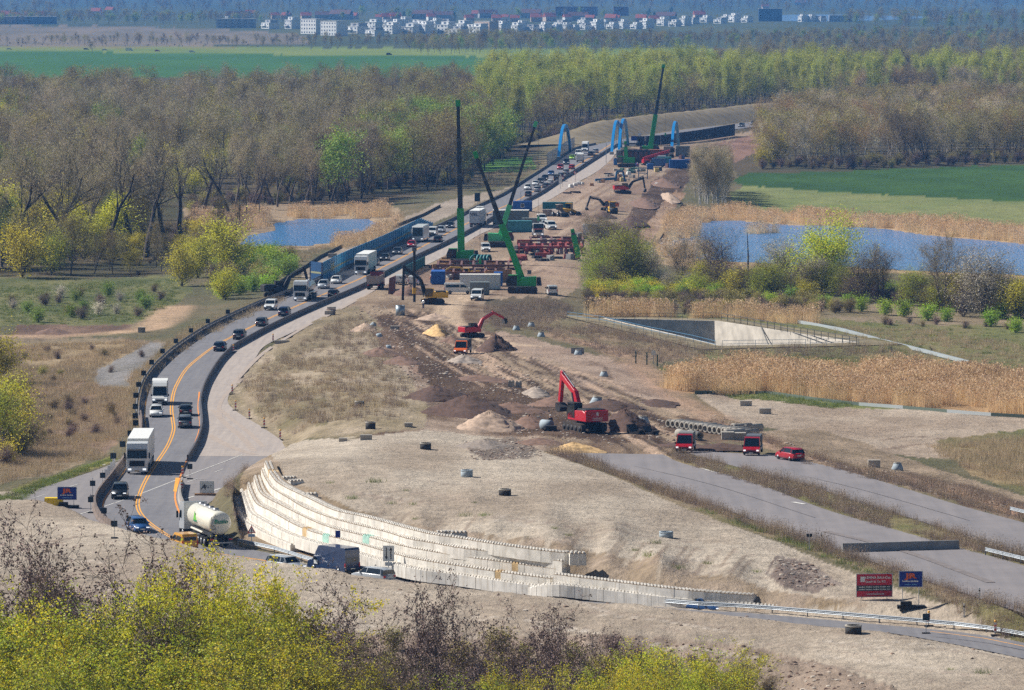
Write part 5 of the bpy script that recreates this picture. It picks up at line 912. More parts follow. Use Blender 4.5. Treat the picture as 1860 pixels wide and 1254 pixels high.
def crane(px, py, tip, green_to, label, w0=1.3, body=True, tilt=0, col=M_CGRN, small=False):
    b = P(px, py); r = root('mobile_crane', b, 0, label, 'crane'); T = atd(tip[0], tip[1], b.y) - b; B0 = Vector((0, 0, 2.4 if body else 1.0)); d = T - B0; n = 5; g = green_to
    if body:
        rz = math.atan2(0, T.x) if abs(T.x) > 1 else 0
        u = link(bpy.data.objects.new('carrier', None)) if False else r
        g_ = -1 if T.x < 0 else 1; fx = lambda L: [(a * g_, b_) for a, b_ in L]
        tracks(r, 5.6, 4.0, .9, 1.1); part('slewing_body', MB().prism(fx([(-2.6, 1.3), (1.4, 1.3), (1.8, 1.7), (1.6, 2.5), (-.4, 3.0), (-2.6, 3.1)]), -1.3, .5), col, r, .05); part('counterweight', MB().prism(fx([(-3.6, 1.4), (-2.65, 1.4), (-2.65, 2.9), (-3.4, 2.9)]), -1.5, 1.5), M_STEEL, r, .06)
        part('cab', MB().prism(fx([(.9, 1.4), (3.0, 1.4), (3.1, 2.2), (2.6, 3.3), (.9, 3.3)]), -1.7, -.65), M_GLS, r); part('cab_frame', MB().prism(fx([(.85, 3.3), (2.65, 3.3), (2.6, 3.45), (.85, 3.45)]), -1.75, -.6).prism(fx([(.8, 1.4), (1.0, 1.4), (1.0, 3.4), (.8, 3.4)]), -1.75, -.6), col, r)
    cuts = [0, g] + [g + (1 - g) * k / 3 for k in (1, 2, 3)]; wid = [w0, w0 * .72, w0 * .6, w0 * .5]
    for k in range(4):
        p = B0 + d * cuts[k]; q = B0 + d * min(1, cuts[k + 1] + .012); part('boom_base' if k == 0 else 'boom_section', MB().beam(p, q, wid[k], wid[k] * 1.15), col if k == 0 else M_BOOM, r)
        if k: part('boom_collar', MB().beam(p - d.normalized() * .25, p + d.normalized() * .25, wid[k] * 1.25, wid[k] * 1.4), M_BOOMG, r)
    part('boom_head', MB().beam(T - d.normalized() * .4, T + d.normalized() * .9, wid[3] * 1.1, wid[3] * 1.6), col, r)
    ts = Vector((.7 if T.x <= 0 else .7, 0, 0)); part('hoist_rope', MB().tube(T + ts, (T.x + ts.x, 0, max(3.0, T.z * .25)), .035, n=4, caps=False), M_ROPE, r); part('hook_block', MB().box(T.x + ts.x - .25, T.x + ts.x + .25, -.15, .15, max(3.0, T.z * .25) - .9, max(3.0, T.z * .25)), col, r)
    part('luffing_cylinder', MB().tube((1.2 if T.x > 0 else -.6, 0, 2.2), B0 + d * (g * .62) + Vector((.3, 0, -.4)), .2, n=8), M_BOOMG, r)
    return r
crane(838, 481, (832, 190), .29, 'tall crane with upright dark boom beside the traffic', 1.25); crane(949, 532, (865, 284), .44, 'green crane leaning left with dark upper boom, front of the cranes', 1.05); crane(908, 449, (972, 228), .27, 'pale green crane leaning right over the road', .95, col=M_CGRL); crane(1181, 282, (1205, 122), .40, 'far green crane leaning right above the navy barrier', 1.25)
crane(1138, 304, (1136, 262), .8, 'small green crane between the blue arches and the rubble', .9)
cr = crane(1051, 476, (1041, 424), .92, 'green lifting arm rising beside the willow trees', 1.0, body=False); part('arm_platform', MB().box(-.2, 2.4, -.6, .6, .1, .5), M_BOXG, cr)
def excavator(loc, rz, label, sc=1.0, col=M_RED, boom=(55, -62, -40), swing=0.0, arm=None, cabm=None, name='excavator', bucket=True, counter=True, seg=(5.6, 3.0), letter=None):
    """local x forward; boom angles in degrees: boom start, stick, bucket"""
    r = root(name, loc, rz, label, 'excavator'); r.scale = (sc, sc, sc); tracks(r, 4.6, 2.6, .6, 1.0); arm = arm or col
    M = Matrix.Rotation(swing, 4, 'Z')
    def add(nm, mb, m, bv=0.0):
        o = part(nm, mb, m, r, bv); o.rotation_euler = (0, 0, swing); return o
    add('turntable', MB().lathe([(0, 1.2), (.9, 1.2), (.9, .9), (0, .9)], 14, 'z'), M_STEEL)
    add('house', MB().prism([(-2.7, 1.25), (1.5, 1.25), (1.5, 1.9), (.2, 2.35), (-2.0, 2.45), (-2.7, 2.2)], -1.35, 1.35), col, .05); add('counterweight', MB().box(-3.0, -2.55, -1.4, 1.4, 1.25, 2.5), col, .08); add('engine_hood', MB().box(-2.6, -.6, -1.25, 1.25, 2.38, 2.6), M_BLK, .04)
    add('cab', MB().prism([(-.1, 1.5), (1.6, 1.5), (1.75, 2.0), (1.5, 3.05), (-.1, 3.1)], .4, 1.35), cabm or M_GLS); add('cab_roof', MB().box(-.15, 1.55, .36, 1.39, 3.05, 3.16).box(-.15, .0, .36, 1.39, 1.5, 3.1), M_BLK if col is M_RED else col)
    a0 = math.radians(boom[0]); p0 = Vector((1.3, -.15, 1.7)); p1 = p0 + Vector((math.cos(a0), 0, math.sin(a0))) * seg[0] * .48; a1 = a0 - math.radians(34); p2 = p1 + Vector((math.cos(a1), 0, math.sin(a1))) * seg[0] * .58
    a2 = math.radians(boom[1]); p3 = p2 + Vector((math.cos(a2), 0, math.sin(a2))) * seg[1]; q2 = p2 - Vector((math.cos(a2), 0, math.sin(a2))) * .55
    add('boom', MB().beam(p0, p1, .5, .75).beam(p1 - (p1 - p0).normalized() * .1, p2, .46, .6), arm, .03); add('stick', MB().beam(q2, p3, .4, .5), arm, .03)
    add('boom_cylinder', MB().tube(p0 + Vector((.5, .3, -.3)), p1 + Vector((.2, .3, -.1)), .1, n=8).tube(p0 + Vector((.5, -.3, -.3)), p1 + Vector((.2, -.3, -.1)), .1, n=8), M_BOOMG); add('stick_cylinder', MB().tube(p1 + Vector((.1, 0, .5)), q2, .09, n=8), M_BOOMG)
    if bucket:
        a3 = math.radians(boom[2]); u = Vector((math.cos(a3), 0, math.sin(a3))); v = Vector((-u.z, 0, u.x)); pts = [p3 + v * .1, p3 + u * .3 + v * .55, p3 + u * 1.0 + v * .6, p3 + u * 1.35 + v * .1, p3 + u * 1.2 - v * .35, p3 + u * .6 - v * .1]
        add('bucket', MB().prism([(p.x, p.z) for p in pts], -.75, .45), M_STEEL)
    if letter:
        mb_ = MB()
        for z_ in letter:
            for k in range(9): mb_.box(-3.016, -3.004, -.62 + k * .14, -.53 + k * .14, z_ - .05, z_ + .05)
        part('small_print', mb_, PC['white'], r)['kind'] = 'stuff'
        o = add('logo_plate', MB().box(-3.02, -3.004, -.14, .14, 1.95, 2.3), PC['white'])
    return r
big = excavator(P(1062, 783), math.radians(117), 'big red excavator digging with raised arm, seen from behind', 1.12, M_RED, (62, -80, -140), .0, seg=(5.8, 3.0), letter=(1.66, 1.46))
excavator(P(858, 612), math.radians(35), 'small red excavator with grey bucket behind the orange pickup', .72, M_RED, (58, -25, -80), .0)
excavator(P(1132, 352), math.radians(10), 'far red excavator with dark arm beside the trench', .9, M_RED, (50, -80, -100), .0, arm=M_STEEL); excavator(P(1106, 383), math.radians(200), 'far brown wheeled excavator left of the yellow roller', .8, M_ORNG, (45, -70, -100), arm=M_STEEL)
excavator(P(503, 540), math.radians(20), 'dark excavator arm showing above the bushes left of the road', .95, M_STEEL, (60, -75, -110)); excavator(P(853, 505), math.radians(160), 'small yellow loader behind the white vans', .6, M_YELW, (35, -30, -60))
# yellow drilling rig with upright mast
dr = excavator(P(786, 553), math.radians(185), 'yellow drilling rig with tall upright mast by the spoil heap', .9, M_YELW, (70, -88, -90), bucket=False, seg=(7.0, 6.5), name='drilling_rig', arm=M_STEEL)
part('mast', MB().box(3.4, 3.9, -.3, .3, .4, 10.5), M_STEEL, dr); part('drive_head', MB().box(3.3, 4.0, -.45, .45, 2.0, 3.2), M_YELW, dr); part('mast_top', MB().box(3.2, 4.1, -.35, .35, 10.5, 11.2), M_BOOMG, dr)
# red tipper truck with dusty grey body
x, y, z = P(678, 527); a_ = road_dir(x, y) + math.pi; dt = root('tipper_truck', (x, y, z), a_, 'red tipper truck with dusty grey body, seen from behind', 'truck'); truck_cab(dt, 7.2, 'darkred', 3.1, 2.5, 2.0); part('chassis', MB().box(-.2, 5.6, -.5, .5, .8, 1.15), M_CHAS, dt)
M_DUST = mat('dusty_steel', sr(158, 146, 138), .8, noise=.2, nscale=1); part('tipper_body', MB().prism([(-1.25, 1.3), (-.9, 1.15), (.9, 1.15), (1.25, 1.3), (1.3, 2.7), (1.18, 2.7), (1.1, 1.45), (-1.1, 1.45), (-1.18, 2.7), (-1.3, 2.7)], -.2, 5.0, 'x'), M_DUST, dt); part('tailgate', MB().box(-.3, -.2, -1.25, 1.25, 1.25, 2.65), M_DUST, dt)
for s_ in (-1, 1):
    for x_ in (.9, 2.25): wheel(dt, x_, s_ * 1.02, .52, .5)
    part('tail_light', MB().box(-.36, -.28, s_ * 1.0 - .2, s_ * 1.0 + .2, .85, 1.0), M_TAIL, dt)
# pickups, cars and vans of the site
def put(px, py): v = P(px, py); return (v.x, v.y, v.z + .04)
pickup('red', put(1246, 820), math.radians(-98), 'red crew pickup with tarp standing left of the other red pickup'); pickup('red', put(1368, 825), math.radians(-98), 'red crew pickup with tarp parked at the end of the pipes', mat('tarp_dark', sr(84, 92, 102), .8)); pickup('orange', put(841, 641), math.radians(-100), 'orange crew pickup on the brown soil', mat('tarp_none', sr(60, 60, 62), .8), False)
car('hatch', 'red', put(1435, 836), math.radians(118), 'red hatchback parked on the empty carriageway')
for px, py, lb in ((729, 517, 'white van with dark lettering, left of a parked pair'), (753, 518, 'white van with dark lettering, right of a parked pair')):
    v = van('caddy', 'white', put(px, py), math.radians(82), lb, rear_glass=False, name='small_van'); part('lettering_band', MB().prism([(-.5, 1.15), (-.25, 1.15), (.02, 1.6), (-.1, 1.6)], -2.272, -2.262, 'x'), PC['black'], v); text_part('RLT', PC['black'], v, (-2.27, -.3, 1.38), (math.pi / 2, 0, -math.pi / 2), .42, 1.0)
van('van', 'white', put(833, 534), math.radians(2), 'white crew van standing sideways in front of the office container', name='crew_van'); van('van', 'white', put(867, 545), math.radians(-96), 'white van with ladder rack facing the camera', name='van'); van('caddy', 'white', put(1002, 536), math.radians(96), 'lone white van at the end of the sandy lot', name='small_van'); van('caddy', 'white', put(882, 458), math.radians(-85), 'white van below the pale green crane', name='small_van')
car('mpv', 'white', put(928, 421), math.radians(-10), 'white people carrier in front of the teal container'); van('van', 'white', put(1000, 417), math.radians(-80), 'white van at the right end of the parked row'); van('caddy', 'white', put(984, 403), math.radians(-80), 'white small van at the back of the parked row', name='small_van'); car('wagon', 'silver', put(990, 412), math.radians(-80), 'silver car in the middle of the parked row'); car('wagon', 'silver', put(982, 409), math.radians(-80), 'silver car at the left of the parked row')
van('sprinter', 'white', put(1082, 428), math.radians(0), 'white box van with green logo behind the willow trees', name='box_van')
tk2 = root('site_truck', put(977, 429), math.radians(-88), 'truck with white and red cab facing the camera', 'truck'); truck_cab(tk2, 3.4, 'white', 3.0); part('red_band', MB().box(3.41, 3.44, -1.1, 1.1, 1.66, 1.86), PC['red'], tk2); part('flat_bed', MB().box(-4, 1.1, -1.2, 1.2, .9, 1.3), M_BOXG, tk2)
for s_ in (-1, 1): wheel(tk2, -2.2, s_ * 1.0, .5, .5)
def loader(px, py, rz, col, label):
    r = root('wheel_loader', put(px, py), rz, label, 'loader'); part('body', MB().prism([(-2.2, .8), (.8, .8), (.8, 1.6), (-2.2, 1.8)], -.8, .8), col, r, .06); part('cab', MB().box(-.6, .7, -.65, .65, 1.6, 2.9), M_GLS, r, .05); part('cab_roof', MB().box(-.7, .8, -.72, .72, 2.9, 3.05), col, r); part('lift_arm', MB().beam((.7, .5, 1.5), (2.4, .5, .6), .2, .3).beam((.7, -.5, 1.5), (2.4, -.5, .6), .2, .3), col, r); part('shovel', MB().prism([(2.3, .1), (3.2, .1), (2.6, .9), (2.2, 1.0)], -1.1, 1.1), M_STEEL, r)
    for x_ in (1.0, -1.5):
        for s_ in (-1, 1): wheel(r, x_, s_ * .95, .6, .45)
    return r
loader(1033, 392, math.radians(-20), M_YELW, 'yellow wheel loader beside the long teal skip'); loader(1016, 394, math.radians(-60), M_DUST, 'dusty grey loader in front of the long teal skip'); 
rl = root('road_roller', put(1112, 388), math.radians(-80), 'yellow roller at the end of the trench', 'roller'); part('body', MB().prism([(-2, .8), (.4, .8), (.4, 1.7), (-1.9, 1.6)], -.8, .8), M_YELW, rl, .06); part('cab', MB().box(-.7, .5, -.7, .7, 1.6, 2.8), M_GLS, rl); part('cab_roof', MB().box(-.8, .6, -.8, .8, 2.8, 2.95), M_YELW, rl); part('drum', MB().lathe([(0, -1), (.75, -1), (.75, 1), (0, 1)], 18, 'y', (1.7, 0, .75)), M_STEEL, rl); part('drum_frame', MB().box(.4, 2.6, -1.15, -1.02, .6, .9).box(.4, 2.6, 1.02, 1.15, .6, .9), M_YELW, rl)
for s_ in (-1, 1): wheel(rl, -1.4, s_ * .85, .7, .5)
# red telehandler and blue site truck by the arches
th = root('telehandler', put(1184, 301), math.radians(15), 'red telescopic handler with raised arm beside blue containers', 'machine'); part('body', MB().prism([(-3, .8), (2.6, .8), (2.6, 1.6), (0, 2.0), (-3, 1.9)], -1.1, 1.1), M_RED, th, .05); part('arm', MB().beam((-2.8, 0, 2.2), (6.2, 0, 4.6), .7, .8), M_RED, th); part('cab', MB().box(-1, .8, .3, 1.2, 1.8, 3.1), M_GLS, th); part('arm_head', MB().box(5.8, 7.2, -.8, .8, 4.0, 5.4), M_STEEL, th)
for x_ in (1.9, -1.9):
    for s_ in (-1, 1): wheel(th, x_, s_ * 1.1, .75, .5)
bu = van('sprinter', 'blue', put(1192, 304), math.radians(185), 'blue flat truck in front of the big blue container', name='blue_truck', cat='truck')
# ------------------------------------------------------------------ heaps of sand and spoil
def heap(px, py, wid, dep, h, m, label, seed=0, ridge=0.0, cat='heap', name='spoil_heap'):
    c = P(px, py); n = 30; k = 15; V = []; r_ = np.random.default_rng(seed); ph = r_.uniform(0, 6.28, 6)
    for j in range(k + 1):
        t = j / k
        for i in range(n):
            a = 2 * math.pi * i / n; w_ = 1 + .12 * math.sin(2 * a + ph[0]) + .08 * math.sin(3 * a + ph[1]) + .06 * math.sin(5 * a + ph[2]) + r_.uniform(-.04, .04)
            x = math.cos(a) * wid / 2 * t * w_ + ridge * wid * .3 * math.copysign(1, math.cos(a)) * (t > 0) * 0; y = math.sin(a) * dep / 2 * t * w_
            z = h * max(0, 1 - t ** 1.15) + r_.normal() * h * .045 * (t < .98) - .12 * t
            V.append((x + (ridge * wid * .35 * math.tanh(3 * math.cos(a)) * min(1, t * 6) * (1 - t)), y, z))
    mb = MB().add(V, [(j * n + i, j * n + (i + 1) % n, (j + 1) * n + (i + 1) % n, (j + 1) * n + i) for j in range(k) for i in range(n)], True)
    o = part(name, mb, m); o.location = (c.x, c.y, c.z); return tag(o, label, cat)
def earth(nm, c, ns=1.5): return mat('earth_' + nm, c, .95, noise=.32, nscale=ns, bump=.8)
E_SAND = earth('sand', sr(206, 170, 118)); E_DARK = earth('dark', sr(88, 66, 56)); E_BRN = earth('brown', sr(120, 94, 80)); E_GRAV = earth('gravel', sr(160, 146, 134)); E_BEI = earth('beige', sr(178, 154, 134))
for a in ((793, 607, 4.4, 9, 1.6, E_SAND, 'small yellow sand heap behind the orange pickup', 1), (842, 658, 5.4, 11, 1.2, E_GRAV, 'grey gravel heap in front of the orange pickup', 2), (900, 636, 6.2, 12, 2.3, E_DARK, 'dark spoil heap right of the small red excavator', 3), (888, 778, 9.5, 13, 2.2, E_BEI, 'beige and brown sand heap left of the worker', 4), (850, 754, 15, 16, 2.5, E_DARK, 'dark brown spoil ridge behind the beige heap', 5), (962, 772, 6, 10, 1.4, E_BRN, 'brown soil bank beside the worker', 6), (973, 718, 4.6, 9, 1.1, E_GRAV, 'grey gravel heap above the excavator arm', 7), (1135, 778, 7.2, 12, 2.5, E_DARK, 'big dark spoil heap right of the red excavator', 8), (1042, 818, 8.0, 9, 1.0, E_SAND, 'flat yellow sand heap at the end of the carriageway', 9), (745, 535, 7.5, 14, 1.8, E_BRN, 'brown spoil heap behind the drilling rig', 10), (790, 578, 6.5, 12, 1.0, E_BEI, 'low sandy heap beside the corrugated pipe', 11), (880, 815, 6.5, 10, .9, earth('stone', sr(140, 128, 118), 3), 'grey stony patch on the sand plateau', 12), (1190, 735, 7, 12, .7, E_DARK, 'flat dark spoil behind the concrete pipes', 13), (1148, 408, 9, 22, 1.9, E_DARK, 'dark spoil beside the trench end', 14), (1170, 372, 9, 40, 1.8, E_BRN, 'long brown spoil bank along the trench', 15), (1205, 335, 9, 50, 1.8, E_BRN, 'brown spoil bank farther along the trench', 16), (1096, 395, 7, 20, 1.4, E_DARK, 'dark soil pile right of the roller', 17), (820, 622, 4, 8, .9, E_BRN, 'reddish soil pile left of the orange pickup', 18), (790, 722, 10, 14, 1.6, E_DARK, 'dark clod bank left of the dark ridge', 31), (930, 748, 9, 12, 1.3, E_BRN, 'brown bank between the heaps', 32), (1010, 735, 7, 12, 1.2, E_BRN, 'brown spoil behind the excavator arm', 33), (1105, 742, 9, 12, 1.2, E_DARK, 'dark spoil strip right of the excavator arm', 34), (1235, 812, 7, 8, .5, E_DARK, 'dark mud patch before the red pickup', 35), (1310, 815, 8, 8, .5, E_DARK, 'dark mud between the red pickups', 36), (730, 660, 7, 14, 1.1, E_BRN, 'rough brown bank at the slope edge', 37), (1215, 360, 5, 60, 1.5, E_BEI, 'long sandy bank beside the lake edge', 38), (870, 690, 9, 10, .7, E_BRN, 'low brown soil swell in the middle of the site', 39), (980, 805, 7, 7, .6, E_BRN, 'low soil swell before the worker', 40), (95, 604, 6, 12, .9, E_BRN, 'brown soil pile on the left meadow track', 20), (663, 600, 5, 10, 1.2, E_BEI, 'rough soil mound above the slope, left', 21), (690, 645, 6, 12, 1.1, E_BRN, 'rough soil mound on the slope edge', 22)): heap(*a)
# ------------------------------------------------------------------ concrete rings, cones, blocks
M_TAR = mat('tar_black', sr(48, 46, 46), .8, noise=.3, nscale=3)
def ring(px, py, r_, h, m, label, name='concrete_ring', top=None):
    c = P(px, py); o = root(name, c, 0, label, 'concrete ring'); part('shell', MB().lathe([(r_ * .86, -.15), (r_, -.15), (r_, h), (r_ * .86, h), (r_ * .86, .1), (0, .1)], 20, 'z'), m, o); part('rim_ring', MB().lathe([(r_ * 1.01, h - .12), (r_ * 1.03, h - .12), (r_ * 1.03, h + .02), (r_ * .84, h + .02)], 20, 'z'), M_CONC if m is M_TAR else m, o); return o
for a in ((653, 739, .62, .75, M_TAR, 'dark manhole ring highest on the left slope'), (673, 781, .62, .85, M_TAR, 'dark manhole ring left of two pale blocks'), (773, 818, .65, .75, M_TAR, 'dark manhole ring on the upper sand plateau'), (848, 867, .65, .75, M_CONCB, 'pale concrete ring in the middle of the sand plateau'), (917, 900, .65, .65, M_TAR, 'dark manhole ring right of the pale ring'), (1210, 976, .68, .55, M_CONCB, 'pale concrete ring low on the right of the sand plateau'), (1550, 1152, .72, .7, M_TAR, 'dark manhole ring on the foreground sand'), (601, 571, .8, 1.0, mat('ring_brown', sr(150, 132, 122), .9, noise=.2), 'brownish ring beside stacked concrete blocks at the lane')): ring(*a)
cp_ = ring(727, 574, .8, 1.75, mat('corrugated', sr(160, 172, 182), .4, .5), 'upright corrugated steel pipe on the brown soil', 'steel_pipe')
def cone_(px, py, label, s=1.0, rz=0.0, tilt=0.0):
    c = P(px, py); o = root('manhole_cone', c, rz, label, 'concrete cone'); o.scale = (s, s, s); o.rotation_euler = (0, tilt, rz); part('shell', MB().lathe([(.55, -.1), (.62, -.1), (.62, .15), (.38, .75), (.3, .75), (.5, .1)], 16, 'z'), M_CONCB, o); part('lip', MB().lathe([(.39, .7), (.41, .7), (.41, .8), (.3, .8)], 16, 'z'), M_CONC, o)
for a in ((938, 600, 'manhole cone left of a pair near the bushes'), (965, 594, 'manhole cone right of a pair near the bushes'), (983, 612, 'manhole cone on the grassy edge below the basin path'), (1050, 645, 'manhole cone standing before a grey slab'), (1097, 684, 'manhole cone beside the winding track', 1.0), (1083, 737, 'big manhole cone behind the red excavator', 1.5, 0, .15), (1168, 770, 'big manhole cone in front of the dark spoil', 1.4), (1630, 855, 'manhole cone on the soil right of the red car', 1.1), (677, 592, 'manhole cone highest on the brown soil', .9, 0, .5), (687, 614, 'lying manhole cone on the brown soil', .9, 0, 1.0), (704, 634, 'lying pale cone lowest on the brown soil', .8, 0, 1.2)): cone_(*a)
tag(part('grey_slab', MB().box(-1.0, 1.0, -.12, .12, -.1, .95), M_CONCG), 'upright grey slab behind a manhole cone', 'slab').location = P(1049, 643)
def cblock(px, py, label, L_=1.6, h=.8, m=None, rz=0.0, studs=None, d=.8):
    studs = ('studded' in label) if studs is None else studs
    c = P(px, py); o = part('concrete_block', block_mesh(L_, d, h + .05, studs), m or M_CONC); o.location = (c.x, c.y, c.z + h); o.rotation_euler = (0, 0, rz); tag(o, label, 'concrete block'); return o
for a in ((929, 702, 'left pale block of a studded pair on the brown soil', .9, .8), (942, 703, 'right pale block of a studded pair on the brown soil', .9, .8), (1355, 739, 'dusty block left of another on the right sand lot', 1.6, .7), (1390, 752, 'dusty block right of another on the right sand lot', 1.6, .75), (1588, 851, 'beige block on the soil right of the red car', 1.4, .8), (665, 800, 'pale block at the end of the concrete path', 1.4, .6), (742, 778, 'small pale block at the foot of the slope', 1.0, .5), (623, 803, 'pale block on the path beside the rings', 1.0, .4), (602, 566, 'concrete block stacked at the lane edge, nearer', 1.5, .8), (597, 572, 'concrete block at the lane edge, lowest', 1.4, .8), (717, 597, 'pale blunt block on the brown soil', 1.5, .5), (512, 625, 'long slab at the edge of the closed lane', 2.4, .5), (604, 468, 'brown block on the pale track behind the noise barrier', 1.9, .9), (257, 604, 'grey block beside the dirt track at the left', 1.2, .9)): cblock(*a)
# ------------------------------------------------------------------ concrete pipes
PIPE = MB().lathe([(.34, 0), (.46, 0), (.5, .02), (.5, .35), (.45, .5), (.45, 2.5), (.34, 2.5), (.34, 0)], 18, 'x').mesh('pipe')
for i in range(15):
    t = i / 14; c = P(1213 + 118 * t, 777 + 17 * t); o = part('concrete_pipe', PIPE, M_CONC); o.location = (c.x, c.y, c.z + .5); o.rotation_euler = (0, 0, math.radians(38 + rnd.uniform(-3, 3))); tag(o, 'pale concrete pipe in the long row beside the spoil', 'pipe', 'concrete pipes lying in a row')
for px, py, rz, lb in ((1232, 795, -62, 'concrete pipe nearest, left of two before the row'), (1252, 797, -62, 'concrete pipe nearest, right of two before the row'), (1315, 797, 12, 'concrete pipe lying level at the end of the row'), (1340, 796, 12, 'short concrete pipe beside the last pipe'), (1330, 786, 25, 'concrete pipe behind the end of the row'), (1350, 787, 25, 'concrete pipe at the far right of the row')):
    c = P(px, py); o = part('concrete_pipe', PIPE, M_CONC); o.location = (c.x, c.y, c.z + .55); o.scale = (1.05, 1.1, 1.1); o.rotation_euler = (0, 0, math.radians(rz)); tag(o, lb, 'pipe')
for px, py, lb in ((1322, 800, 'box shaped concrete part beside the pipes, left'), (1344, 801, 'box shaped concrete part beside the pipes, right')): cblock(px, py, lb, 1.5, .9, M_CONC, 0, False, 1.2)
c = P(993, 779); o = part('pipe_section', MB().lathe([(0, -.7), (.62, -.7), (.62, .7), (.5, .75), (0, .75)], 20, 'x'), M_CONCB); o.location = (c.x, c.y, c.z + .6); o.rotation_euler = (0, 0, math.radians(-35)); tag(o, 'grey pipe section lying beside the worker', 'pipe'); tag(part('trench_box', MB().box(-.7, .7, -.4, .4, 0, .7).box(-.9, -.7, -.5, .5, 0, .3), M_STEEL), 'dark steel box at the feet of the worker', 'box').location = P(1001, 781)
for px, py, s_, lb in ((1158, 787, 1.0, 'curved digger bucket lying before the dark spoil, left'), (1183, 788, .8, 'dark square digger bucket lying beside another')):
    c = P(px, py); o = part('digger_bucket', MB().prism([(-.9, 0), (.7, 0), (1.0, .5), (.7, .55), (.4, .25), (-.4, .25), (-.7, .8), (-1.0, 1.1)], -1.0, 1.0), M_STEEL); o.location = c; o.scale = (s_, s_, s_); o.rotation_euler = (0, 0, -.6); tag(o, lb, 'bucket')
c = P(974, 768); g = root('plate_compactor', c, .4, 'small dark compactor machine left of the worker', 'machine'); part('base_plate', MB().box(-.6, .6, -.4, .4, 0, .2), M_STEEL, g); part('engine', MB().box(-.3, .4, -.3, .3, .2, .8), M_BLK, g, .05); part('handle', MB().beam((-.4, 0, .5), (-1.4, .1, 1.3), .08, .08), M_BLK, g)
# ------------------------------------------------------------------ containers, cabins, skips
def container(px, py, L_, W_, H, m, rz, label, name='container', windows=0, doors=True, roof=None, trim=None):
    c = P(px, py); r = root(name, c, rz, label, 'container'); part('shell', MB().box(-L_ / 2, L_ / 2, -W_ / 2, W_ / 2, .12, H), m, r, .03); mb = MB(); k = int(L_ / .55)
    for i in range(k):
        x = -L_ / 2 + .28 + i * (L_ - .5) / max(1, k - 1); mb.box(x - .1, x + .1, -W_ / 2 - .035, -W_ / 2, .3, H - .2)
    part('corrugation', mb, m, r)['kind'] = 'stuff'; part('roof_plate', MB().box(-L_ / 2 - .02, L_ / 2 + .02, -W_ / 2 - .02, W_ / 2 + .02, H, H + .06), roof or m, r); part('skid', MB().box(-L_ / 2 + .1, L_ / 2 - .1, -W_ / 2 + .2, -W_ / 2 + .4, 0, .12), M_CHAS, r)
    if doors:
        for s_ in (-1, 1): part('door', MB().box(L_ / 2 + .003, L_ / 2 + .05, s_ * W_ / 4 - W_ / 4 + .06, s_ * W_ / 4 + W_ / 4 - .06, .25, H - .15), m, r)
    for i in range(windows):
        x = -L_ / 2 + (i + .7) * L_ / (windows + .4); w = part('window', MB().box(x - .45, x + .45, -W_ / 2 - .07, -W_ / 2 - .04, 1.0, 2.0), PC['white'], r); part('pane', MB().box(x - .36, x + .36, -W_ / 2 - .085, -W_ / 2 - .072, 1.1, 1.9), M_GLS, w)
    return r
M_CBLU = mat('container_blue', sr(36, 92, 170), .55, noise=.1, nscale=.8); M_CTEA = mat('container_teal', sr(70, 140, 150), .6, noise=.15, nscale=.8); M_CGRY = mat('container_grey', sr(118, 128, 128), .6, noise=.12); M_CWHT = mat('container_white', sr(196, 202, 210), .5, noise=.06); M_ROOFW = mat('roof_pale', sr(226, 222, 214), .6)
container(796, 516, 2.6, 6, 2.5, M_CBLU, 0, 'blue container standing end on beside the drilling rig'); container(872, 526, 7.6, 3, 2.8, M_CWHT, 0, 'long white office container behind the white crew van', 'office_container', 0, True, M_ROOFW); container(871, 535, 3.6, 2.4, 2.3, M_CGRY, 0, 'small grey container in front of the white office container'); container(905, 520, 1.6, 3, 2.6, M_CBLU, 0, 'narrow blue cabin at the end of the office container')
container(938, 422, 7.2, 2.5, 2.6, M_CTEA, 0, 'long teal container with a white car before it'); container(928, 410, 8.6, 4, 3.6, M_CGRY, 0, 'grey hall container behind the teal container', 'hall_container', 0, False, M_ROOFW); container(949, 384, 4.8, 2.5, 2.5, M_CBLU, 0, 'blue cabin with one white window beside the closed lane', 'cabin', 1); container(964, 414, 4.2, 2.4, 2.2, M_CGRY, 0, 'grey stacked panels beside the teal container', 'panel_stack', 0, False)
container(1013, 387, 7.4, 2.4, 2.6, mat('skip_teal', sr(24, 104, 116), .6, noise=.12), -.12, 'long teal skip full of debris', 'skip', 0, False); container(1002, 393, 4.6, 2.2, 1.6, M_DUST, 0, 'dusty heap box before the long teal skip', 'skip', 0, False)
container(1235, 307, 6.6, 2.6, 2.7, M_CBLU, 0, 'big bright blue container at the edge of the site'); container(1207, 301, 4.2, 2.5, 2.6, M_CTEA, 0, 'teal container left of the big blue container'); container(1197, 298, 4.2, 2.5, 2.5, M_CWHT, 0, 'pale container behind the blue truck'); container(1240, 285, 4.6, 3, 3.4, M_CGRY, 0, 'grey container behind the lone blue arch'); container(1213, 284, 3.0, 3, 3.2, M_DUST, 0, 'rusty stacked formwork behind the lone blue arch', 'formwork_stack', 0, False)
container(1130, 293, 3.8, 2.5, 3.4, M_CGRY, 0, 'grey cabin at the foot of the arch pair', 'cabin'); container(1181, 308, 1.9, 1.8, 1.7, M_CBLU, 0, 'small blue box beside the blue truck', 'site_box', 0, False); container(1152, 296, 7, 5, 4.2, mat('formwork', sr(110, 74, 62), .9, noise=.3, nscale=1.5), 0, 'brown scaffolded pier under the far green crane', 'pier_formwork', 0, False); container(1180, 290, 9, 5, 3.2, mat('formwork2', sr(138, 84, 66), .9, noise=.3, nscale=1.5), 0, 'rust brown formwork right of the pier', 'pier_formwork', 0, False)
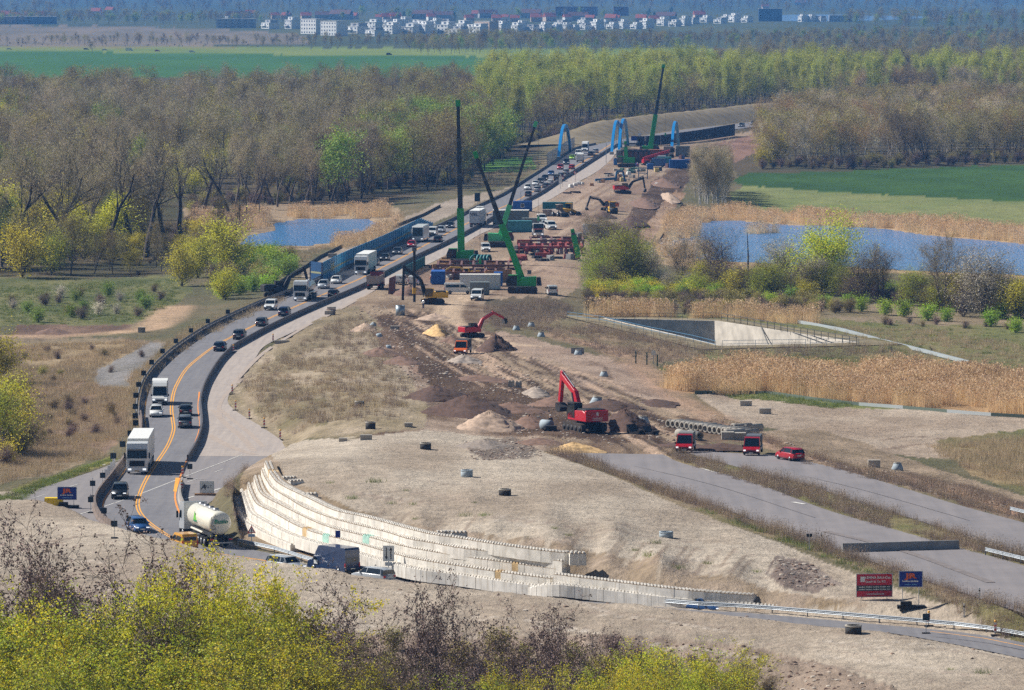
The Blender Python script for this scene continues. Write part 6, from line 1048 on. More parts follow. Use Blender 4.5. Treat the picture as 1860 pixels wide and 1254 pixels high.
for px, py, lb in ((1118, 300, 'blue portable toilet below the arch pair'), (1203, 287, 'blue portable toilet with white roof left of the lone arch'), (854, 523, 'blue portable toilet beside the office container')):
    c = P(px, py); r = root('portable_toilet', c, 0, lb, 'toilet'); part('shell', MB().box(-.6, .6, -.6, .6, 0, 2.1), M_CBLU, r, .05); part('roof', MB().prism([(-.62, 2.1), (.62, 2.1), (.4, 2.35), (-.4, 2.35)], -.62, .62), PC['white'], r); part('door', MB().box(-.4, .4, -.62, -.604, .15, 1.95), mat('toilet_door', sr(60, 120, 190), .5), r)
# excavated pier pit with steel struts in front of the tall crane
def frame_stack(px, py, L_, D_, h, m, label, k=6, name='sheet_pile_pit', cat='excavation'):
    c = P(px, py); r = root(name, c, 0, label, cat); 
    for s_ in (0, 1): part('waler', MB().box(-L_ / 2, L_ / 2, s_ * D_ - .2, s_ * D_ + .2, h - .4, h), m, r)
    for i in range(k): x = -L_ / 2 + .3 + i * (L_ - .6) / (k - 1); part('strut', MB().box(x - .2, x + .2, .2, D_ - .2, h - .38, h - .02), m, r); part('pile', MB().box(x - .15, x + .15, -.15, .15, 0, h - .4), m, r); part('pile', MB().box(x - .15, x + .15, D_ - .15, D_ + .15, 0, h - .4), m, r)
    return r
M_RSTL = mat('rusty_steel', sr(112, 78, 74), .8, noise=.25, nscale=1.2); M_PLANK = mat('plank', sr(170, 130, 90), .9, noise=.2)
frame_stack(852, 508, 15, 12, 1.5, M_RSTL, 'rusty sheet pile frame in front of the tall crane', 8); frame_stack(870, 498, 17, 14, 1.9, M_RSTL, 'second rusty sheet pile frame behind the first', 8); frame_stack(1000, 462, 14, 12, 1.7, mat('red_steel', sr(140, 60, 60), .8, noise=.25), 'reddish steel frame pit beside the pale green crane', 9); frame_stack(1012, 452, 12, 14, 2.0, M_RSTL, 'dark steel frame behind the reddish pit', 6); frame_stack(1155, 300, 9, 9, 4.6, M_STEEL, 'dark scaffold tower left of the far green crane', 6, 'scaffold_tower', 'scaffold')
for px, py, L_, h_, rz, lb in ((905, 513, 7, 2.4, .75, 'brown plank shuttering wall right of the pit'), (955, 452, 3, 1.6, 0, 'pale plank stack beside the crane')): o = part('plank_wall', MB().box(-L_ / 2, L_ / 2, -.1, .1, 0, h_), M_PLANK); o.location = P(px, py); o.rotation_euler = (0, 0, rz); tag(o, lb, 'planks')
for i in range(5):
    c = P(864 + i * 6, 485); r = root('hose_reel', c, 0, 'teal hose reel in the row behind the pit', 'reel', 'row of teal hose reels'); part('rim', MB().lathe([(1.0, -.2), (1.3, -.2), (1.3, .2), (1.0, .2), (1.0, -.2)], 18, 'y', (0, 0, 1.3)), M_TEAL, r); part('spokes', MB().box(-1.0, 1.0, -.06, .06, 1.22, 1.38).box(-.08, .08, -.05, .07, .3, 2.3), M_STEEL, r); r.rotation_euler = (0, 0, .2 if i == 0 else 1.2)
# steel sheet standing upright, left of the parked vans
c = P(712, 535); tag(part('steel_pile', MB().prism([(-.7, 0), (.6, 0), (.7, 3.5), (-.5, 3.0)], -.25, .25), M_RSTL), 'rusty brown steel pile standing upright beside the tipper', 'steel pile').location = c
# clutter: each piece its own thing
CL = [('pallet_stack', M_PLANK, 1.2, 1.0, .9, [(815, 495), (835, 491), (1125, 322), (1120, 329), (1095, 332), (1075, 338)], 'stack of pale planks and pallets on the site ground', 'pallet stack'), ('white_bag', mat('bag_white', sr(222, 222, 218), .8), .9, .9, .7, [(814, 470), (1128, 320), (1142, 318), (1052, 336), (1058, 335), (1045, 338), (1037, 341), (1210, 334), (1193, 337)], 'white bulk bag lying on the site ground', 'bag'), ('steel_bundle', M_STEEL, 3.2, .8, .5, [(1030, 352), (1045, 351), (820, 470), (890, 482), (905, 480), (1010, 470), (985, 474), (1105, 317)], 'dark bundle of steel bars on the site ground', 'steel bundle'), ('timber_box', mat('box_yellow', sr(206, 186, 120), .8), 1.2, 1.0, 1.0, [(1193, 313), (1131, 330)], 'pale yellow wooden box near the blue truck', 'box')]
for nm, m, a, b_, h_, spots, lb, ct in CL:
    for px, py in spots:
        o = part(nm, MB().hexa([(-a / 2, -b_ / 2, 0), (a / 2, -b_ / 2, 0), (a / 2, b_ / 2, 0), (-a / 2, b_ / 2, 0)], [(-a * .42, -b_ * .4, h_), (a * .45, -b_ * .42, h_ * .9), (a * .4, b_ * .44, h_), (-a * .44, b_ * .4, h_ * .93)]), m, None, .08); c = P(px, py); o.location = c; o.rotation_euler = (0, 0, rnd.uniform(-.6, .6)); s_ = rnd.uniform(.8, 1.5); o.scale = (s_, s_, s_); tag(o, lb, ct, ct + 's about the site')
def zone_pts(poly, n, seed): 
    r_ = random.Random(seed); xs = [p[0] for p in poly]; ys = [p[1] for p in poly]; out = []
    while len(out) < n:
        a, b_ = r_.uniform(min(xs), max(xs)), r_.uniform(min(ys), max(ys))
        if bool(inpoly(poly, np.array([a]), np.array([b_]))[0]): out.append((a, b_))
    return out
Z_PIT = [(780, 478), (830, 470), (905, 474), (930, 490), (925, 512), (800, 512)]; Z_MID = [(945, 440), (1060, 430), (1062, 470), (1020, 480), (930, 478)]; Z_ARCH = [(1075, 335), (1120, 308), (1165, 305), (1175, 318), (1120, 338)]; Z_UP = [(1130, 285), (1250, 282), (1260, 300), (1200, 312), (1140, 300)]
M_RRED = mat('red_oxide', sr(150, 66, 58), .8, noise=.2); M_DKW = mat('dark_wood', sr(94, 76, 64), .9, noise=.2); M_GRNW = mat('green_net', sr(70, 110, 96), .8)
for nm, m, a, b_, h_, zone, n_, lb, ct in (('steel_beam', M_RSTL, 4.2, .5, .45, Z_PIT, 16, 'rusty steel beam lying about the pit', 'beam'), ('timber_stack', M_DKW, 2.0, 1.2, .8, Z_PIT, 12, 'dark timber stack beside the pit', 'timber'), ('shutter_board', M_PLANK, 2.4, .3, 1.3, Z_PIT, 9, 'pale formwork panel standing beside the pit', 'panel'), ('white_sack', PC['white'], 1.0, .9, .7, Z_PIT, 7, 'white sack lying beside the pit', 'bag'), ('rebar_cage', M_RRED, 3.0, 1.0, .9, Z_MID, 16, 'reddish rebar cage beside the steel frame', 'rebar cage'), ('steel_sheet', M_STEEL, 2.6, 1.2, .7, Z_MID, 12, 'dark steel sheet stack beside the steel frame', 'steel stack'), ('grey_tub', M_CONCG, 1.4, 1.2, 1.1, Z_MID, 9, 'grey concrete tub beside the steel frame', 'tub'), ('rubble_piece', M_CONC, 1.3, 1.0, .7, Z_ARCH, 22, 'pale rubble piece in the heap near the arches', 'rubble'), ('blue_crate', M_CBLU, 1.4, 1.1, .9, Z_UP, 8, 'blue crate below the arches', 'crate'), ('dark_crate', M_STEEL, 2.0, 1.4, 1.2, Z_UP, 12, 'dark crate below the arches', 'crate'), ('rust_crate', M_RSTL, 2.4, 1.4, 1.6, Z_UP, 8, 'rust brown formwork crate below the arches', 'crate'), ('bundle', M_GRNW, 1.6, 1.0, .8, Z_ARCH, 6, 'green wrapped bundle near the arches', 'bundle')):
    me_ = [MB().hexa([(-a / 2, -b_ / 2, 0), (a / 2, -b_ / 2, 0), (a / 2, b_ / 2, 0), (-a / 2, b_ / 2, 0)], [(-a * .46, -b_ * .42, h_), (a * .47, -b_ * .44, h_ * q_), (a * .44, b_ * .46, h_), (-a * .46, b_ * .42, h_ * .93)]).mesh(nm, .05) for q_ in (.9, .7, 1.0)]
    for k, (px, py) in enumerate(zone_pts(zone, n_, len(nm) * 7 + n_)): o = part(nm, me_[k % 3], m); o.location = P(px, py); o.rotation_euler = (0, 0, rnd.uniform(-1, 1)); s_ = rnd.uniform(.7, 1.3); o.scale = (s_, s_, s_); tag(o, lb, ct, ct + 's: ' + lb)
M_SBLU = mat('steel_blue', sr(36, 98, 140), .5, noise=.1)
bf = root('steel_formwork', P(1112, 330), .2, 'blue steel formwork frame lying on the sand', 'formwork'); part('beam', MB().beam((-5, 0, .5), (1, 0, .9), .7, .7), M_SBLU, bf); part('leg_frame', MB().beam((1, 0, .2), (1.4, 0, 3.0), .5, .5).beam((1.4, 0, 3.0), (3.2, 0, 3.0), .5, .5).beam((3.2, 0, 3.0), (3.8, 0, 0), .5, .5), M_SBLU, bf)
b2 = root('steel_rack', P(1168, 325), 0, 'upright blue steel frame with railing on the sand', 'frame')
for x_ in (-1.3, 1.3): part('post', MB().box(x_ - .12, x_ + .12, -.12, .12, 0, 3.2), M_SBLU, b2)
for z_ in (.3, 1.7, 3.1): part('rail', MB().box(-1.2, 1.2, -.08, .08, z_ - .1, z_ + .1), M_SBLU, b2)
part('brace', MB().beam((-1.2, 0, .4), (1.2, 0, 1.6), .15, .15), M_BOXG, b2)
# lamp posts
def lamp(px, py, h, label):
    c = P(px, py); r = root('lamp_post', c, 0, label, 'lamp post'); part('pole', MB().tube((0, 0, 0), (0, 0, h), .1, .06, 8), M_ZINC, r); part('arm', MB().tube((0, 0, h), (.7, 0, h + .2), .05, n=6), M_ZINC, r); part('lamp_head', MB().box(.5, 1.1, -.15, .15, h + .12, h + .32), PC['white'], r)
lamp(946, 384, 5.0, 'lamp post beside the blue cabin'); lamp(1101, 297, 6.5, 'lamp post beside the closed lane near the arches'); lamp(1205, 232, 4.5, 'lamp post on the far bank')
# ------------------------------------------------------------------ signs
M_DKB = mat('sign_back', sr(34, 48, 58), .6); M_SBL = mat('sign_blue', sr(14, 44, 136), .5); M_SRED = mat('sign_red', sr(196, 40, 60), .55); M_SGR = mat('sign_grey', sr(56, 64, 66), .6); M_FRM = mat('frame_alu', sr(186, 192, 196), .4, .5); M_OR = mat('logo_orange', sr(226, 100, 40), .5)
def panel_post(px, py, hp, w, label):
    s_ = (py + 44) / HC; c = P(px, py + hp * s_); r = root('chevron_board', (c.x, c.y, c.z), 0, label, 'sign', 'dark backs of chevron boards along the left curve'); part('post', MB().box(-.03, .03, -.03, .03, 0, hp + w), M_FRM, r); part('panel', MB().box(-w / 2, w / 2, -.07, -.035, hp - w / 2, hp + w / 2), M_DKB, r); part('foot', MB().box(-.35, .35, -.2, .2, 0, .12), M_BLK, r)
for px, py in ((415, 567), (378.6, 584), (348, 601), (320.6, 620), (296.5, 639), (276.7, 658.5), (262, 678.6), (253, 698.7), (248, 719), (247, 737.6), (247, 756.7), (247.6, 770), (238, 788.5), (224, 807.6), (207, 829)): panel_post(px - 1, py, 1.9, .72, 'dark back of a chevron board on a post along the outer left curve')
for px, py, lb in ((186.6, 864, 'dark board back highest of three by the old road'), (168.5, 878.5, 'dark board back above another by the blue sign'), (165, 908, 'dark board back lowest right of the blue sign'), (189, 928, 'dark board back inside the left barrier'), (208, 953.6, 'dark board back at the sand mound by the blue car'), (345, 848, 'dark board back beside the red and white beacon'), (1682, 1122, 'dark board back behind the lower right guardrail')): panel_post(px, py, 1.5, .62, lb)
M_WR = [PC['white'], mat('beacon_red', sr(200, 40, 40), .5)]
def beacon(px, py, label, lampc=True):
    c = P(px, py + 6); r = root('warning_beacon', c, 0, label, 'beacon'); 
    for k in range(5): part('stripe', MB().prism([(-.12, .25 + k * .18), (.12, .31 + k * .18), (.12, .49 + k * .18), (-.12, .43 + k * .18)], -.03, .03), M_WR[k % 2], r)
    part('foot', MB().box(-.4, .4, -.2, .2, 0, .12), M_BLK, r); part('shaft', MB().box(-.04, .04, -.025, .025, .1, .3), M_BLK, r)
    if lampc: part('lamp', MB().lathe([(0, 1.42), (.1, 1.4), (.12, 1.3), (.08, 1.2)], 10, 'z'), mat('amber', sr(240, 170, 30), .3), r)
for px, py, lb in ((496, 617, 'beacon beside the long slab on the closed lane'), (424, 636, 'beacon where the dark barrier bends'), (422, 711, 'first beacon at the turning pad edge'), (428, 740, 'second beacon at the turning pad edge'), (453, 755, 'third beacon at the turning pad edge'), (480, 772, 'fourth beacon at the turning pad edge'), (509, 792, 'last beacon at the turning pad edge'), (331.6, 862, 'red and white beacon right of the orange edge line'), (330, 889, 'red and white beacon at the pale barrier end'), (1687, 1134, 'amber beacon at the lower right guardrail'), (1808, 1144, 'amber beacon rightmost by the guardrail')): beacon(px, py, lb)
for px, py, lb in ((1492, 984, 'white marker post beside the empty carriageway'), (1779, 1086, 'white marker post near the lower right weeds'), (1751, 1128, 'white marker post behind the lower right guardrail')): c = P(px, py + 6); r = root('marker_post', c, 0, lb, 'post'); part('post', MB().box(-.07, .07, -.05, .05, 0, 1.2), PC['white'], r); part('band', MB().box(-.075, .075, -.055, .055, .85, 1.0), M_BLK, r)
c = P(1470, 1000); r = root('signal_post', c, 0, 'thin post with two dark lamps beside the empty carriageway', 'post'); part('post', MB().box(-.05, .05, -.05, .05, 0, 1.6), M_FRM, r); part('lamp', MB().box(-.28, -.04, -.1, .1, 1.35, 1.65), M_BLK, r); part('lamp', MB().box(.04, .28, -.1, .1, 1.35, 1.65), M_BLK, r)
def board(px, py, w, h, leg, label, m, rz=0.0, base=True):
    c = P(px, py); r = root('billboard', c, rz, label, 'billboard'); part('panel', MB().box(-w / 2, w / 2, -.04, 0, leg, leg + h), m, r)
    for s_ in (-1, 1): part('leg', MB().box(s_ * w * .36 - .03, s_ * w * .36 + .03, .003, .06, 0, leg + h), M_FRM, r)
    part('frame', MB().box(-w / 2 - .06, w / 2 + .06, .002, .04, leg + h, leg + h + .06).box(-w / 2 - .06, w / 2 + .06, .002, .04, leg - .06, leg).box(-w / 2 - .06, -w / 2, -.03, .03, leg, leg + h).box(w / 2, w / 2 + .06, -.03, .03, leg, leg + h), M_FRM, r)
    return r
def tx(r, t, x, z, s, m, sx=1.0, bold=0.0, shear=0.0): text_part(t, m, r, (x, -.05, z), (math.pi / 2, 0, 0), s, sx, .004, shear, bold)
def word_bars(r, x0, x1, z, h, m, y=-.05):
    x = x0; k = 0      # print too small to read in the photograph: short strokes in word groups
    mb = MB()
    while x < x1: w = (.05, .08, .06, .1)[k % 4] * (h / .13 + .3); mb.box(x, min(x + w, x1), y - .004, y, z - h / 2, z + h / 2 * (.6 if k % 3 else 1)); x += w + (.02 if (k + 1) % 6 else .09); k += 1
    part('small_print', mb, m, r)['kind'] = 'stuff'
for px, py, lb, leg, w_ in ((122, 923, 'blue billboard with orange letters beside the old road at the left', .95, 2.05), (1654, 1106, 'blue billboard with orange letters at the lower right on a black base', 2.0, 2.05)):
    r = board(px, py, w_, 1.36, leg, lb, M_SBL); tx(r, 'JR', 0, leg + .95, .62, M_OR, 1.7, .03); word_bars(r, -.75, .75, leg + .5, .13, PC['white']); word_bars(r, -.5, .55, leg + .2, .08, mat('sign_cyan', sr(120, 180, 220), .5))
    part('base', MB().box(-1.2, 1.3, -.35, .5, 0, .3).box(-.9, .1, -.3, .3, .3, .65), M_BLK, r)
r = board(1588, 1090, 3.25, 2.05, .25, 'red billboard with white lettering and grey band beside the blue billboard', M_SRED, .12); part('grey_band', MB().box(-1.62, 1.62, -.055, -.041, .78, 1.28), M_SGR, r); part('logo_box', MB().box(-1.3, -.9, -.055, -.041, 1.6, 2.1), PC['white'], r)
tx(r, 'KEMNA BAU-Ost', .28, 1.98, .32, PC['white'], 1.0, .008); tx(r, 'GmbH & Co. KG', .1, 1.62, .28, PC['white'], .95, .006); tx(r, 'www.kemna.de', .1, .5, .26, PC['white'], 1.0, .004)
for z_ in (1.14, .92): word_bars(r, -1.45, 1.45, z_, .1, PC['white'], -.064)
r = board(376, 900, 1.5, 1.25, .3, 'white company sign with slanted black letter on the old road', PC['white']); tx(r, 'A', -.42, .95, .8, PC['black'], 1.0, .03, .3); tx(r, 'RLT', .2, .98, .5, mat('sign_grey2', sr(90, 96, 110), .5), .9); part('base', MB().box(-1.4, 1.5, -.2, .2, 0, .22), M_PLANK, r)
c = P(706, 1052); r = root('lane_sign', c, .0, 'white sign with two lane arrows in front of the block wall', 'sign'); part('post', MB().box(-.05, .05, .0, .08, 0, 3.2), M_FRM, r); part('panel', MB().box(-.55, .55, -.05, 0, 1.75, 3.3), PC['white'], r); part('plate', MB().box(-.35, .35, -.05, 0, 1.3, 1.68), PC['white'], r)
for s_, d in ((-.22, -1), (.22, 1)): part('arrow', MB().prism([(s_ - .05, 1.95), (s_ + .05, 1.95), (s_ + .05, 3.1), (s_ - .05, 3.1)], -.06, -.051).prism([(s_ - .15, 2.53 + d * .3), (s_ + .15, 2.53 + d * .3), (s_, 2.53 + d * .62)], -.07, -.062), PC['black'], r)
c = P(457, 990); r = root('warning_sign', c, 0, 'red bordered warning triangle beside the end of the guardrail', 'sign'); part('post', MB().box(-.04, .04, 0, .06, 0, 2.2), M_FRM, r); part('triangle', MB().prism([(-.45, 1.3), (.45, 1.3), (0, 2.1)], -.03, 0), M_WR[1], r); part('face', MB().prism([(-.3, 1.38), (.3, 1.38), (0, 1.92)], -.045, -.031), PC['white'], r); part('mark', MB().box(-.04, .04, -.055, -.046, 1.45, 1.75), PC['black'], r); part('plate', MB().box(-.35, .35, -.03, 0, .9, 1.2), mat('sign_pale_blue', sr(150, 180, 214), .5), r)
c = Vector((*G(614, 974, 3.1), 3.1)); tag(part('small_sign', MB().box(-.25, .25, -.5, -.45, -.1, .6), M_SBL), 'small blue plate on the block wall', 'sign').location = c
for px, py, h_, lb in ((1022, 340, 2.6, 'round prohibition sign beside the far closed lane'), (1045, 331, 2.6, 'round prohibition sign before the far rubble')):
    c = P(px, py); r = root('traffic_sign', c, 0, lb, 'sign'); part('post', MB().box(-.04, .04, 0, .06, 0, h_), M_RSTL, r); part('disc', MB().lathe([(0, -.05), (.42, -.05), (.42, 0), (0, 0)], 18, 'y', (0, 0, h_)), M_WR[1], r); part('face', MB().lathe([(0, -.065), (.3, -.065), (.3, -.055)], 18, 'y', (0, 0, h_)), PC['white'], r)
for px, py, w_, h_, m_, lb in ((1018, 343, .9, 2.0, PC['white'], 'white notice board beside the closed lane'), (1153, 262, 2.6, 1.6, M_SBL, 'blue direction sign beside the arch pair'), (1162, 258, 1.2, 1.8, PC['white'], 'white lane sign above the navy barrier'), (867, 376, 1.4, 2.2, M_DKB, 'dark double sign on the left verge behind the tall crane'), (1187, 662, .6, .7, PC['white'], 'small white notice at the green gate')): 
    c = P(px, py); r = root('notice_board', c, 0, lb, 'sign'); part('post', MB().box(-.05, .05, 0, .08, 0, 2.2), M_FRM, r); part('panel', MB().box(-w_ / 2, w_ / 2, -.05, 0, 1.4, 1.4 + h_), m_, r)
gt = root('green_gate', (0, 0, 0), 0, 'dark green gate posts with wire at the basin path', 'gate')
for px, py in ((1155, 660), (1175, 663), (1194, 667)): c = P(px, py); o = part('post', MB().box(-.09, .09, -.09, .09, 0, 1.9), mat('gate_green', sr(20, 78, 66), .6), gt); o.location = c
c = P(98, 922); o = part('yellow_skip', MB().prism([(-1.0, .4), (-.7, 0), (.7, 0), (1.0, .4), (1.0, 1.1), (-1.0, 1.1)], -.6, .6), mat('skip_yellow', sr(232, 196, 30), .6)); o.location = c; tag(o, 'yellow skip behind the sand mound at the left', 'skip')
for i, (px, py) in enumerate(((207, 852), (203, 858), (198, 864), (193, 871))): c = P(px, py); o = part('white_board', MB().box(-.18, .18, -.1, .1, 0, 1.2), PC['white']); o.location = c; tag(o, 'white plastic guide board beside the left barrier', 'board', 'white guide boards')
# ------------------------------------------------------------------ people
def skin(vs, es, rad, root_i=0, sub=1):
    me = bpy.data.meshes.new('s'); me.from_pydata(vs, es, []); o = bpy.data.objects.new('s', me); link(o); o.modifiers.new('k', 'SKIN'); 
    sk = me.skin_vertices[0].data
    for i, r_ in enumerate(rad): sk[i].radius = (r_, r_) if not isinstance(r_, tuple) else r_
    sk[root_i].use_root = True; m = o.modifiers.new('u', 'SUBSURF'); m.levels = sub; m.render_levels = sub; bpy.context.view_layer.update()
    out = bpy.data.meshes.new_from_object(o.evaluated_get(bpy.context.evaluated_depsgraph_get())); bpy.data.objects.remove(o); out.polygons.foreach_set('use_smooth', [True] * len(out.polygons)); return out
_bv = [(0, 0, .95), (0, 0, 1.2), (0, 0, 1.42), (0, 0, 1.55), (0, .02, 1.68), (.2, 0, 1.42), (.27, .05, 1.15), (.24, .22, .98), (-.2, 0, 1.42), (-.28, .04, 1.14), (-.22, .2, .97), (.1, 0, .9), (.12, .03, .5), (.12, 0, .08), (.12, .14, .04), (-.1, 0, .9), (-.13, .03, .5), (-.13, 0, .08), (-.13, .14, .04)]
_be = [(0, 1), (1, 2), (2, 3), (3, 4), (2, 5), (5, 6), (6, 7), (2, 8), (8, 9), (9, 10), (0, 11), (11, 12), (12, 13), (13, 14), (0, 15), (15, 16), (16, 17), (17, 18)]
_br = [.14, .15, .16, .06, .1, .07, .05, .04, .07, .05, .04, .09, .07, .05, .045, .09, .07, .05, .045]
BODY = skin(_bv, _be, _br); JACK = skin([_bv[i] for i in (0, 1, 2, 5, 6, 7, 8, 9, 10)], [(0, 1), (1, 2), (2, 3), (3, 4), (4, 5), (2, 6), (6, 7), (7, 8)], [.17, .18, .18, .09, .07, .055, .09, .07, .055]); TROU = skin([_bv[i] for i in (0, 11, 12, 13, 15, 16, 17)], [(0, 1), (1, 2), (2, 3), (0, 4), (4, 5), (5, 6)], [.15, .11, .09, .08, .11, .09, .08])
HELM = MB().lathe([(.13, -.02), (.12, .04), (.08, .1), (0, .12)], 12, 'z', (0, .02, 1.72)).mesh('helmet'); M_SKIN = mat('skin', sr(196, 150, 124), .6)
for px, py, rz, jc, tc, hc, lb in ((1000, 778, .2, 'black', 'orange', 'white', 'worker in dark jacket and orange trousers beside the excavator'), (884, 503, 1, 'orange', 'darkblue', 'white', 'worker in orange jacket beside the plank shuttering'), (769, 563, 2.4, 'white', 'darkblue', 'cyellow', 'worker with yellow helmet at the drilling rig'), (1158, 306, 0, 'red', 'black', 'white', 'worker in red jacket on the far sand'), (1116, 350, 0, 'red', 'darkgrey', 'white', 'worker in red jacket beside the far excavator'), (783, 516, 1, 'orange', 'grey', 'white', 'worker in orange vest beside the blue container')):
    r = root('person', P(px, py), rz, lb, 'person'); part('body', BODY, M_SKIN, r); part('jacket', JACK, PC[jc], r); part('trousers', TROU, PC[tc], r); part('helmet', HELM, PC[hc], r)
# ------------------------------------------------------------------ trees: tapered trunk, limbs, twig haze and leaf-sized faces
class TreeGen:
    def __init__(s, seed): s.r = random.Random(seed); s.np = np.random.default_rng(seed); s.seg = []; s.tips = []; s.pts = []
    def limb(s, p, d, L, r, lev, maxlev, spread, up, nb, wob=.18):
        R = s.r; k = 3 if lev == 0 else 2; k = 5 if lev == 0 else (3 if lev == 1 else 2); step = L / k; q = Vector(p); dd = Vector(d).normalized()
        for i in range(k):
            dd = (dd + Vector((R.gauss(0, wob), R.gauss(0, wob), R.gauss(0, wob * .6) + up * .12))).normalized(); n = q + dd * step
            r0 = r * (1 - .75 * i / k); r1 = r * (1 - .75 * (i + 1) / k); s.seg.append((q.copy(), n.copy(), r0, r1))
            if lev >= maxlev - 1: s.pts.append((q + n) / 2); s.pts.append(n.copy())
            if lev < maxlev:
                m = nb[lev] if (lev > 0 or i >= s.first) else 0
                m = m / k; m = int(m) + (R.random() < m - int(m))
                for j in range(m):
                    t = R.random(); a = R.uniform(0, 2 * math.pi); o = dd.orthogonal().normalized(); o = Matrix.Rotation(a, 3, dd) @ o
                    sp = spread * R.uniform(.7, 1.25); bd = (dd * math.cos(sp) + o * math.sin(sp)); bd.z += up * .25
                    bl = L * R.uniform(.38, .62) * (s.taper(( q.z + step * t) / s.h) if lev == 0 else 1.0)
                    s.limb(q + dd * step * t, bd, bl, max(r1 * .55, s.rmin), lev + 1, maxlev, spread * .95, up, nb, wob * 1.1)
            q = n
        s.tips.append(q.copy())
    def branches(s, mb_min=0.0, sides=3):
        mb = MB(); 
        for p, q, r0, r1 in s.seg:
            if r0 < mb_min: continue
            mb.tube(p, q, r0, max(r1, s.rmin * .6), sides if r0 < .12 else 6, caps=False)
        return mb
def quad_cloud(c, size, rng, tri=False, flat=.0, long=1.0):
    """one small face per centre, random orientation"""
    n = len(c); a = rng.normal(size=(n, 3)); a /= np.linalg.norm(a, axis=1)[:, None]; b = rng.normal(size=(n, 3)); b[:, 2] += flat * 3; b = np.cross(a, b); b /= np.linalg.norm(b, axis=1)[:, None] + 1e-9
    sz = size * rng.uniform(.6, 1.3, (n, 1)); a = a * sz * long; b = b * sz
    if tri: v = np.stack([c - a * .5 - b * .5, c + a * .6, c - a * .5 + b * .5], 1); k = 3
    else: v = np.stack([c - a * .5, c + b * .45, c + a * .6, c - b * .45], 1); k = 4
    return v.reshape(-1, 3), np.arange(n * k).reshape(n, k)
def twig_cloud(p, L, w, rng, up=.5, down=0.0):
    n = len(p); d = rng.normal(size=(n, 3)); d[:, 2] += up - down; d /= np.linalg.norm(d, axis=1)[:, None]; s_ = np.cross(d, rng.normal(size=(n, 3))); s_ /= np.linalg.norm(s_, axis=1)[:, None] + 1e-9
    l = L * rng.uniform(.5, 1.2, (n, 1)); v = np.stack([p - s_ * w, p + s_ * w, p + d * l], 1); return v.reshape(-1, 3), np.arange(n * 3).reshape(n, 3)
def soup(name, parts, mats):
    """parts: (verts, faces, material index)"""
    vs = []; fs = []; mi = []; k = 0
    for v, f, m in parts:
        vs.append(np.asarray(v, float).reshape(-1, 3)); f = np.asarray(f) ; fs += [tuple(int(i) + k for i in a) for a in f.tolist()]; mi += [m] * len(f); k += len(vs[-1])
    me = bpy.data.meshes.new(name); me.from_pydata(np.concatenate(vs).tolist(), [], fs)
    for m in mats: me.materials.append(m)
    me.polygons.foreach_set('material_index', mi); me.update(); return me
def bark(name, c): return mat('bark_' + name, c, .9, noise=.25, nscale=2.0)
def leafm(name, c, tr=.35, ra=.24): return mat('leaf_' + name, c, .65, rnd_amt=ra, trans=tr, noise=.18, nscale=.35)
B_GREY = bark('grey', sr(112, 100, 90)); B_DARK = bark('dark', sr(70, 60, 54)); B_WHITE = bark('white', sr(196, 192, 186)); B_OLIVE = bark('olive', sr(104, 98, 70))
T_BROWN = leafm('twig_brown', sr(134, 116, 80), .2); T_GREY = leafm('twig_grey', sr(170, 156, 124), .2); T_RED = leafm('twig_red', sr(166, 138, 94), .2); T_PURP = leafm('twig_purple', sr(132, 108, 102), .2); T_PALE = leafm('twig_pale', sr(190, 176, 160), .2)
L_OLIVE = leafm('olive', sr(172, 164, 88)); L_YEL = leafm('yellow_green', sr(216, 208, 56)); L_POP = leafm('poplar', sr(180, 186, 72)); L_GREEN = leafm('green', sr(140, 164, 60)); L_BRI = leafm('bright', sr(164, 194, 52)); L_WHT = leafm('blossom', sr(214, 206, 186)); L_DARK = leafm('dark', sr(72, 96, 58)); L_BIRCH = leafm('birch', sr(190, 178, 100)); L_SEED = mat('seed_pods', sr(146, 122, 114), .8, noise=.3, nscale=1.5, rnd_amt=.12)
class Kind:
    pass
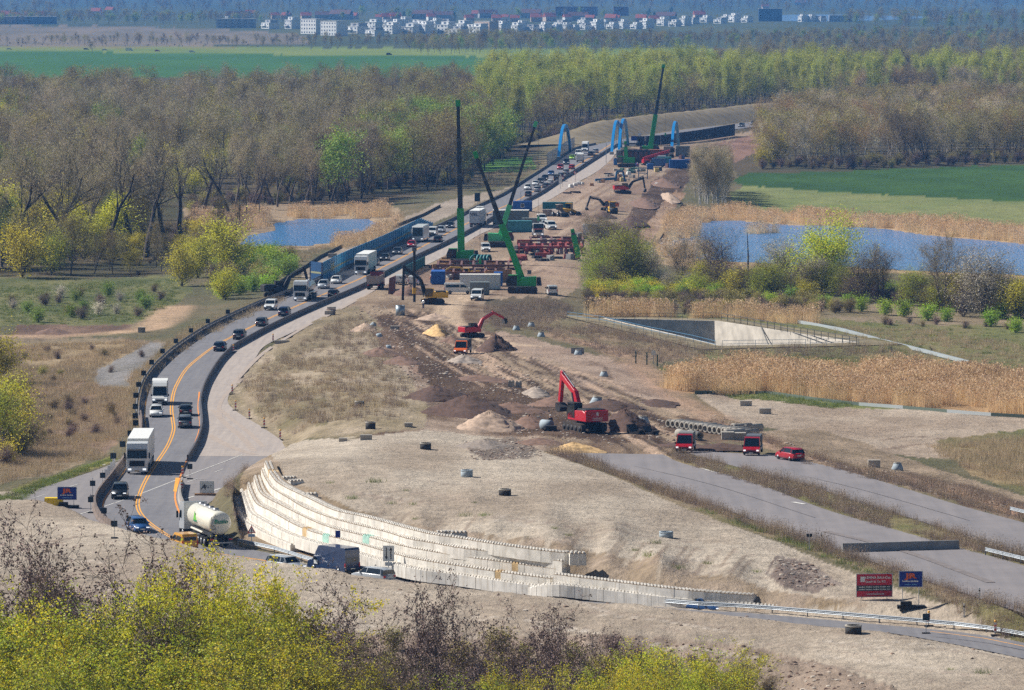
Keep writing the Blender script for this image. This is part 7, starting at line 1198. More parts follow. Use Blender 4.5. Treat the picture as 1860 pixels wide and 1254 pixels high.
def make_tree(seed, h=20, tr=.28, first=1, maxlev=3, spread=.75, up=.6, nb=(14, 6, 4), taper=None, twigs=0, twl=1.1, tww=.03, leaves=0, lsz=.3, lspread=.8, barkm=None, twm=None, lm=None, stems=1, sides=3, low=0.0, twdown=0.0, leaf2=None, ltip=False, minr=0.0, wob=.12, lean=.05, rmin=.012):
    g = TreeGen(seed); g.first = first; g.h = h; g.rmin = rmin; g.taper = taper or (lambda t: 1.15 - .8 * t)
    for k in range(stems):
        a = g.r.uniform(0, 6.28); g.limb((0, 0, 0), (math.cos(a) * lean * (1 + 3 * (stems > 1)), math.sin(a) * lean * (1 + 3 * (stems > 1)), 1), h * (.9 if stems == 1 else g.r.uniform(.7, .95)), tr, 0, maxlev, spread, up, nb, wob)
    rng = g.np; pts = np.array([tuple(p) for p in g.pts]); K = Kind()
    mb = g.branches(minr, sides); tv = np.array(mb.v); tf = mb.f
    crown = []
    if twigs:
        c = pts[rng.integers(0, len(pts), twigs)] + rng.normal(size=(twigs, 3)) * lspread * .5; v, f = twig_cloud(c, twl, tww, rng, .7, twdown); crown.append((v, f, 0))
    if leaves:
        src = pts if not ltip else np.array([tuple(p) for p in g.tips])
        c = src[rng.integers(0, len(src), leaves)] + rng.normal(size=(leaves, 3)) * lspread
        if low: c = c[c[:, 2] > low]
        v, f = quad_cloud(c, lsz, rng); crown.append((v, f, 1))
        if leaf2:
            c = src[rng.integers(0, len(src), leaf2[0])] + rng.normal(size=(leaf2[0], 3)) * lspread; v, f = quad_cloud(c, lsz, rng); crown.append((v, f, 2))
    _zz = np.concatenate([np.asarray(v).reshape(-1, 3)[:, 2] for v, f, i in crown] + [tv[:, 2]]); _f = h / float(np.percentile(_zz, 99.6)); tv[:, 2] *= _f; mb.v = [(a, b_, c * _f) for a, b_, c in mb.v]
    for v, f, i in crown: v[:, 2] *= _f
    K.hh = h
    cm = [twm or T_GREY, lm or L_OLIVE] + ([leaf2[1]] if leaf2 else [])
    K.trunk = soup('trunk', [(tv, tf, 0)], [barkm or B_GREY]) if False else None
    me = bpy.data.meshes.new('trunk'); me.from_pydata(mb.v, [], mb.f); me.polygons.foreach_set('use_smooth', [True] * len(mb.f)); me.materials.append(barkm or B_GREY); K.trunk = me
    K.crown = soup('crown', crown, cm)
    off = len(tv); K.join = soup('tree', [(tv, [f for f in tf if len(f) == 4], 0)] + [(v, f, i + 1) for v, f, i in crown], [barkm or B_GREY] + cm); K.h = h
    return K
def place_tree(K, name, x, y, z, s=1.0, rz=0.0, label=None, cat='tree', group=None, sz=None):
    r = root(name, (x, y, z - .15), rz, label, cat, group); r.scale = (s, s, sz or s)
    for nm, me in (('trunk', K.trunk), ('crown', K.crown)):
        o = bpy.data.objects.new(nm, me); link(o); o.parent = r
    return r
TMPL = bpy.data.collections.new('plant_templates')
def template(me):
    o = bpy.data.objects.new('template', me); TMPL_LIST.append(o); return o
TMPL_LIST = []
def scatter(name, kinds, pts, scl, label, kidx=None, zscl=None):
    """one stuff object: instances of the given meshes on points"""
    col = bpy.data.collections.new('tmpl_' + name)
    for i, me in enumerate(kinds):
        o = bpy.data.objects.new('%s_%02d' % (name, i), me); col.objects.link(o)
    n = len(pts); me = bpy.data.meshes.new(name); me.from_pydata([tuple(p) for p in pts], [], [])
    for an, typ, val in (('scl', 'FLOAT', np.asarray(scl, np.float32)), ('rot', 'FLOAT', nrng.uniform(0, 6.28, n).astype(np.float32)), ('pick', 'INT', (nrng.integers(0, len(kinds), n) if kidx is None else np.asarray(kidx)).astype(np.int32))):
        a = me.attributes.new(an, typ, 'POINT'); a.data.foreach_set('value', val)
    ob = link(bpy.data.objects.new(name, me)); tag(ob, label, kind='stuff')
    g = bpy.data.node_groups.new('scatter_' + name, 'GeometryNodeTree'); g.interface.new_socket('Geometry', in_out='INPUT', socket_type='NodeSocketGeometry'); g.interface.new_socket('Geometry', in_out='OUTPUT', socket_type='NodeSocketGeometry')
    N = g.nodes.new; gi = N('NodeGroupInput'); go = N('NodeGroupOutput'); ip = N('GeometryNodeInstanceOnPoints'); ci = N('GeometryNodeCollectionInfo'); ci.inputs[0].default_value = col; ci.inputs[1].default_value = True; ci.inputs[2].default_value = True
    def na(nm, t): x = N('GeometryNodeInputNamedAttribute'); x.data_type = t; x.inputs[0].default_value = nm; return x.outputs[0]
    cr = N('ShaderNodeCombineXYZ'); Lk = g.links.new; Lk(na('rot', 'FLOAT'), cr.inputs[2])
    ip.inputs['Pick Instance'].default_value = True; Lk(gi.outputs[0], ip.inputs['Points']); Lk(ci.outputs[0], ip.inputs['Instance']); Lk(na('pick', 'INT'), ip.inputs['Instance Index']); Lk(cr.outputs[0], ip.inputs['Rotation']); Lk(na('scl', 'FLOAT'), ip.inputs['Scale']); Lk(ip.outputs[0], go.inputs[0])
    md = ob.modifiers.new('scatter', 'NODES'); md.node_group = g; return ob
def fill(poly, dx, dy, jit=.9, seed=1, keep=None):
    """jittered grid of ground points inside a photograph polygon"""
    w = wp(poly); lo = w.min(0); hi = w.max(0); r = np.random.default_rng(seed)
    gx, gy = np.meshgrid(np.arange(lo[0], hi[0], dx), np.arange(lo[1], hi[1], dy)); x = (gx + r.uniform(-jit, jit, gx.shape) * dx / 2).ravel(); y = (gy + r.uniform(-jit, jit, gy.shape) * dy / 2).ravel()
    k = inpoly(w, x, y); x = x[k]; y = y[k]
    if keep is not None: k = keep(x, y); x = x[k]; y = y[k]
    return np.stack([x, y, z_ground(x, y)], 1) if len(x) else np.zeros((0, 3))
# kinds of the distance
cone = lambda t: 1.25 - 1.0 * t
BARE = [make_tree(100 + i, 20, .36, 2, 3, .6, .9, (15, 6, 3), None, 2100, 1.4, .028, 160, .3, .9, B_GREY, T_GREY, L_OLIVE, minr=.02) for i in range(3)]
BROWN = [make_tree(120 + i, 18, .22, 1, 3, .7, .7, (16, 6, 3), None, 3000, 1.4, .032, 260, .3, .9, B_DARK, T_BROWN, L_OLIVE, minr=.02) for i in range(2)]
OLIVE = [make_tree(140 + i, 18, .22, 1, 3, .75, .6, (16, 6, 3), None, 1700, 1.2, .03, 1500, .34, .9, B_GREY, T_BROWN, L_OLIVE, minr=.02) for i in range(2)]
POPL = [make_tree(160 + i, 24, .26, 1, 3, .5, 1.0, (20, 6, 3), lambda t: .8 - .45 * t, 700, 1.2, .03, 3000, .36, .85, B_GREY, T_GREY, L_POP, minr=.02) for i in range(2)]
GREENT = [make_tree(180 + i, 16, .22, 1, 3, .8, .5, (16, 6, 3), None, 600, 1.1, .03, 3200, .36, .9, B_GREY, T_BROWN, L_GREEN, leaf2=(900, L_POP), minr=.02) for i in range(2)]
YELT = [make_tree(190, 13, .2, 0, 3, .8, .5, (16, 6, 3), None, 500, 1.1, .03, 2600, .34, .9, B_GREY, T_BROWN, L_YEL, minr=.02)]
BIRCH = [make_tree(200 + i, 18, .14, 1, 3, .7, .5, (18, 6, 3), cone, 2600, 1.2, .026, [260, 900][i], .3, .7, B_WHITE, [T_RED, T_PALE][i], L_BIRCH, twdown=.9, minr=.016) for i in range(2)]
PALE = [make_tree(220 + i, 18, .2, 0, 3, .42, 1.1, (20, 7, 3), lambda t: .9 - .5 * t, 3000, 1.5, .026, 60, .25, .7, B_WHITE, T_GREY, L_OLIVE, minr=.016) for i in range(1)]
CONI = [make_tree(230, 14, .2, 0, 2, 1.35, .1, (40, 8), lambda t: 1.15 - 1.1 * t, 300, .8, .04, 2600, .45, .35, B_DARK, T_BROWN, L_DARK, minr=.02)]
BUSHG = [make_tree(240 + i, 3.2, .05, 0, 2, .8, .5, (9, 6), lambda t: 1.0, 300, .5, .016, 1500, .2, .42, B_DARK, T_BROWN, [L_BRI, L_GREEN, L_OLIVE][i], stems=6, minr=.01) for i in range(3)]
BUSHB = [make_tree(250 + i, 3.0, .045, 0, 2, .8, .5, (10, 6), lambda t: 1.0, 1500, .8, .016, [60, 200][i], .16, .4, B_DARK, [T_PURP, T_BROWN][i], L_OLIVE, stems=7, minr=.01) for i in range(2)]
BUSHW = [make_tree(260, 3.2, .05, 0, 2, .8, .5, (9, 6), lambda t: 1.0, 700, .5, .016, 1000, .17, .42, B_DARK, T_PALE, L_WHT, stems=6, minr=.01)]
BUSHY = [make_tree(265, 3.4, .05, 0, 2, .6, .8, (9, 6), lambda t: 1.0, 500, .7, .014, 1100, .18, .42, B_DARK, T_BROWN, L_YEL, stems=7, minr=.01)]
# ------------------------------------------------------------------ the woods
WOODS = []     # (kinds, point array, base scale range, label, group)
def wood(poly, dx, dy, kinds, s0, s1, seed, label, group, keep=None, gap=0.0):
    p = fill(poly, dx, dy, .95, seed, keep); r = np.random.default_rng(seed + 500); nk = len(kinds)
    f1 = fbm(p[:, 0] / 16, p[:, 1] / 60, 3, seed + 3); f2 = fbm(p[:, 0] / 11 + 9, p[:, 1] / 45, 3, seed + 8)
    for i in range(len(p)):
        if gap and f1[i] < gap: continue
        k = int(np.clip((f2[i] - .5) * 2.2 + .5 + r.normal() * .22, 0, .999) * nk); WOODS.append((kinds[k], p[i], (s0 + (s1 - s0) * np.clip((f1[i] - .5) * 1.8 + .5 + r.normal() * .2, 0, 1)), label, group))
LW = [(-420, 250), (460, 250), (700, 300), (700, 352), (640, 368), (360, 386), (345, 420), (330, 448), (200, 470), (-60, 492), (-420, 500)]
wood(LW, 5.6, 17, BARE + BROWN[:1] + BARE + OLIVE + BARE + GREENT[:1] + YELT, .6, 1.2, 1, 'tall bare grey tree of the left woodland', 'bare trees in the left woodland', gap=.39)
wood([(-420, 192), (700, 188), (900, 188), (880, 240), (700, 300), (460, 250), (-420, 250)], 8.5, 34, BROWN + OLIVE + BARE[:1] + OLIVE + YELT, .75, 1.15, 2, 'brown budding tree deep in the woodland', 'trees deep in the woodland', gap=.3)
wood([(460, 250), (700, 245), (700, 352), (640, 368), (470, 372)], 6.0, 20, OLIVE + BROWN, .65, 1.0, 3, 'olive budding tree beside the left pond', 'budding trees by the pond')
wood([(690, 262), (900, 245), (920, 290), (870, 316), (850, 340), (760, 352), (690, 350)], 5.5, 16, GREENT + OLIVE[:1] + BROWN[:1], .85, 1.12, 4, 'fresh green tree behind the cranes', 'green trees behind the cranes')
wood([(880, 180), (1250, 170), (1500, 168), (1500, 196), (1240, 212), (1060, 232), (1000, 252), (920, 262), (880, 240)], 5.2, 24, POPL + OLIVE[:1] + POPL + BROWN[:1], .8, 1.1, 5, 'bright yellow green poplar of the tall stand', 'poplar stand behind the motorway')
wood([(1500, 168), (2300, 165), (2300, 190), (1500, 194)], 5.5, 26, POPL + BIRCH + BROWN[:1], .85, 1.05, 6, 'poplar or birch at the back of the right wood', 'trees at the back right')
wood([(1240, 140), (2300, 130), (2300, 160), (1240, 165)], 10, 50, BROWN + OLIVE[:1], .8, 1.1, 7, 'hazy brown tree behind the poplars', 'hazy trees behind the poplars')
wood([(1385, 262), (1480, 232), (1700, 215), (2300, 205), (2300, 285), (1860, 294), (1528, 307), (1380, 306)], 5.2, 19, BIRCH + OLIVE[:1] + BIRCH + OLIVE + BROWN[:1], .78, 1.0, 8, 'thin birch of the wood above the green field', 'birches above the green field')
wood([(1256, 356), (1280, 346), (1304, 344), (1324, 352), (1320, 372), (1272, 374)], 1.9, 9, PALE, .72, .92, 9, 'pale grey poplar of the clump beside the site', 'pale poplars beside the site')
wood([(-420, 440), (120, 452), (330, 448), (420, 440), (440, 462), (400, 500), (330, 500), (100, 500), (-420, 506)], 6, 13, OLIVE + BROWN + YELT + BUSHB, .42, .75, 10, 'small budding tree at the edge of the left meadow', 'small trees at the left meadow')
wood([(400, 470), (520, 466), (548, 492), (500, 530), (400, 552), (380, 520)], 4.2, 9, BUSHG + BUSHB, .9, 1.5, 11, 'bush at the corner of the left meadow', 'bushes at the meadow corner')
FARW = []
def farwood(poly, dx, dy, kinds, s0, s1, seed):
    p = fill(poly, dx, dy, .95, seed); r = np.random.default_rng(seed)
    for i in range(len(p)): FARW.append((kinds[r.integers(0, len(kinds))], p[i], r.uniform(s0, s1)))
farwood([(-420, 78), (500, 78), (640, 76), (900, 84), (900, 87), (-420, 84)], 9, 60, OLIVE + BROWN + BUSHB, .35, .6, 21)
farwood([(735, 84), (900, 78), (1050, 78), (1200, 82), (1240, 90), (1060, 92), (840, 99), (740, 101)], 9, 60, OLIVE + BROWN + GREENT[:1], .5, .9, 22)
farwood([(940, 77), (1240, 76), (1560, 66), (2300, 66), (2300, 100), (1700, 94), (1240, 90), (940, 84)], 11, 80, BROWN + OLIVE + BROWN + GREENT[:1], .45, .75, 23)
farwood([(1340, 100), (1700, 94), (2300, 98), (2300, 140), (1340, 136)], 13, 90, BROWN + OLIVE + BARE[:1], .6, .95, 24)
farwood([(-420, 12), (1400, 10), (2300, 6), (2300, 25), (1700, 26), (1390, 28), (1100, 22), (-420, 34)], 40, 330, BROWN + OLIVE + BROWN, .9, 1.3, 25)
farwood([(1500, 38), (1700, 33), (2300, 30), (2300, 62), (1560, 56)], 24, 150, BROWN + OLIVE + GREENT[:1], .8, 1.1, 26)
farwood([(-420, -6), (2300, -8), (2300, 4), (-420, 8)], 70, 900, BROWN + OLIVE, 1.0, 1.5, 27)
farwood([(-420, 30), (480, 38), (520, 44), (300, 46), (-420, 42)], 16, 110, OLIVE + GREENT + BROWN, .6, .9, 28)
# the 290 trees that show largest are things of their own, the rest is one woodland
WOODS.sort(key=lambda w: w[1][1]); NEAR = []; REST = []
for w in WOODS:
    u, v = proj(w[1][0], w[1][1], w[1][2])
    (NEAR if (-30 < u < 1890 and len(NEAR) < 290) else REST).append(w)
def where(p):
    u = proj(p[0], p[1], p[2])[0]; return 'at the left edge' if u < 130 else 'above the left meadow' if u < 330 else 'behind the left pond' if u < 680 else 'behind the cranes' if u < 1000 else 'at the right'
for K, p, s_, lb, gr in NEAR:
    lb = lb.replace('tall bare grey', 'tall olive budding' if K in OLIVE else 'tall brown twiggy' if K in BROWN else 'tall bare grey') + ', ' + where(p); gr = gr + ', ' + where(p)
    place_tree(K, 'bush' if 'bush' in lb else ('birch_tree' if 'birch of' in lb else ('poplar_tree' if 'poplar' in lb else 'woodland_tree')), p[0], p[1], p[2], s_, rnd.uniform(0, 6.28), lb, 'bush' if 'bush' in lb else 'tree', gr, s_ * rnd.uniform(.9, 1.1))
kinds = []; 
for w in REST + FARW:
    if w[0] not in kinds: kinds.append(w[0])
def scat(lst, nm, lb):
    scatter(nm, [k.join for k in kinds], [w[1] for w in lst], [w[2] for w in lst], lb, [kinds.index(w[0]) for w in lst])
for poly in ([(-420, 494), (-60, 486), (200, 464), (330, 442), (345, 414), (360, 380), (640, 362), (700, 346), (850, 334), (870, 310), (920, 284), (925, 274), (860, 296), (840, 320), (700, 330), (640, 345), (355, 365), (325, 410), (190, 445), (-60, 465), (-420, 470)], [(920, 268), (1000, 256), (1060, 238), (1240, 216), (1500, 199), (1500, 190), (1240, 205), (1060, 225), (920, 255)], [(1380, 308), (1528, 309), (1860, 297), (2200, 287), (2200, 275), (1860, 284), (1528, 296), (1380, 296)]):
    for q in fill(poly, 3.4, 13, .98, 77): REST.append((rnd.choice(BUSHB + BUSHB + BUSHG[2:]), q, rnd.uniform(.7, 1.3), '', ''))
for w in REST:
    if w[0] not in kinds: kinds.append(w[0])
scat(REST, 'woodland', 'dense woodland beyond the nearest trees'); scat(FARW, 'far_woods', 'hazy far woods and hedges towards the horizon')
L_FGY = leafm('fg_yellow', sr(226, 214, 50), .4); L_FGG = leafm('fg_green', sr(186, 200, 56), .4)
DARKB = [make_tree(320 + i, 20, .5, 2, 3, .72, .7, (12, 6, 4), lambda t: 1.2 - .6 * t, 1500, 1.2, .02, 80, .2, .6, B_DARK, T_GREY, L_OLIVE, rmin=.03, wob=.16) for i in range(2)]
# ------------------------------------------------------------------ grove between lake and basin
WILLOW = make_tree(301, 15, .3, 0, 3, .85, .55, (20, 8, 4), lambda t: 1.25 - .55 * t, 1500, 1.0, .02, 9000, .26, .75, B_DARK, T_BROWN, L_FGG, leaf2=(5500, L_FGY), stems=3, lean=.14)
GROV = {'olive': make_tree(302, 12, .2, 0, 3, 1.0, .3, (22, 8, 4), lambda t: 1.35 - .7 * t, 2600, .9, .016, 5200, .2, .6, B_DARK, T_BROWN, L_FGG, leaf2=(2000, L_POP), stems=2), 'brown': make_tree(303, 11, .2, 0, 3, .95, .35, (22, 8, 4), lambda t: 1.3 - .6 * t, 6500, .8, .013, 900, .18, .5, B_DARK, T_PURP, L_YEL, stems=3), 'white': make_tree(304, 12, .2, 0, 3, 1.0, .3, (22, 8, 4), lambda t: 1.3 - .6 * t, 2200, .8, .016, 7000, .2, .6, B_DARK, T_PALE, L_WHT, leaf2=(1600, L_OLIVE), stems=3), 'bare': make_tree(305, 13, .16, 1, 3, .85, .45, (22, 8, 4), lambda t: 1.3 - .8 * t, 6500, .9, .012, 300, .18, .5, B_GREY, T_BROWN, L_OLIVE, stems=2), 'yellow': make_tree(306, 8, .14, 0, 3, .95, .4, (18, 7, 4), lambda t: 1.25 - .6 * t, 900, .8, .016, 4200, .21, .55, B_DARK, T_BROWN, L_YEL, stems=2)}
def gtree(K, px, py, top, label, name='tree', wf=1.0):
    p = P(px, py); h = (py - top) / pxm(p.y); s_ = h / K.hh; r = place_tree(K, name, p.x, p.y, p.z, s_ * wf, rnd.uniform(0, 6.28), label, 'tree', None, s_); return r
for i, (a, b_, t_) in enumerate(((130, 474, 255), (265, 468, 235), (417, 405, 238), (560, 372, 268), (232, 462, 222), (82, 478, 245), (330, 440, 228), (497, 372, 282), (602, 368, 275), (182, 470, 240), (22, 484, 262), (300, 455, 246), (372, 398, 240), (462, 380, 262), (152, 470, 275), (655, 362, 285))): gtree(DARKB[i % 2], a, b_, t_, 'tall tree with dark trunk and limbs at the front of the left woodland', 'woodland_tree')['group'] = 'dark trunked trees at the woodland front'
gtree(WILLOW, 1488, 530, 382, 'big bright yellow green willow in the middle of the grove', 'willow_tree')
for k, a, b_, t_, lb in (('olive', 1146, 524, 402, 'olive green tree with dark trunk left in the grove'), ('olive', 1088, 512, 425, 'spreading olive tree at the left end of the grove'), ('brown', 1302, 520, 412, 'brown twiggy tree left of the dead trunk'), ('bare', 1236, 524, 432, 'bare thin tree between the olive and the brown tree'), ('white', 1418, 520, 428, 'pale blossoming tree left of the willow'), ('brown', 1560, 545, 450, 'dark twiggy tree right of the willow'), ('bare', 1600, 548, 438, 'bare grey tree in front of the lake'), ('olive', 1655, 556, 478, 'round grey green tree below the lake'), ('bare', 1712, 566, 418, 'tall bare birch like tree near the white tree'), ('white', 1790, 578, 446, 'big white blossoming tree at the right'), ('yellow', 1845, 580, 500, 'yellowish tree at the right edge of the grove'), ('brown', 1375, 530, 470, 'low brown tree below the dead trunk'), ('olive', 1530, 540, 478, 'olive shrub like tree under the willow'), ('yellow', 1272, 528, 470, 'yellow flowering tree beside the brown tree'), ('white', 1200, 528, 486, 'small white blossoming tree in the grove'), ('yellow', 1170, 500, 440, 'light green sapling above the olive tree'), ('bare', 1075, 470, 385, 'bare reddish tree beside the white box van'), ('bare', 1092, 468, 390, 'bare thin tree right of the white box van'), ('brown', 1455, 536, 470, 'dark brown shrub tree left under the willow'), ('brown', 1750, 575, 500, 'dark brown shrub tree left of the white tree')): gtree(GROV[k], a, b_, t_, lb)
_rg = random.Random(9)
for i in range(34):
    a = _rg.uniform(1060, 1860); b_ = 512 + (a - 1060) * .065 + _rg.uniform(-8, 14); k = _rg.choice(['olive', 'brown', 'brown', 'bare', 'yellow', 'white', 'olive']); p = P(a, b_); h_ = _rg.uniform(4.5, 8.5); place_tree(GROV[k], 'tree', p.x, p.y, p.z, h_ / GROV[k].h * 1.15, _rg.uniform(0, 6), {'olive': 'small olive green', 'brown': 'small brown twiggy', 'bare': 'small bare', 'yellow': 'small yellow green', 'white': 'small pale blossoming'}[k] + ' tree filling the grove before the lake', 'tree', 'small trees of the grove, ' + k, h_ / GROV[k].h)
p = P(1358, 512); o = root('dead_trunk', p, 0, 'dead bare trunk standing before the lake', 'tree'); part('trunk', MB().tube((0, 0, -.2), (.1, 0, 5), .22, .16, 8).tube((.1, 0, 5), (-.1, 0, 10), .16, .05, 6), B_DARK, o)
for i, (a, b_, t_) in enumerate(((434, 420, 345), (447, 405, 352), (470, 402, 362), (395, 420, 330))): p = P(a, b_); o = root('dead_trunk', p, 0, 'dead bare trunk standing in the reeds of the left pond', 'tree', 'dead trunks in the left pond'); h = (b_ - t_) / pxm(p.y); part('trunk', MB().tube((0, 0, -.3), (.2, 0, h * .6), .2, .13, 7).tube((.2, 0, h * .6), (rnd.uniform(-.5, .5), 0, h), .13, .04, 6), B_DARK, o)
BRI = [(1540, 560), (1565, 566), (1608, 572), (1642, 576), (1686, 582), (1720, 584), (1800, 594), (1845, 604), (1480, 556), (1500, 560), (1240, 546), (1310, 548), (1400, 556), (1440, 552)]
for i, (a, b_) in enumerate(BRI): p = P(a, b_); place_tree(BUSHG[0 if i < 8 else i % 3], 'bush', p.x, p.y, p.z, rnd.uniform(.85, 1.15), rnd.uniform(0, 6), 'bright green bush along the front of the grove', 'bush', 'bright bushes in front of the grove')
def bushes(poly, dx, dy, kinds, s0, s1, seed, label, group):
    for q in fill(poly, dx, dy, .95, seed): place_tree(kinds[rnd.randrange(len(kinds))], 'bush', q[0], q[1], q[2], rnd.uniform(s0, s1), rnd.uniform(0, 6.28), label, 'bush', group)
bushes([(1300, 525), (1500, 530), (1600, 550), (1860, 585), (1860, 570), (1600, 535), (1480, 515), (1300, 510)], 3.2, 10, BUSHG + BUSHB, .9, 1.4, 33, 'mixed green bush between the grove trees', 'bushes between the grove trees')
bushes([(1560, 590), (1860, 606), (1860, 598), (1600, 580)], 3.4, 12, BUSHB, .4, .6, 34, 'low brown shrub at the meadow edge', 'low shrubs at the meadow edge')
bushes([(0, 545), (250, 530), (330, 520), (340, 545), (260, 580), (40, 592)], 5.5, 16, BUSHB + BUSHW + BUSHG[1:2], .6, 1.0, 35, 'bush on the left meadow', 'bushes on the left meadow')
bushes([(-30, 760), (40, 700), (60, 830), (-20, 860)], 2.4, 8, BUSHB + BUSHG[2:] + BUSHY, 1.0, 1.6, 36, 'bush at the left edge beside the dry grass', 'bushes at the left edge'); bushes([(30, 640), (230, 625), (270, 640), (230, 690), (60, 700)], 7, 22, BUSHB + BUSHG[2:], .35, .6, 39, 'low shrub in the pale grass above the dry field', 'low shrubs in the pale grass'); bushes([(90, 720), (220, 740), (215, 800), (120, 810), (60, 790)], 3.5, 12, BUSHB, .4, .7, 37, 'low purple brown shrub in the dry grass', 'low shrubs in the dry grass')
for k, a, b_, t_, lb in (('yellow', 410, 500, 390, 'slim yellow green tree beside the left pond'), ('yellow', 360, 505, 425, 'yellow green tree at the meadow corner'), ('yellow', 40, 505, 400, 'olive yellow tree at the far left'), ('olive', 92, 500, 415, 'yellow leaved tree at the left meadow'), ('yellow', 410, 545, 480, 'round yellow green bush tree above the left curve'), ('yellow', 330, 520, 440, 'yellow green tree left of the meadow corner'), ('yellow', -10, 700, 590, 'yellow leafing tree cut by the left edge'), ('olive', 10, 830, 690, 'pale green tree cut by the left edge below'), ('white', 550, 345, 305, 'grey white blossoming bush behind the pond'), ('yellow', 607, 345, 275, 'bright green slim tree behind the pond'), ('yellow', 1400, 300, 225, 'yellow tree at the left of the birch wood'), ('yellow', 1385, 306, 265, 'small yellow tree beside the white tarp')): gtree(GROV[k], a, b_, t_, lb)
# ------------------------------------------------------------------ foreground trees, their feet lie below the picture
def robinia(seed): return make_tree(seed, 16, .26, 1, 4, .9, .3, (9, 6, 4, 3), lambda t: 1.3 - .45 * t, 900, .35, .014, 9000, .17, .15, bark('robinia', sr(96, 82, 72)), T_PURP, L_SEED, ltip=True, stems=2, wob=.22, lean=.06, rmin=.024)
ROB = [robinia(401 + i) for i in range(3)]
FGY = [make_tree(411 + i, 14, .2, 0, 4, .85, .4, (11, 7, 4, 3), lambda t: 1.25 - .45 * t, 600, .4, .012, 20000, .17, .22, B_OLIVE, T_BROWN, [L_FGY, L_FGG, L_FGY][i], leaf2=(7000, [L_FGG, L_FGY, L_POP][i]), stems=3, rmin=.02) for i in range(3)]
def fgtree(K, px, top, D, label, wf=1.0, name='tree', rz=None):
    t = D; x = (px - 930) / F * (D * CT + HC * ST); z = float(z_mesh([x], [D])[0]); h = (HC - (F * ST + (top - 627) * CT) * D / (F * CT - (top - 627) * ST)) - z; s_ = h / K.hh; place_tree(K, name, x, D, z, s_ * wf, rnd.uniform(0, 6.28) if rz is None else rz, label, 'tree', None, s_)
for i, (px, top, D, wf) in enumerate(((255, 962, 384, .9), (168, 975, 387, .8), (110, 1010, 380, .8), (25, 985, 384, .8), (60, 1040, 376, .8), (330, 1100, 372, .7), (700, 1052, 384, .85), (645, 1085, 380, .7), (775, 1080, 378, .7), (720, 1130, 368, .8), (960, 1128, 380, .8), (1030, 1116, 384, .8), (1085, 1150, 376, .7), (900, 1165, 372, .8), (590, 1160, 372, .7), (820, 1180, 366, .7), (1000, 1190, 366, .7))): fgtree(ROB[i % 3], px, top - 26, D, ('bare dark tree with seed pods, ' + ['clearest crown before the blue car', 'left of the clearest crown', 'in the left cluster', 'cut by the left edge', 'low in the left cluster', 'among the yellow green trees', 'tallest of the middle group', 'left in the middle group', 'right in the middle group', 'low front of the middle group', 'left of the right group', 'tallest of the right group', 'rightmost of the right group', 'low between the groups', 'beside the brightest tree', 'low front between the groups', 'low front of the right group'][i]), wf, 'robinia_tree')
YGL = [(478, 1004, 385, .75, 0), (422, 1036, 382, .7, 0), (520, 1072, 380, .55, 0), (60, 1120, 374, .9, 1), (130, 1110, 372, .9, 2), (205, 1085, 374, .9, 1), (280, 1075, 374, .8, 2), (345, 1060, 378, .8, 0), (20, 1070, 378, .8, 2), (390, 1120, 370, .9, 1), (470, 1140, 368, .9, 2), (560, 1165, 366, .8, 0), (100, 1185, 362, 1.0, 0), (230, 1170, 362, 1.0, 1), (340, 1165, 362, 1.0, 0), (640, 1200, 362, .8, 2), (1140, 1185, 372, .8, 0), (1215, 1172, 376, .9, 1), (1290, 1180, 374, .8, 0), (1180, 1210, 364, .9, 0), (1260, 1215, 364, .9, 1), (930, 1212, 362, .7, 2), (740, 1225, 360, .7, 0), (860, 1230, 358, .7, 1), (20, 1190, 360, .9, 1), (440, 1200, 358, 1.0, 0), (1075, 1225, 360, .8, 0)]
YW = ['brightest of all, left of centre', 'left shoulder of the brightest', 'right shoulder of the brightest', 'second from the left', 'third from the left', 'under the clearest bare crown', 'right of the bare crown', 'left of the brightest group', 'at the left edge, upper', 'below the brightest group', 'low beneath the brightest', 'right below the brightest', 'at the bottom left', 'at the bottom, left of centre', 'at the bottom under the brightest', 'low beside the middle bare group', 'left of the right hand group', 'middle of the right hand group', 'right of the right hand group', 'low left of the right hand group', 'low right of the right hand group', 'low between the bare groups', 'low under the middle bare group', 'low right of the middle bare group', 'at the bottom left corner', 'at the bottom near the brightest', 'low beside the right bare group']
for (px, top, D, wf, k), w_ in zip(YGL, YW): fgtree(FGY[k], px, top, D, 'yellow green leafing foreground tree ' + w_, wf * 1.1, 'leafing_tree')
fgtree(GROV['brown'], 75, 1130, 379, 'reddish brown shrub tree in the left cluster', 1.0); fgtree(GROV['bare'], 690, 1170, 362, 'grey bare tree low at the bottom centre', .9)
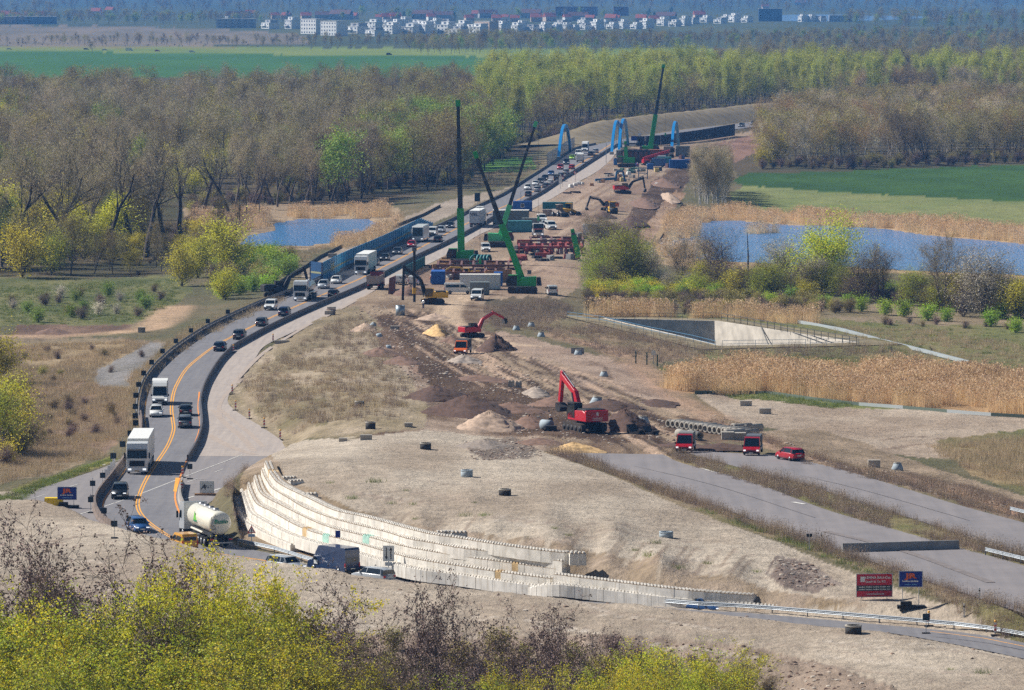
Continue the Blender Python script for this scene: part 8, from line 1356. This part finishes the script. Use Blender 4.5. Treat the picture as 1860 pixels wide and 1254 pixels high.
# ------------------------------------------------------------------ reeds, weeds, grass and stones
def blades(n, h, spread, w, lean, seed, mats, plume=0.0, hv=.3):
    r = np.random.default_rng(seed); p = r.normal(size=(n, 2)) * spread; a = r.uniform(0, 6.28, n); hh = h * (1 + r.uniform(-hv, hv, n)); ln = r.normal(size=(n, 2)) * lean * hh[:, None]
    b0 = np.c_[p, np.zeros(n)]; sd = np.c_[np.cos(a) * w, np.sin(a) * w, np.zeros(n)]; tp = np.c_[p + ln, hh]; V = np.stack([b0 - sd, b0 + sd, tp], 1).reshape(-1, 3); parts = [(V, np.arange(n * 3).reshape(n, 3), 0)]
    if plume: v, f = quad_cloud(tp, plume, r, long=2.2); parts.append((v, f, 1))
    return soup('tuft', parts, mats)
M_REED = leafm('reed', sr(232, 206, 166), .3, .1); M_PLUME = leafm('plume', sr(208, 178, 140), .3, .1); M_WEED = leafm('weed', sr(160, 140, 118), .2, .15); M_WEEDP = leafm('weed_purple', sr(136, 118, 110), .2, .15); M_GR = leafm('grass', sr(124, 136, 70), .3, .2); M_DRYG = leafm('dry_grass', sr(186, 166, 134), .3, .15)
REED = [blades(70, 2.3, .55, .022, .07, 501 + i, [M_REED, M_PLUME], .14) for i in range(3)]
WEED = [blades(60, .9, .4, .014, .25, 511 + i, [[M_WEED, M_WEEDP][i % 2], M_WEED], .05, .5) for i in range(3)]; GRSS = [blades(50, .38, .35, .02, .35, 521 + i, [M_GR]) for i in range(2)]; DRYG = [blades(60, .55, .4, .016, .3, 531 + i, [M_DRYG]) for i in range(2)]
SKIPS = [wp([(166, 690), (176, 670), (230, 643), (275, 620), (302, 625), (264, 670), (236, 692), (242, 702), (178, 704)]), wp([(330, 550), (305, 585), (272, 604), (0, 616), (0, 606), (200, 600), (262, 594), (296, 566), (310, 552)])]
def field(nm, regs, kinds, s0, s1, label):
    pts = []
    for i, (poly, dx, dy) in enumerate(regs): q = fill(poly, dx, dy, .98, 600 + i); q[:, 2] = z_mesh(q[:, 0], q[:, 1]); pts.append(q)
    pts = np.concatenate(pts)
    for w_ in SKIPS: pts = pts[~inpoly(w_, pts[:, 0], pts[:, 1])]
    f_ = fbm(pts[:, 0] / 5, pts[:, 1] / 14, 3, 41); k_ = (f_ > .3) if nm in ('reeds', 'dry_grass', 'dry_weeds') else np.ones(len(pts), bool); pts = pts[k_]; f_ = f_[k_]; scatter(nm, kinds, pts, nrng.uniform(s0, s1, len(pts)) * (.55 + .9 * f_), label)
field('reeds', [([(1208, 706), (1240, 690), (1340, 680), (1500, 682), (1700, 688), (2100, 700), (2100, 790), (1860, 756), (1640, 738), (1500, 726), (1400, 714), (1262, 714)], .75, 2.6), ([(1200, 402), (1240, 392), (1330, 388), (1528, 401), (1700, 410), (1860, 424), (2100, 436), (2100, 455), (1860, 443), (1758, 433), (1677, 426), (1611, 415), (1411, 407), (1325, 398), (1270, 402), (1268, 428), (1210, 438)], 1.1, 5), ([(1350, 421), (1410, 421), (1412, 425), (1352, 425)], 1, 4), ([(1180, 455), (1270, 440), (1300, 470), (1190, 468)], 1.6, 5),
  ([(345, 424), (350, 398), (460, 392), (490, 398), (490, 414), (440, 420), (425, 438)], 1.1, 5), ([(520, 392), (700, 385), (715, 395), (668, 396), (540, 397)], 1.1, 4), ([(600, 449), (610, 446), (690, 425), (720, 408), (740, 400), (690, 436), (620, 455)], 1.1, 4), ([(1060, 574), (1130, 570), (1450, 578), (1500, 592), (1310, 578), (1075, 576)], .9, 3)], REED, .75, 1.1, 'tan reeds round the ponds and in the reed bed')
field('dry_weeds', [([(990, 822), (1040, 823), (1240, 900), (1541, 1005), (1742, 1075), (1960, 1145), (1960, 1172), (1850, 1138), (1700, 1092), (1500, 1006), (1236, 912), (1090, 858)], .7, 1.5), ([(1205, 826), (1300, 838), (1474, 884), (1675, 948), (1860, 1008), (1960, 1038), (1960, 1055), (1860, 1028), (1600, 957), (1400, 890), (1240, 842)], .7, 1.5), ([(440, 690), (520, 640), (600, 590), (660, 575), (700, 640), (760, 720), (700, 770), (540, 790), (470, 755)], 1.5, 4.5), ([(1440, 838), (1640, 886), (1860, 950), (1960, 975), (1960, 955), (1700, 878), (1500, 838)], 1.0, 2.5), ([(1010, 590), (1300, 640), (1200, 660), (1100, 645), (960, 600)], 1.2, 4), ([(880, 560), (1000, 548), (1040, 566), (980, 600), (900, 600)], .9, 3), ([(1090, 588), (1290, 636), (1560, 634), (1640, 640), (1500, 652), (1300, 650), (1060, 600)], 1.0, 3), ([(410, 905), (425, 880), (455, 860), (440, 900), (424, 950), (440, 985)], .5, 1.5), ([(1280, 775), (1500, 840), (1480, 830), (1300, 765)], .8, 2.5)], WEED, .4, .95, 'dry brown weeds along the carriageways and slopes')
field('dry_grass', [([(-60, 640), (100, 625), (240, 620), (290, 640), (250, 720), (240, 790), (190, 840), (100, 858), (-60, 890)], .75, 2.6), ([(340, 600), (420, 566), (500, 540), (520, 545), (420, 590), (330, 640), (280, 680), (262, 720), (255, 690), (290, 640)], 1.0, 3.5), ([(560, 470), (640, 440), (700, 412), (640, 430), (560, 455), (470, 470), (460, 500), (520, 495)], 1.4, 5), ([(1560, 650), (1860, 680), (1960, 690), (1960, 650), (1700, 600), (1500, 592)], 1.6, 6), ([(1690, 810), (1860, 795), (1960, 800), (1960, 920), (1860, 890), (1740, 850)], .9, 3), ([(1000, 262), (1100, 240), (1040, 262)], 3, 15), ([(440, 700), (560, 640), (700, 680), (740, 760), (560, 780), (480, 750)], 2.0, 6), ([(860, 320), (990, 290), (960, 320), (880, 345)], 2, 8)], DRYG, .8, 1.5, 'dry yellow grass of the lowland and slopes')
field('green_tufts', [([(560, 850), (780, 900), (1000, 940), (1200, 985), (1340, 1010), (1400, 1060), (1200, 1045), (1050, 995), (760, 945), (600, 905)], 4.2, 9), ([(1300, 715), (1420, 717), (1560, 738), (1500, 742), (1340, 728)], .8, 2.5), ([(1210, 905), (1400, 965), (1700, 1080), (1690, 1086), (1380, 968)], .8, 3), ([(1400, 1140), (1860, 1215), (1860, 1250), (1700, 1240), (1500, 1180)], 6, 9), ([(0, 520), (330, 508), (320, 550), (240, 588), (0, 590)], 1.2, 4.5), ([(-40, 905), (60, 880), (200, 832), (212, 836), (70, 890), (0, 912)], .5, 1.6), ([(1190, 676), (1300, 658), (1560, 656), (1640, 668), (1300, 672)], .8, 2.6), ([(560, 990), (700, 1030), (1000, 1078), (700, 1040)], 2, 5), ([(1560, 580), (1860, 600), (1960, 690), (1600, 640)], 2.6, 9)], GRSS, .6, 1.3, 'green grass tufts on sand and meadow')
field('shrub_band', [([(1062, 545), (1180, 542), (1450, 548), (1560, 570), (1450, 578), (1300, 572), (1060, 566)], 1.8, 6), ([(600, 1180), (760, 1176), (900, 1186), (1100, 1192), (1300, 1210), (1420, 1262), (1000, 1300), (560, 1290)], 2.2, 4)], [BUSHB[0].join, BUSHB[1].join, BUSHG[2].join], .5, .85, 'brown shrubs above the basin and on the foreground slope')
field('yellow_shoots', [([(1070, 518), (1300, 525), (1310, 545), (1180, 545), (1070, 545)], 1.7, 6)], [BUSHY[0].join, BUSHG[0].join], .6, 1.0, 'yellow green shoots in front of the olive trees')
def rock(seed):
    bm = bmesh.new(); bmesh.ops.create_icosphere(bm, subdivisions=1, radius=.5); r = random.Random(seed)
    for v in bm.verts: v.co *= r.uniform(.7, 1.2); v.co.z *= .7
    me = bpy.data.meshes.new('stone'); bm.to_mesh(me); bm.free(); return me
STONES = []
for i, m in enumerate((earth('clod_dark', sr(96, 74, 64)), earth('clod', sr(150, 128, 112)), earth('stone_pale', sr(190, 178, 164)))): k = rock(700 + i); k.materials.append(m); STONES.append(k)
field('clods', [([(690, 590), (820, 590), (900, 650), (1080, 730), (1200, 760), (1230, 800), (1100, 815), (940, 795), (850, 775), (780, 740), (750, 690)], .9, 3.2), ([(620, 1155), (900, 1165), (1200, 1160), (1360, 1175), (1500, 1210), (1600, 1260), (1400, 1270), (1100, 1230), (620, 1200)], .7, 1.4), ([(1280, 770), (1500, 848), (1860, 935), (1860, 910), (1500, 830), (1300, 755)], .9, 3), ([(640, 560), (700, 550), (740, 640), (760, 700), (720, 690), (670, 600)], 1.2, 4), ([(840, 800), (960, 800), (990, 830), (860, 838)], .5, 1.6), ([(1400, 1015), (1470, 1022), (1520, 1065), (1420, 1070)], .5, 1.2), ([(640, 1060), (1000, 1090), (1400, 1120), (1860, 1190), (1860, 1240), (1400, 1150), (1000, 1130), (640, 1100)], 3, 7), ([(1040, 440), (1130, 400), (1220, 320), (1250, 320), (1200, 400), (1100, 460)], 1.4, 6)], STONES, .12, .5, 'clods and stones strewn over the soil')
# ------------------------------------------------------------------ the far town: white flat roofed villas, red roofed houses, blocks
V_WHT = mat('villa_white', sr(236, 236, 234), .6, noise=.04); V_GRY = mat('villa_grey', sr(170, 172, 174), .7); V_PNK = mat('villa_beige', sr(214, 190, 170), .7); V_WIN = mat('far_window_hazed', sr(92, 100, 112), .3); R_RED = mat('roof_red', sr(160, 84, 66), .8, noise=.15, nscale=.3); R_BRN = mat('roof_brown', sr(112, 82, 76), .8, noise=.15, nscale=.3); V_BRK = mat('brick_far', sr(140, 92, 78), .8, noise=.1); V_ROOF = mat('flat_roof', sr(190, 190, 186), .8)  # far window panes are lightened, with haze put into their colour
def villa(kind):
    r = root('villa'); w, d, h = [(14, 11, 6.2), (18, 12, 6.2), (12, 11, 9.2), (16, 11, 9.0)][kind]
    part('wall', MB().box(-w / 2, w / 2, -d / 2, d / 2, 0, h), V_WHT, r); part('roof_edge', MB().box(-w / 2 - .3, w / 2 + .3, -d / 2 - .3, d / 2 + .3, h, h + .35), V_WHT, r)
    part('upper_storey', MB().box(-w * .2, w * .46, -d * .35, d * .45, h + .36, h + 3.2), V_WHT if kind != 1 else V_GRY, r)
    nf = 2 if h < 7 else 3
    for f_ in range(nf):
        for i in range(3): x = -w / 2 + (i + .5) * w / 3; ww = w * (.05 if (i + f_ + kind) % 3 else .09); part('window', MB().box(x - ww, x + ww, -d / 2 - .08, -d / 2 + .02, .9 + f_ * 3.0, 2.3 + f_ * 3.0), V_WIN, r)
    part('window', MB().box(.02 * w, w * .25, -d * .35 - .08, -d * .35 + .02, h + .9, h + 2.6), V_WIN, r); part('balcony', MB().box(-w * .45, w * .1, -d / 2 - 1.5, -d / 2 - .09, 3.0, 3.9), V_WHT, r)
    return r
def house(kind):
    r = root('house'); w, d, h = [(12, 9, 5), (24, 10, 6), (9, 8, 6)][kind]; part('wall', MB().box(-w / 2, w / 2, -d / 2, d / 2, 0, h), [V_PNK, V_GRY, V_WHT][kind], r); part('roof', MB().prism([(-d / 2 - .5, h), (d / 2 + .5, h), (0, h + d * .48)], -w / 2 - .4, w / 2 + .4, 'x'), [R_RED, R_BRN, R_RED][kind], r)
    for i in range(2 + kind % 2 * 3): x = -w / 2 + (i + .5) * w / (2 + kind % 2 * 3); part('window', MB().box(x - .7, x + .7, -d / 2 - .07, -d / 2 + .02, 1.2, 2.8), V_WIN, r)
    part('chimney', MB().box(w * .2, w * .2 + .8, -.4, .4, h + d * .3, h + d * .6), V_BRK, r); return r
def slab(w, d, h, m, n, f_, roofm):
    r = root('apartment_block'); part('wall', MB().box(-w / 2, w / 2, -d / 2, d / 2, 0, h), m, r); part('roof', MB().box(-w / 2 - .2, w / 2 + .2, -d / 2 - .2, d / 2 + .2, h, h + .5), roofm, r)
    for k in range(f_):
        for i in range(n): x = -w / 2 + (i + .5) * w / n; part('window', MB().box(x - w / n * .2, x + w / n * .2, -d / 2 - .08, -d / 2 + .02, 1 + k * h / f_, 1 + k * h / f_ + h / f_ * .42), V_WIN, r)
    return r
VP = [villa(k) for k in range(4)]; HP = [house(k) for k in range(3)]; used = set()
def drop(proto, px, py, label, cat, group, s=1.0, rz=0.0):
    if proto in used: o = copy_tree(proto)
    else: o = proto; used.add(proto)
    x, y = G(px, py); o.location = (x, y, 0); o.rotation_euler = (0, 0, rz); o.scale = (s, s, s); tag(o, label, cat, group); return o
W_ = [(491, 52.5, 1), (531, 52.5, 2), (648, 61, 1), (680, 56, 3), (681, 66, 1), (711, 62, 3), (722, 51, 0), (747, 62, 0), (757, 51, 0), (775, 62, 2), (793, 50, 3), (812, 50, 1), (811, 62, 3), (833, 65, 1), (857, 62, 0), (870, 66, 3), (913, 60, 3), (939, 58, 0), (965, 58, 1), (990, 58, 3), (1010, 58, 0), (1028, 57, 2), (1042, 57, 0), (1062, 54, 1), (1063, 46, 1), (1085, 54, 3), (1097, 50, 0), (1113, 53, 0), (1134, 52, 2), (1156, 53, 0), (1175, 52, 3), (1205, 47, 3), (1226, 48.5, 0), (1258, 44, 1), (1283, 41, 0), (1308, 43, 1), (1335, 40.5, 3), (1357, 41, 0), (1458, 40, 2), (1474, 40, 2), (1489, 40, 1), (700, 50, 0), (735, 50, 2), (768, 55, 0), (842, 55, 0), (948, 52, 0), (1020, 50, 1), (1320, 38, 0), (1245, 47, 2)]
for i, (a, b_, k) in enumerate(W_): drop(VP[k], a, b_, 'white flat roofed villa of the far town by the lake', 'house', 'white villas of the far town', rnd.uniform(.85, 1.15) * (1 if a < 950 else .85), rnd.uniform(-1.15, -.75))
H_ = [(8, 33, 0), (28, 34, 0), (52, 34, 2), (75, 32, 0), (175, 26, 0), (200, 26, 2), (500, 32, 0), (520, 33, 0), (588, 33, 1), (620, 34, 1), (642, 33, 0), (688, 37, 2), (702, 36, 0), (718, 36, 0), (783, 38, 2), (768, 33, 1), (806, 34, 1), (852, 37, 0), (866, 30, 0), (886, 31, 1), (902, 38, 0), (918, 37, 2), (935, 38, 0), (965, 31, 1), (974, 38, 0), (998, 37, 0), (1030, 38, 2), (1050, 36, 1), (1072, 38, 0), (1110, 39, 0), (1120, 38, 2), (1165, 39, 0), (1188, 40, 0), (1210, 36, 1), (430, 36, 1), (455, 30, 0), (556, 34, 0), (1270, 33, 0), (1390, 15, 0), (1455, 8, 1)]
for i, (a, b_, k) in enumerate(H_): drop(HP[k], a, b_ + 2, 'gabled house with reddish roof in the far town', 'house', 'gabled houses of the far town', rnd.uniform(.9, 1.3), rnd.uniform(-.4, .4))
def one(o, px, py, label, rz=0.0): x, y = G(px, py); o.location = (x, y, 0); o.rotation_euler = (0, 0, rz); tag(o, label, 'building')
one(slab(26, 14, 15, V_WHT, 6, 4, V_ROOF), 570, 62, 'white apartment block left of the villas', -.9); one(slab(26, 14, 14, V_WHT, 6, 4, V_ROOF), 607, 65, 'white apartment block in front of another', -.9); one(slab(24, 12, 13, V_PNK, 4, 3, V_ROOF), 884, 63, 'beige apartment block among the villas', -.9)
one(slab(44, 16, 10, V_GRY, 6, 3, V_ROOF), 429, 51, 'grey long office building at the left of the town'); one(slab(48, 14, 9, mat('hall_blue', sr(120, 140, 160), .6), 5, 1, V_WHT), 67, 44, 'long pale roofed hall at the far left'); one(slab(28, 14, 9, mat('hall_tan', sr(170, 160, 150), .6), 3, 1, V_WHT), 12, 44, 'smaller pale hall at the left edge')
one(slab(62, 12, 13, V_BRK, 14, 4, R_BRN), 1047, 29, 'long brick apartment block above the town'); one(slab(22, 12, 13, V_BRK, 5, 4, R_BRN), 1128, 29, 'smaller brick block right of the long one'); one(slab(30, 16, 16, mat('office_blue', sr(40, 70, 110), .4), 6, 4, V_GRY), 1399, 39, 'dark blue office block beside the far lake'); one(slab(30, 12, 8, V_GRY, 6, 2, V_ROOF), 1527, 40, 'low grey building right of the dark office block')
for i in range(46):
    a = rnd.choice([rnd.uniform(0, 480), rnd.uniform(480, 1240), rnd.uniform(480, 1240)]); b_ = rnd.uniform(28, 40); x, y = G(a, b_); K = rnd.choice(CONI + OLIVE + GREENT + CONI); place_tree(K, 'town_tree', x, y, 0, rnd.uniform(.6, 1.0), rnd.uniform(0, 6), 'dark tree between the houses of the far town', 'tree', 'trees between the far houses')
for a, b_ in ((168, 97), (978, 100), (1050, 104), (1090, 103), (1110, 101), (1150, 102), (1180, 100), (870, 99), (1040, 112), (1075, 112)): x, y = G(a, b_); place_tree(BROWN[0], 'field_tree', x, y, 0, .6, rnd.uniform(0, 6), 'lone bare tree beside the far field road', 'tree', 'lone trees along the far field road')
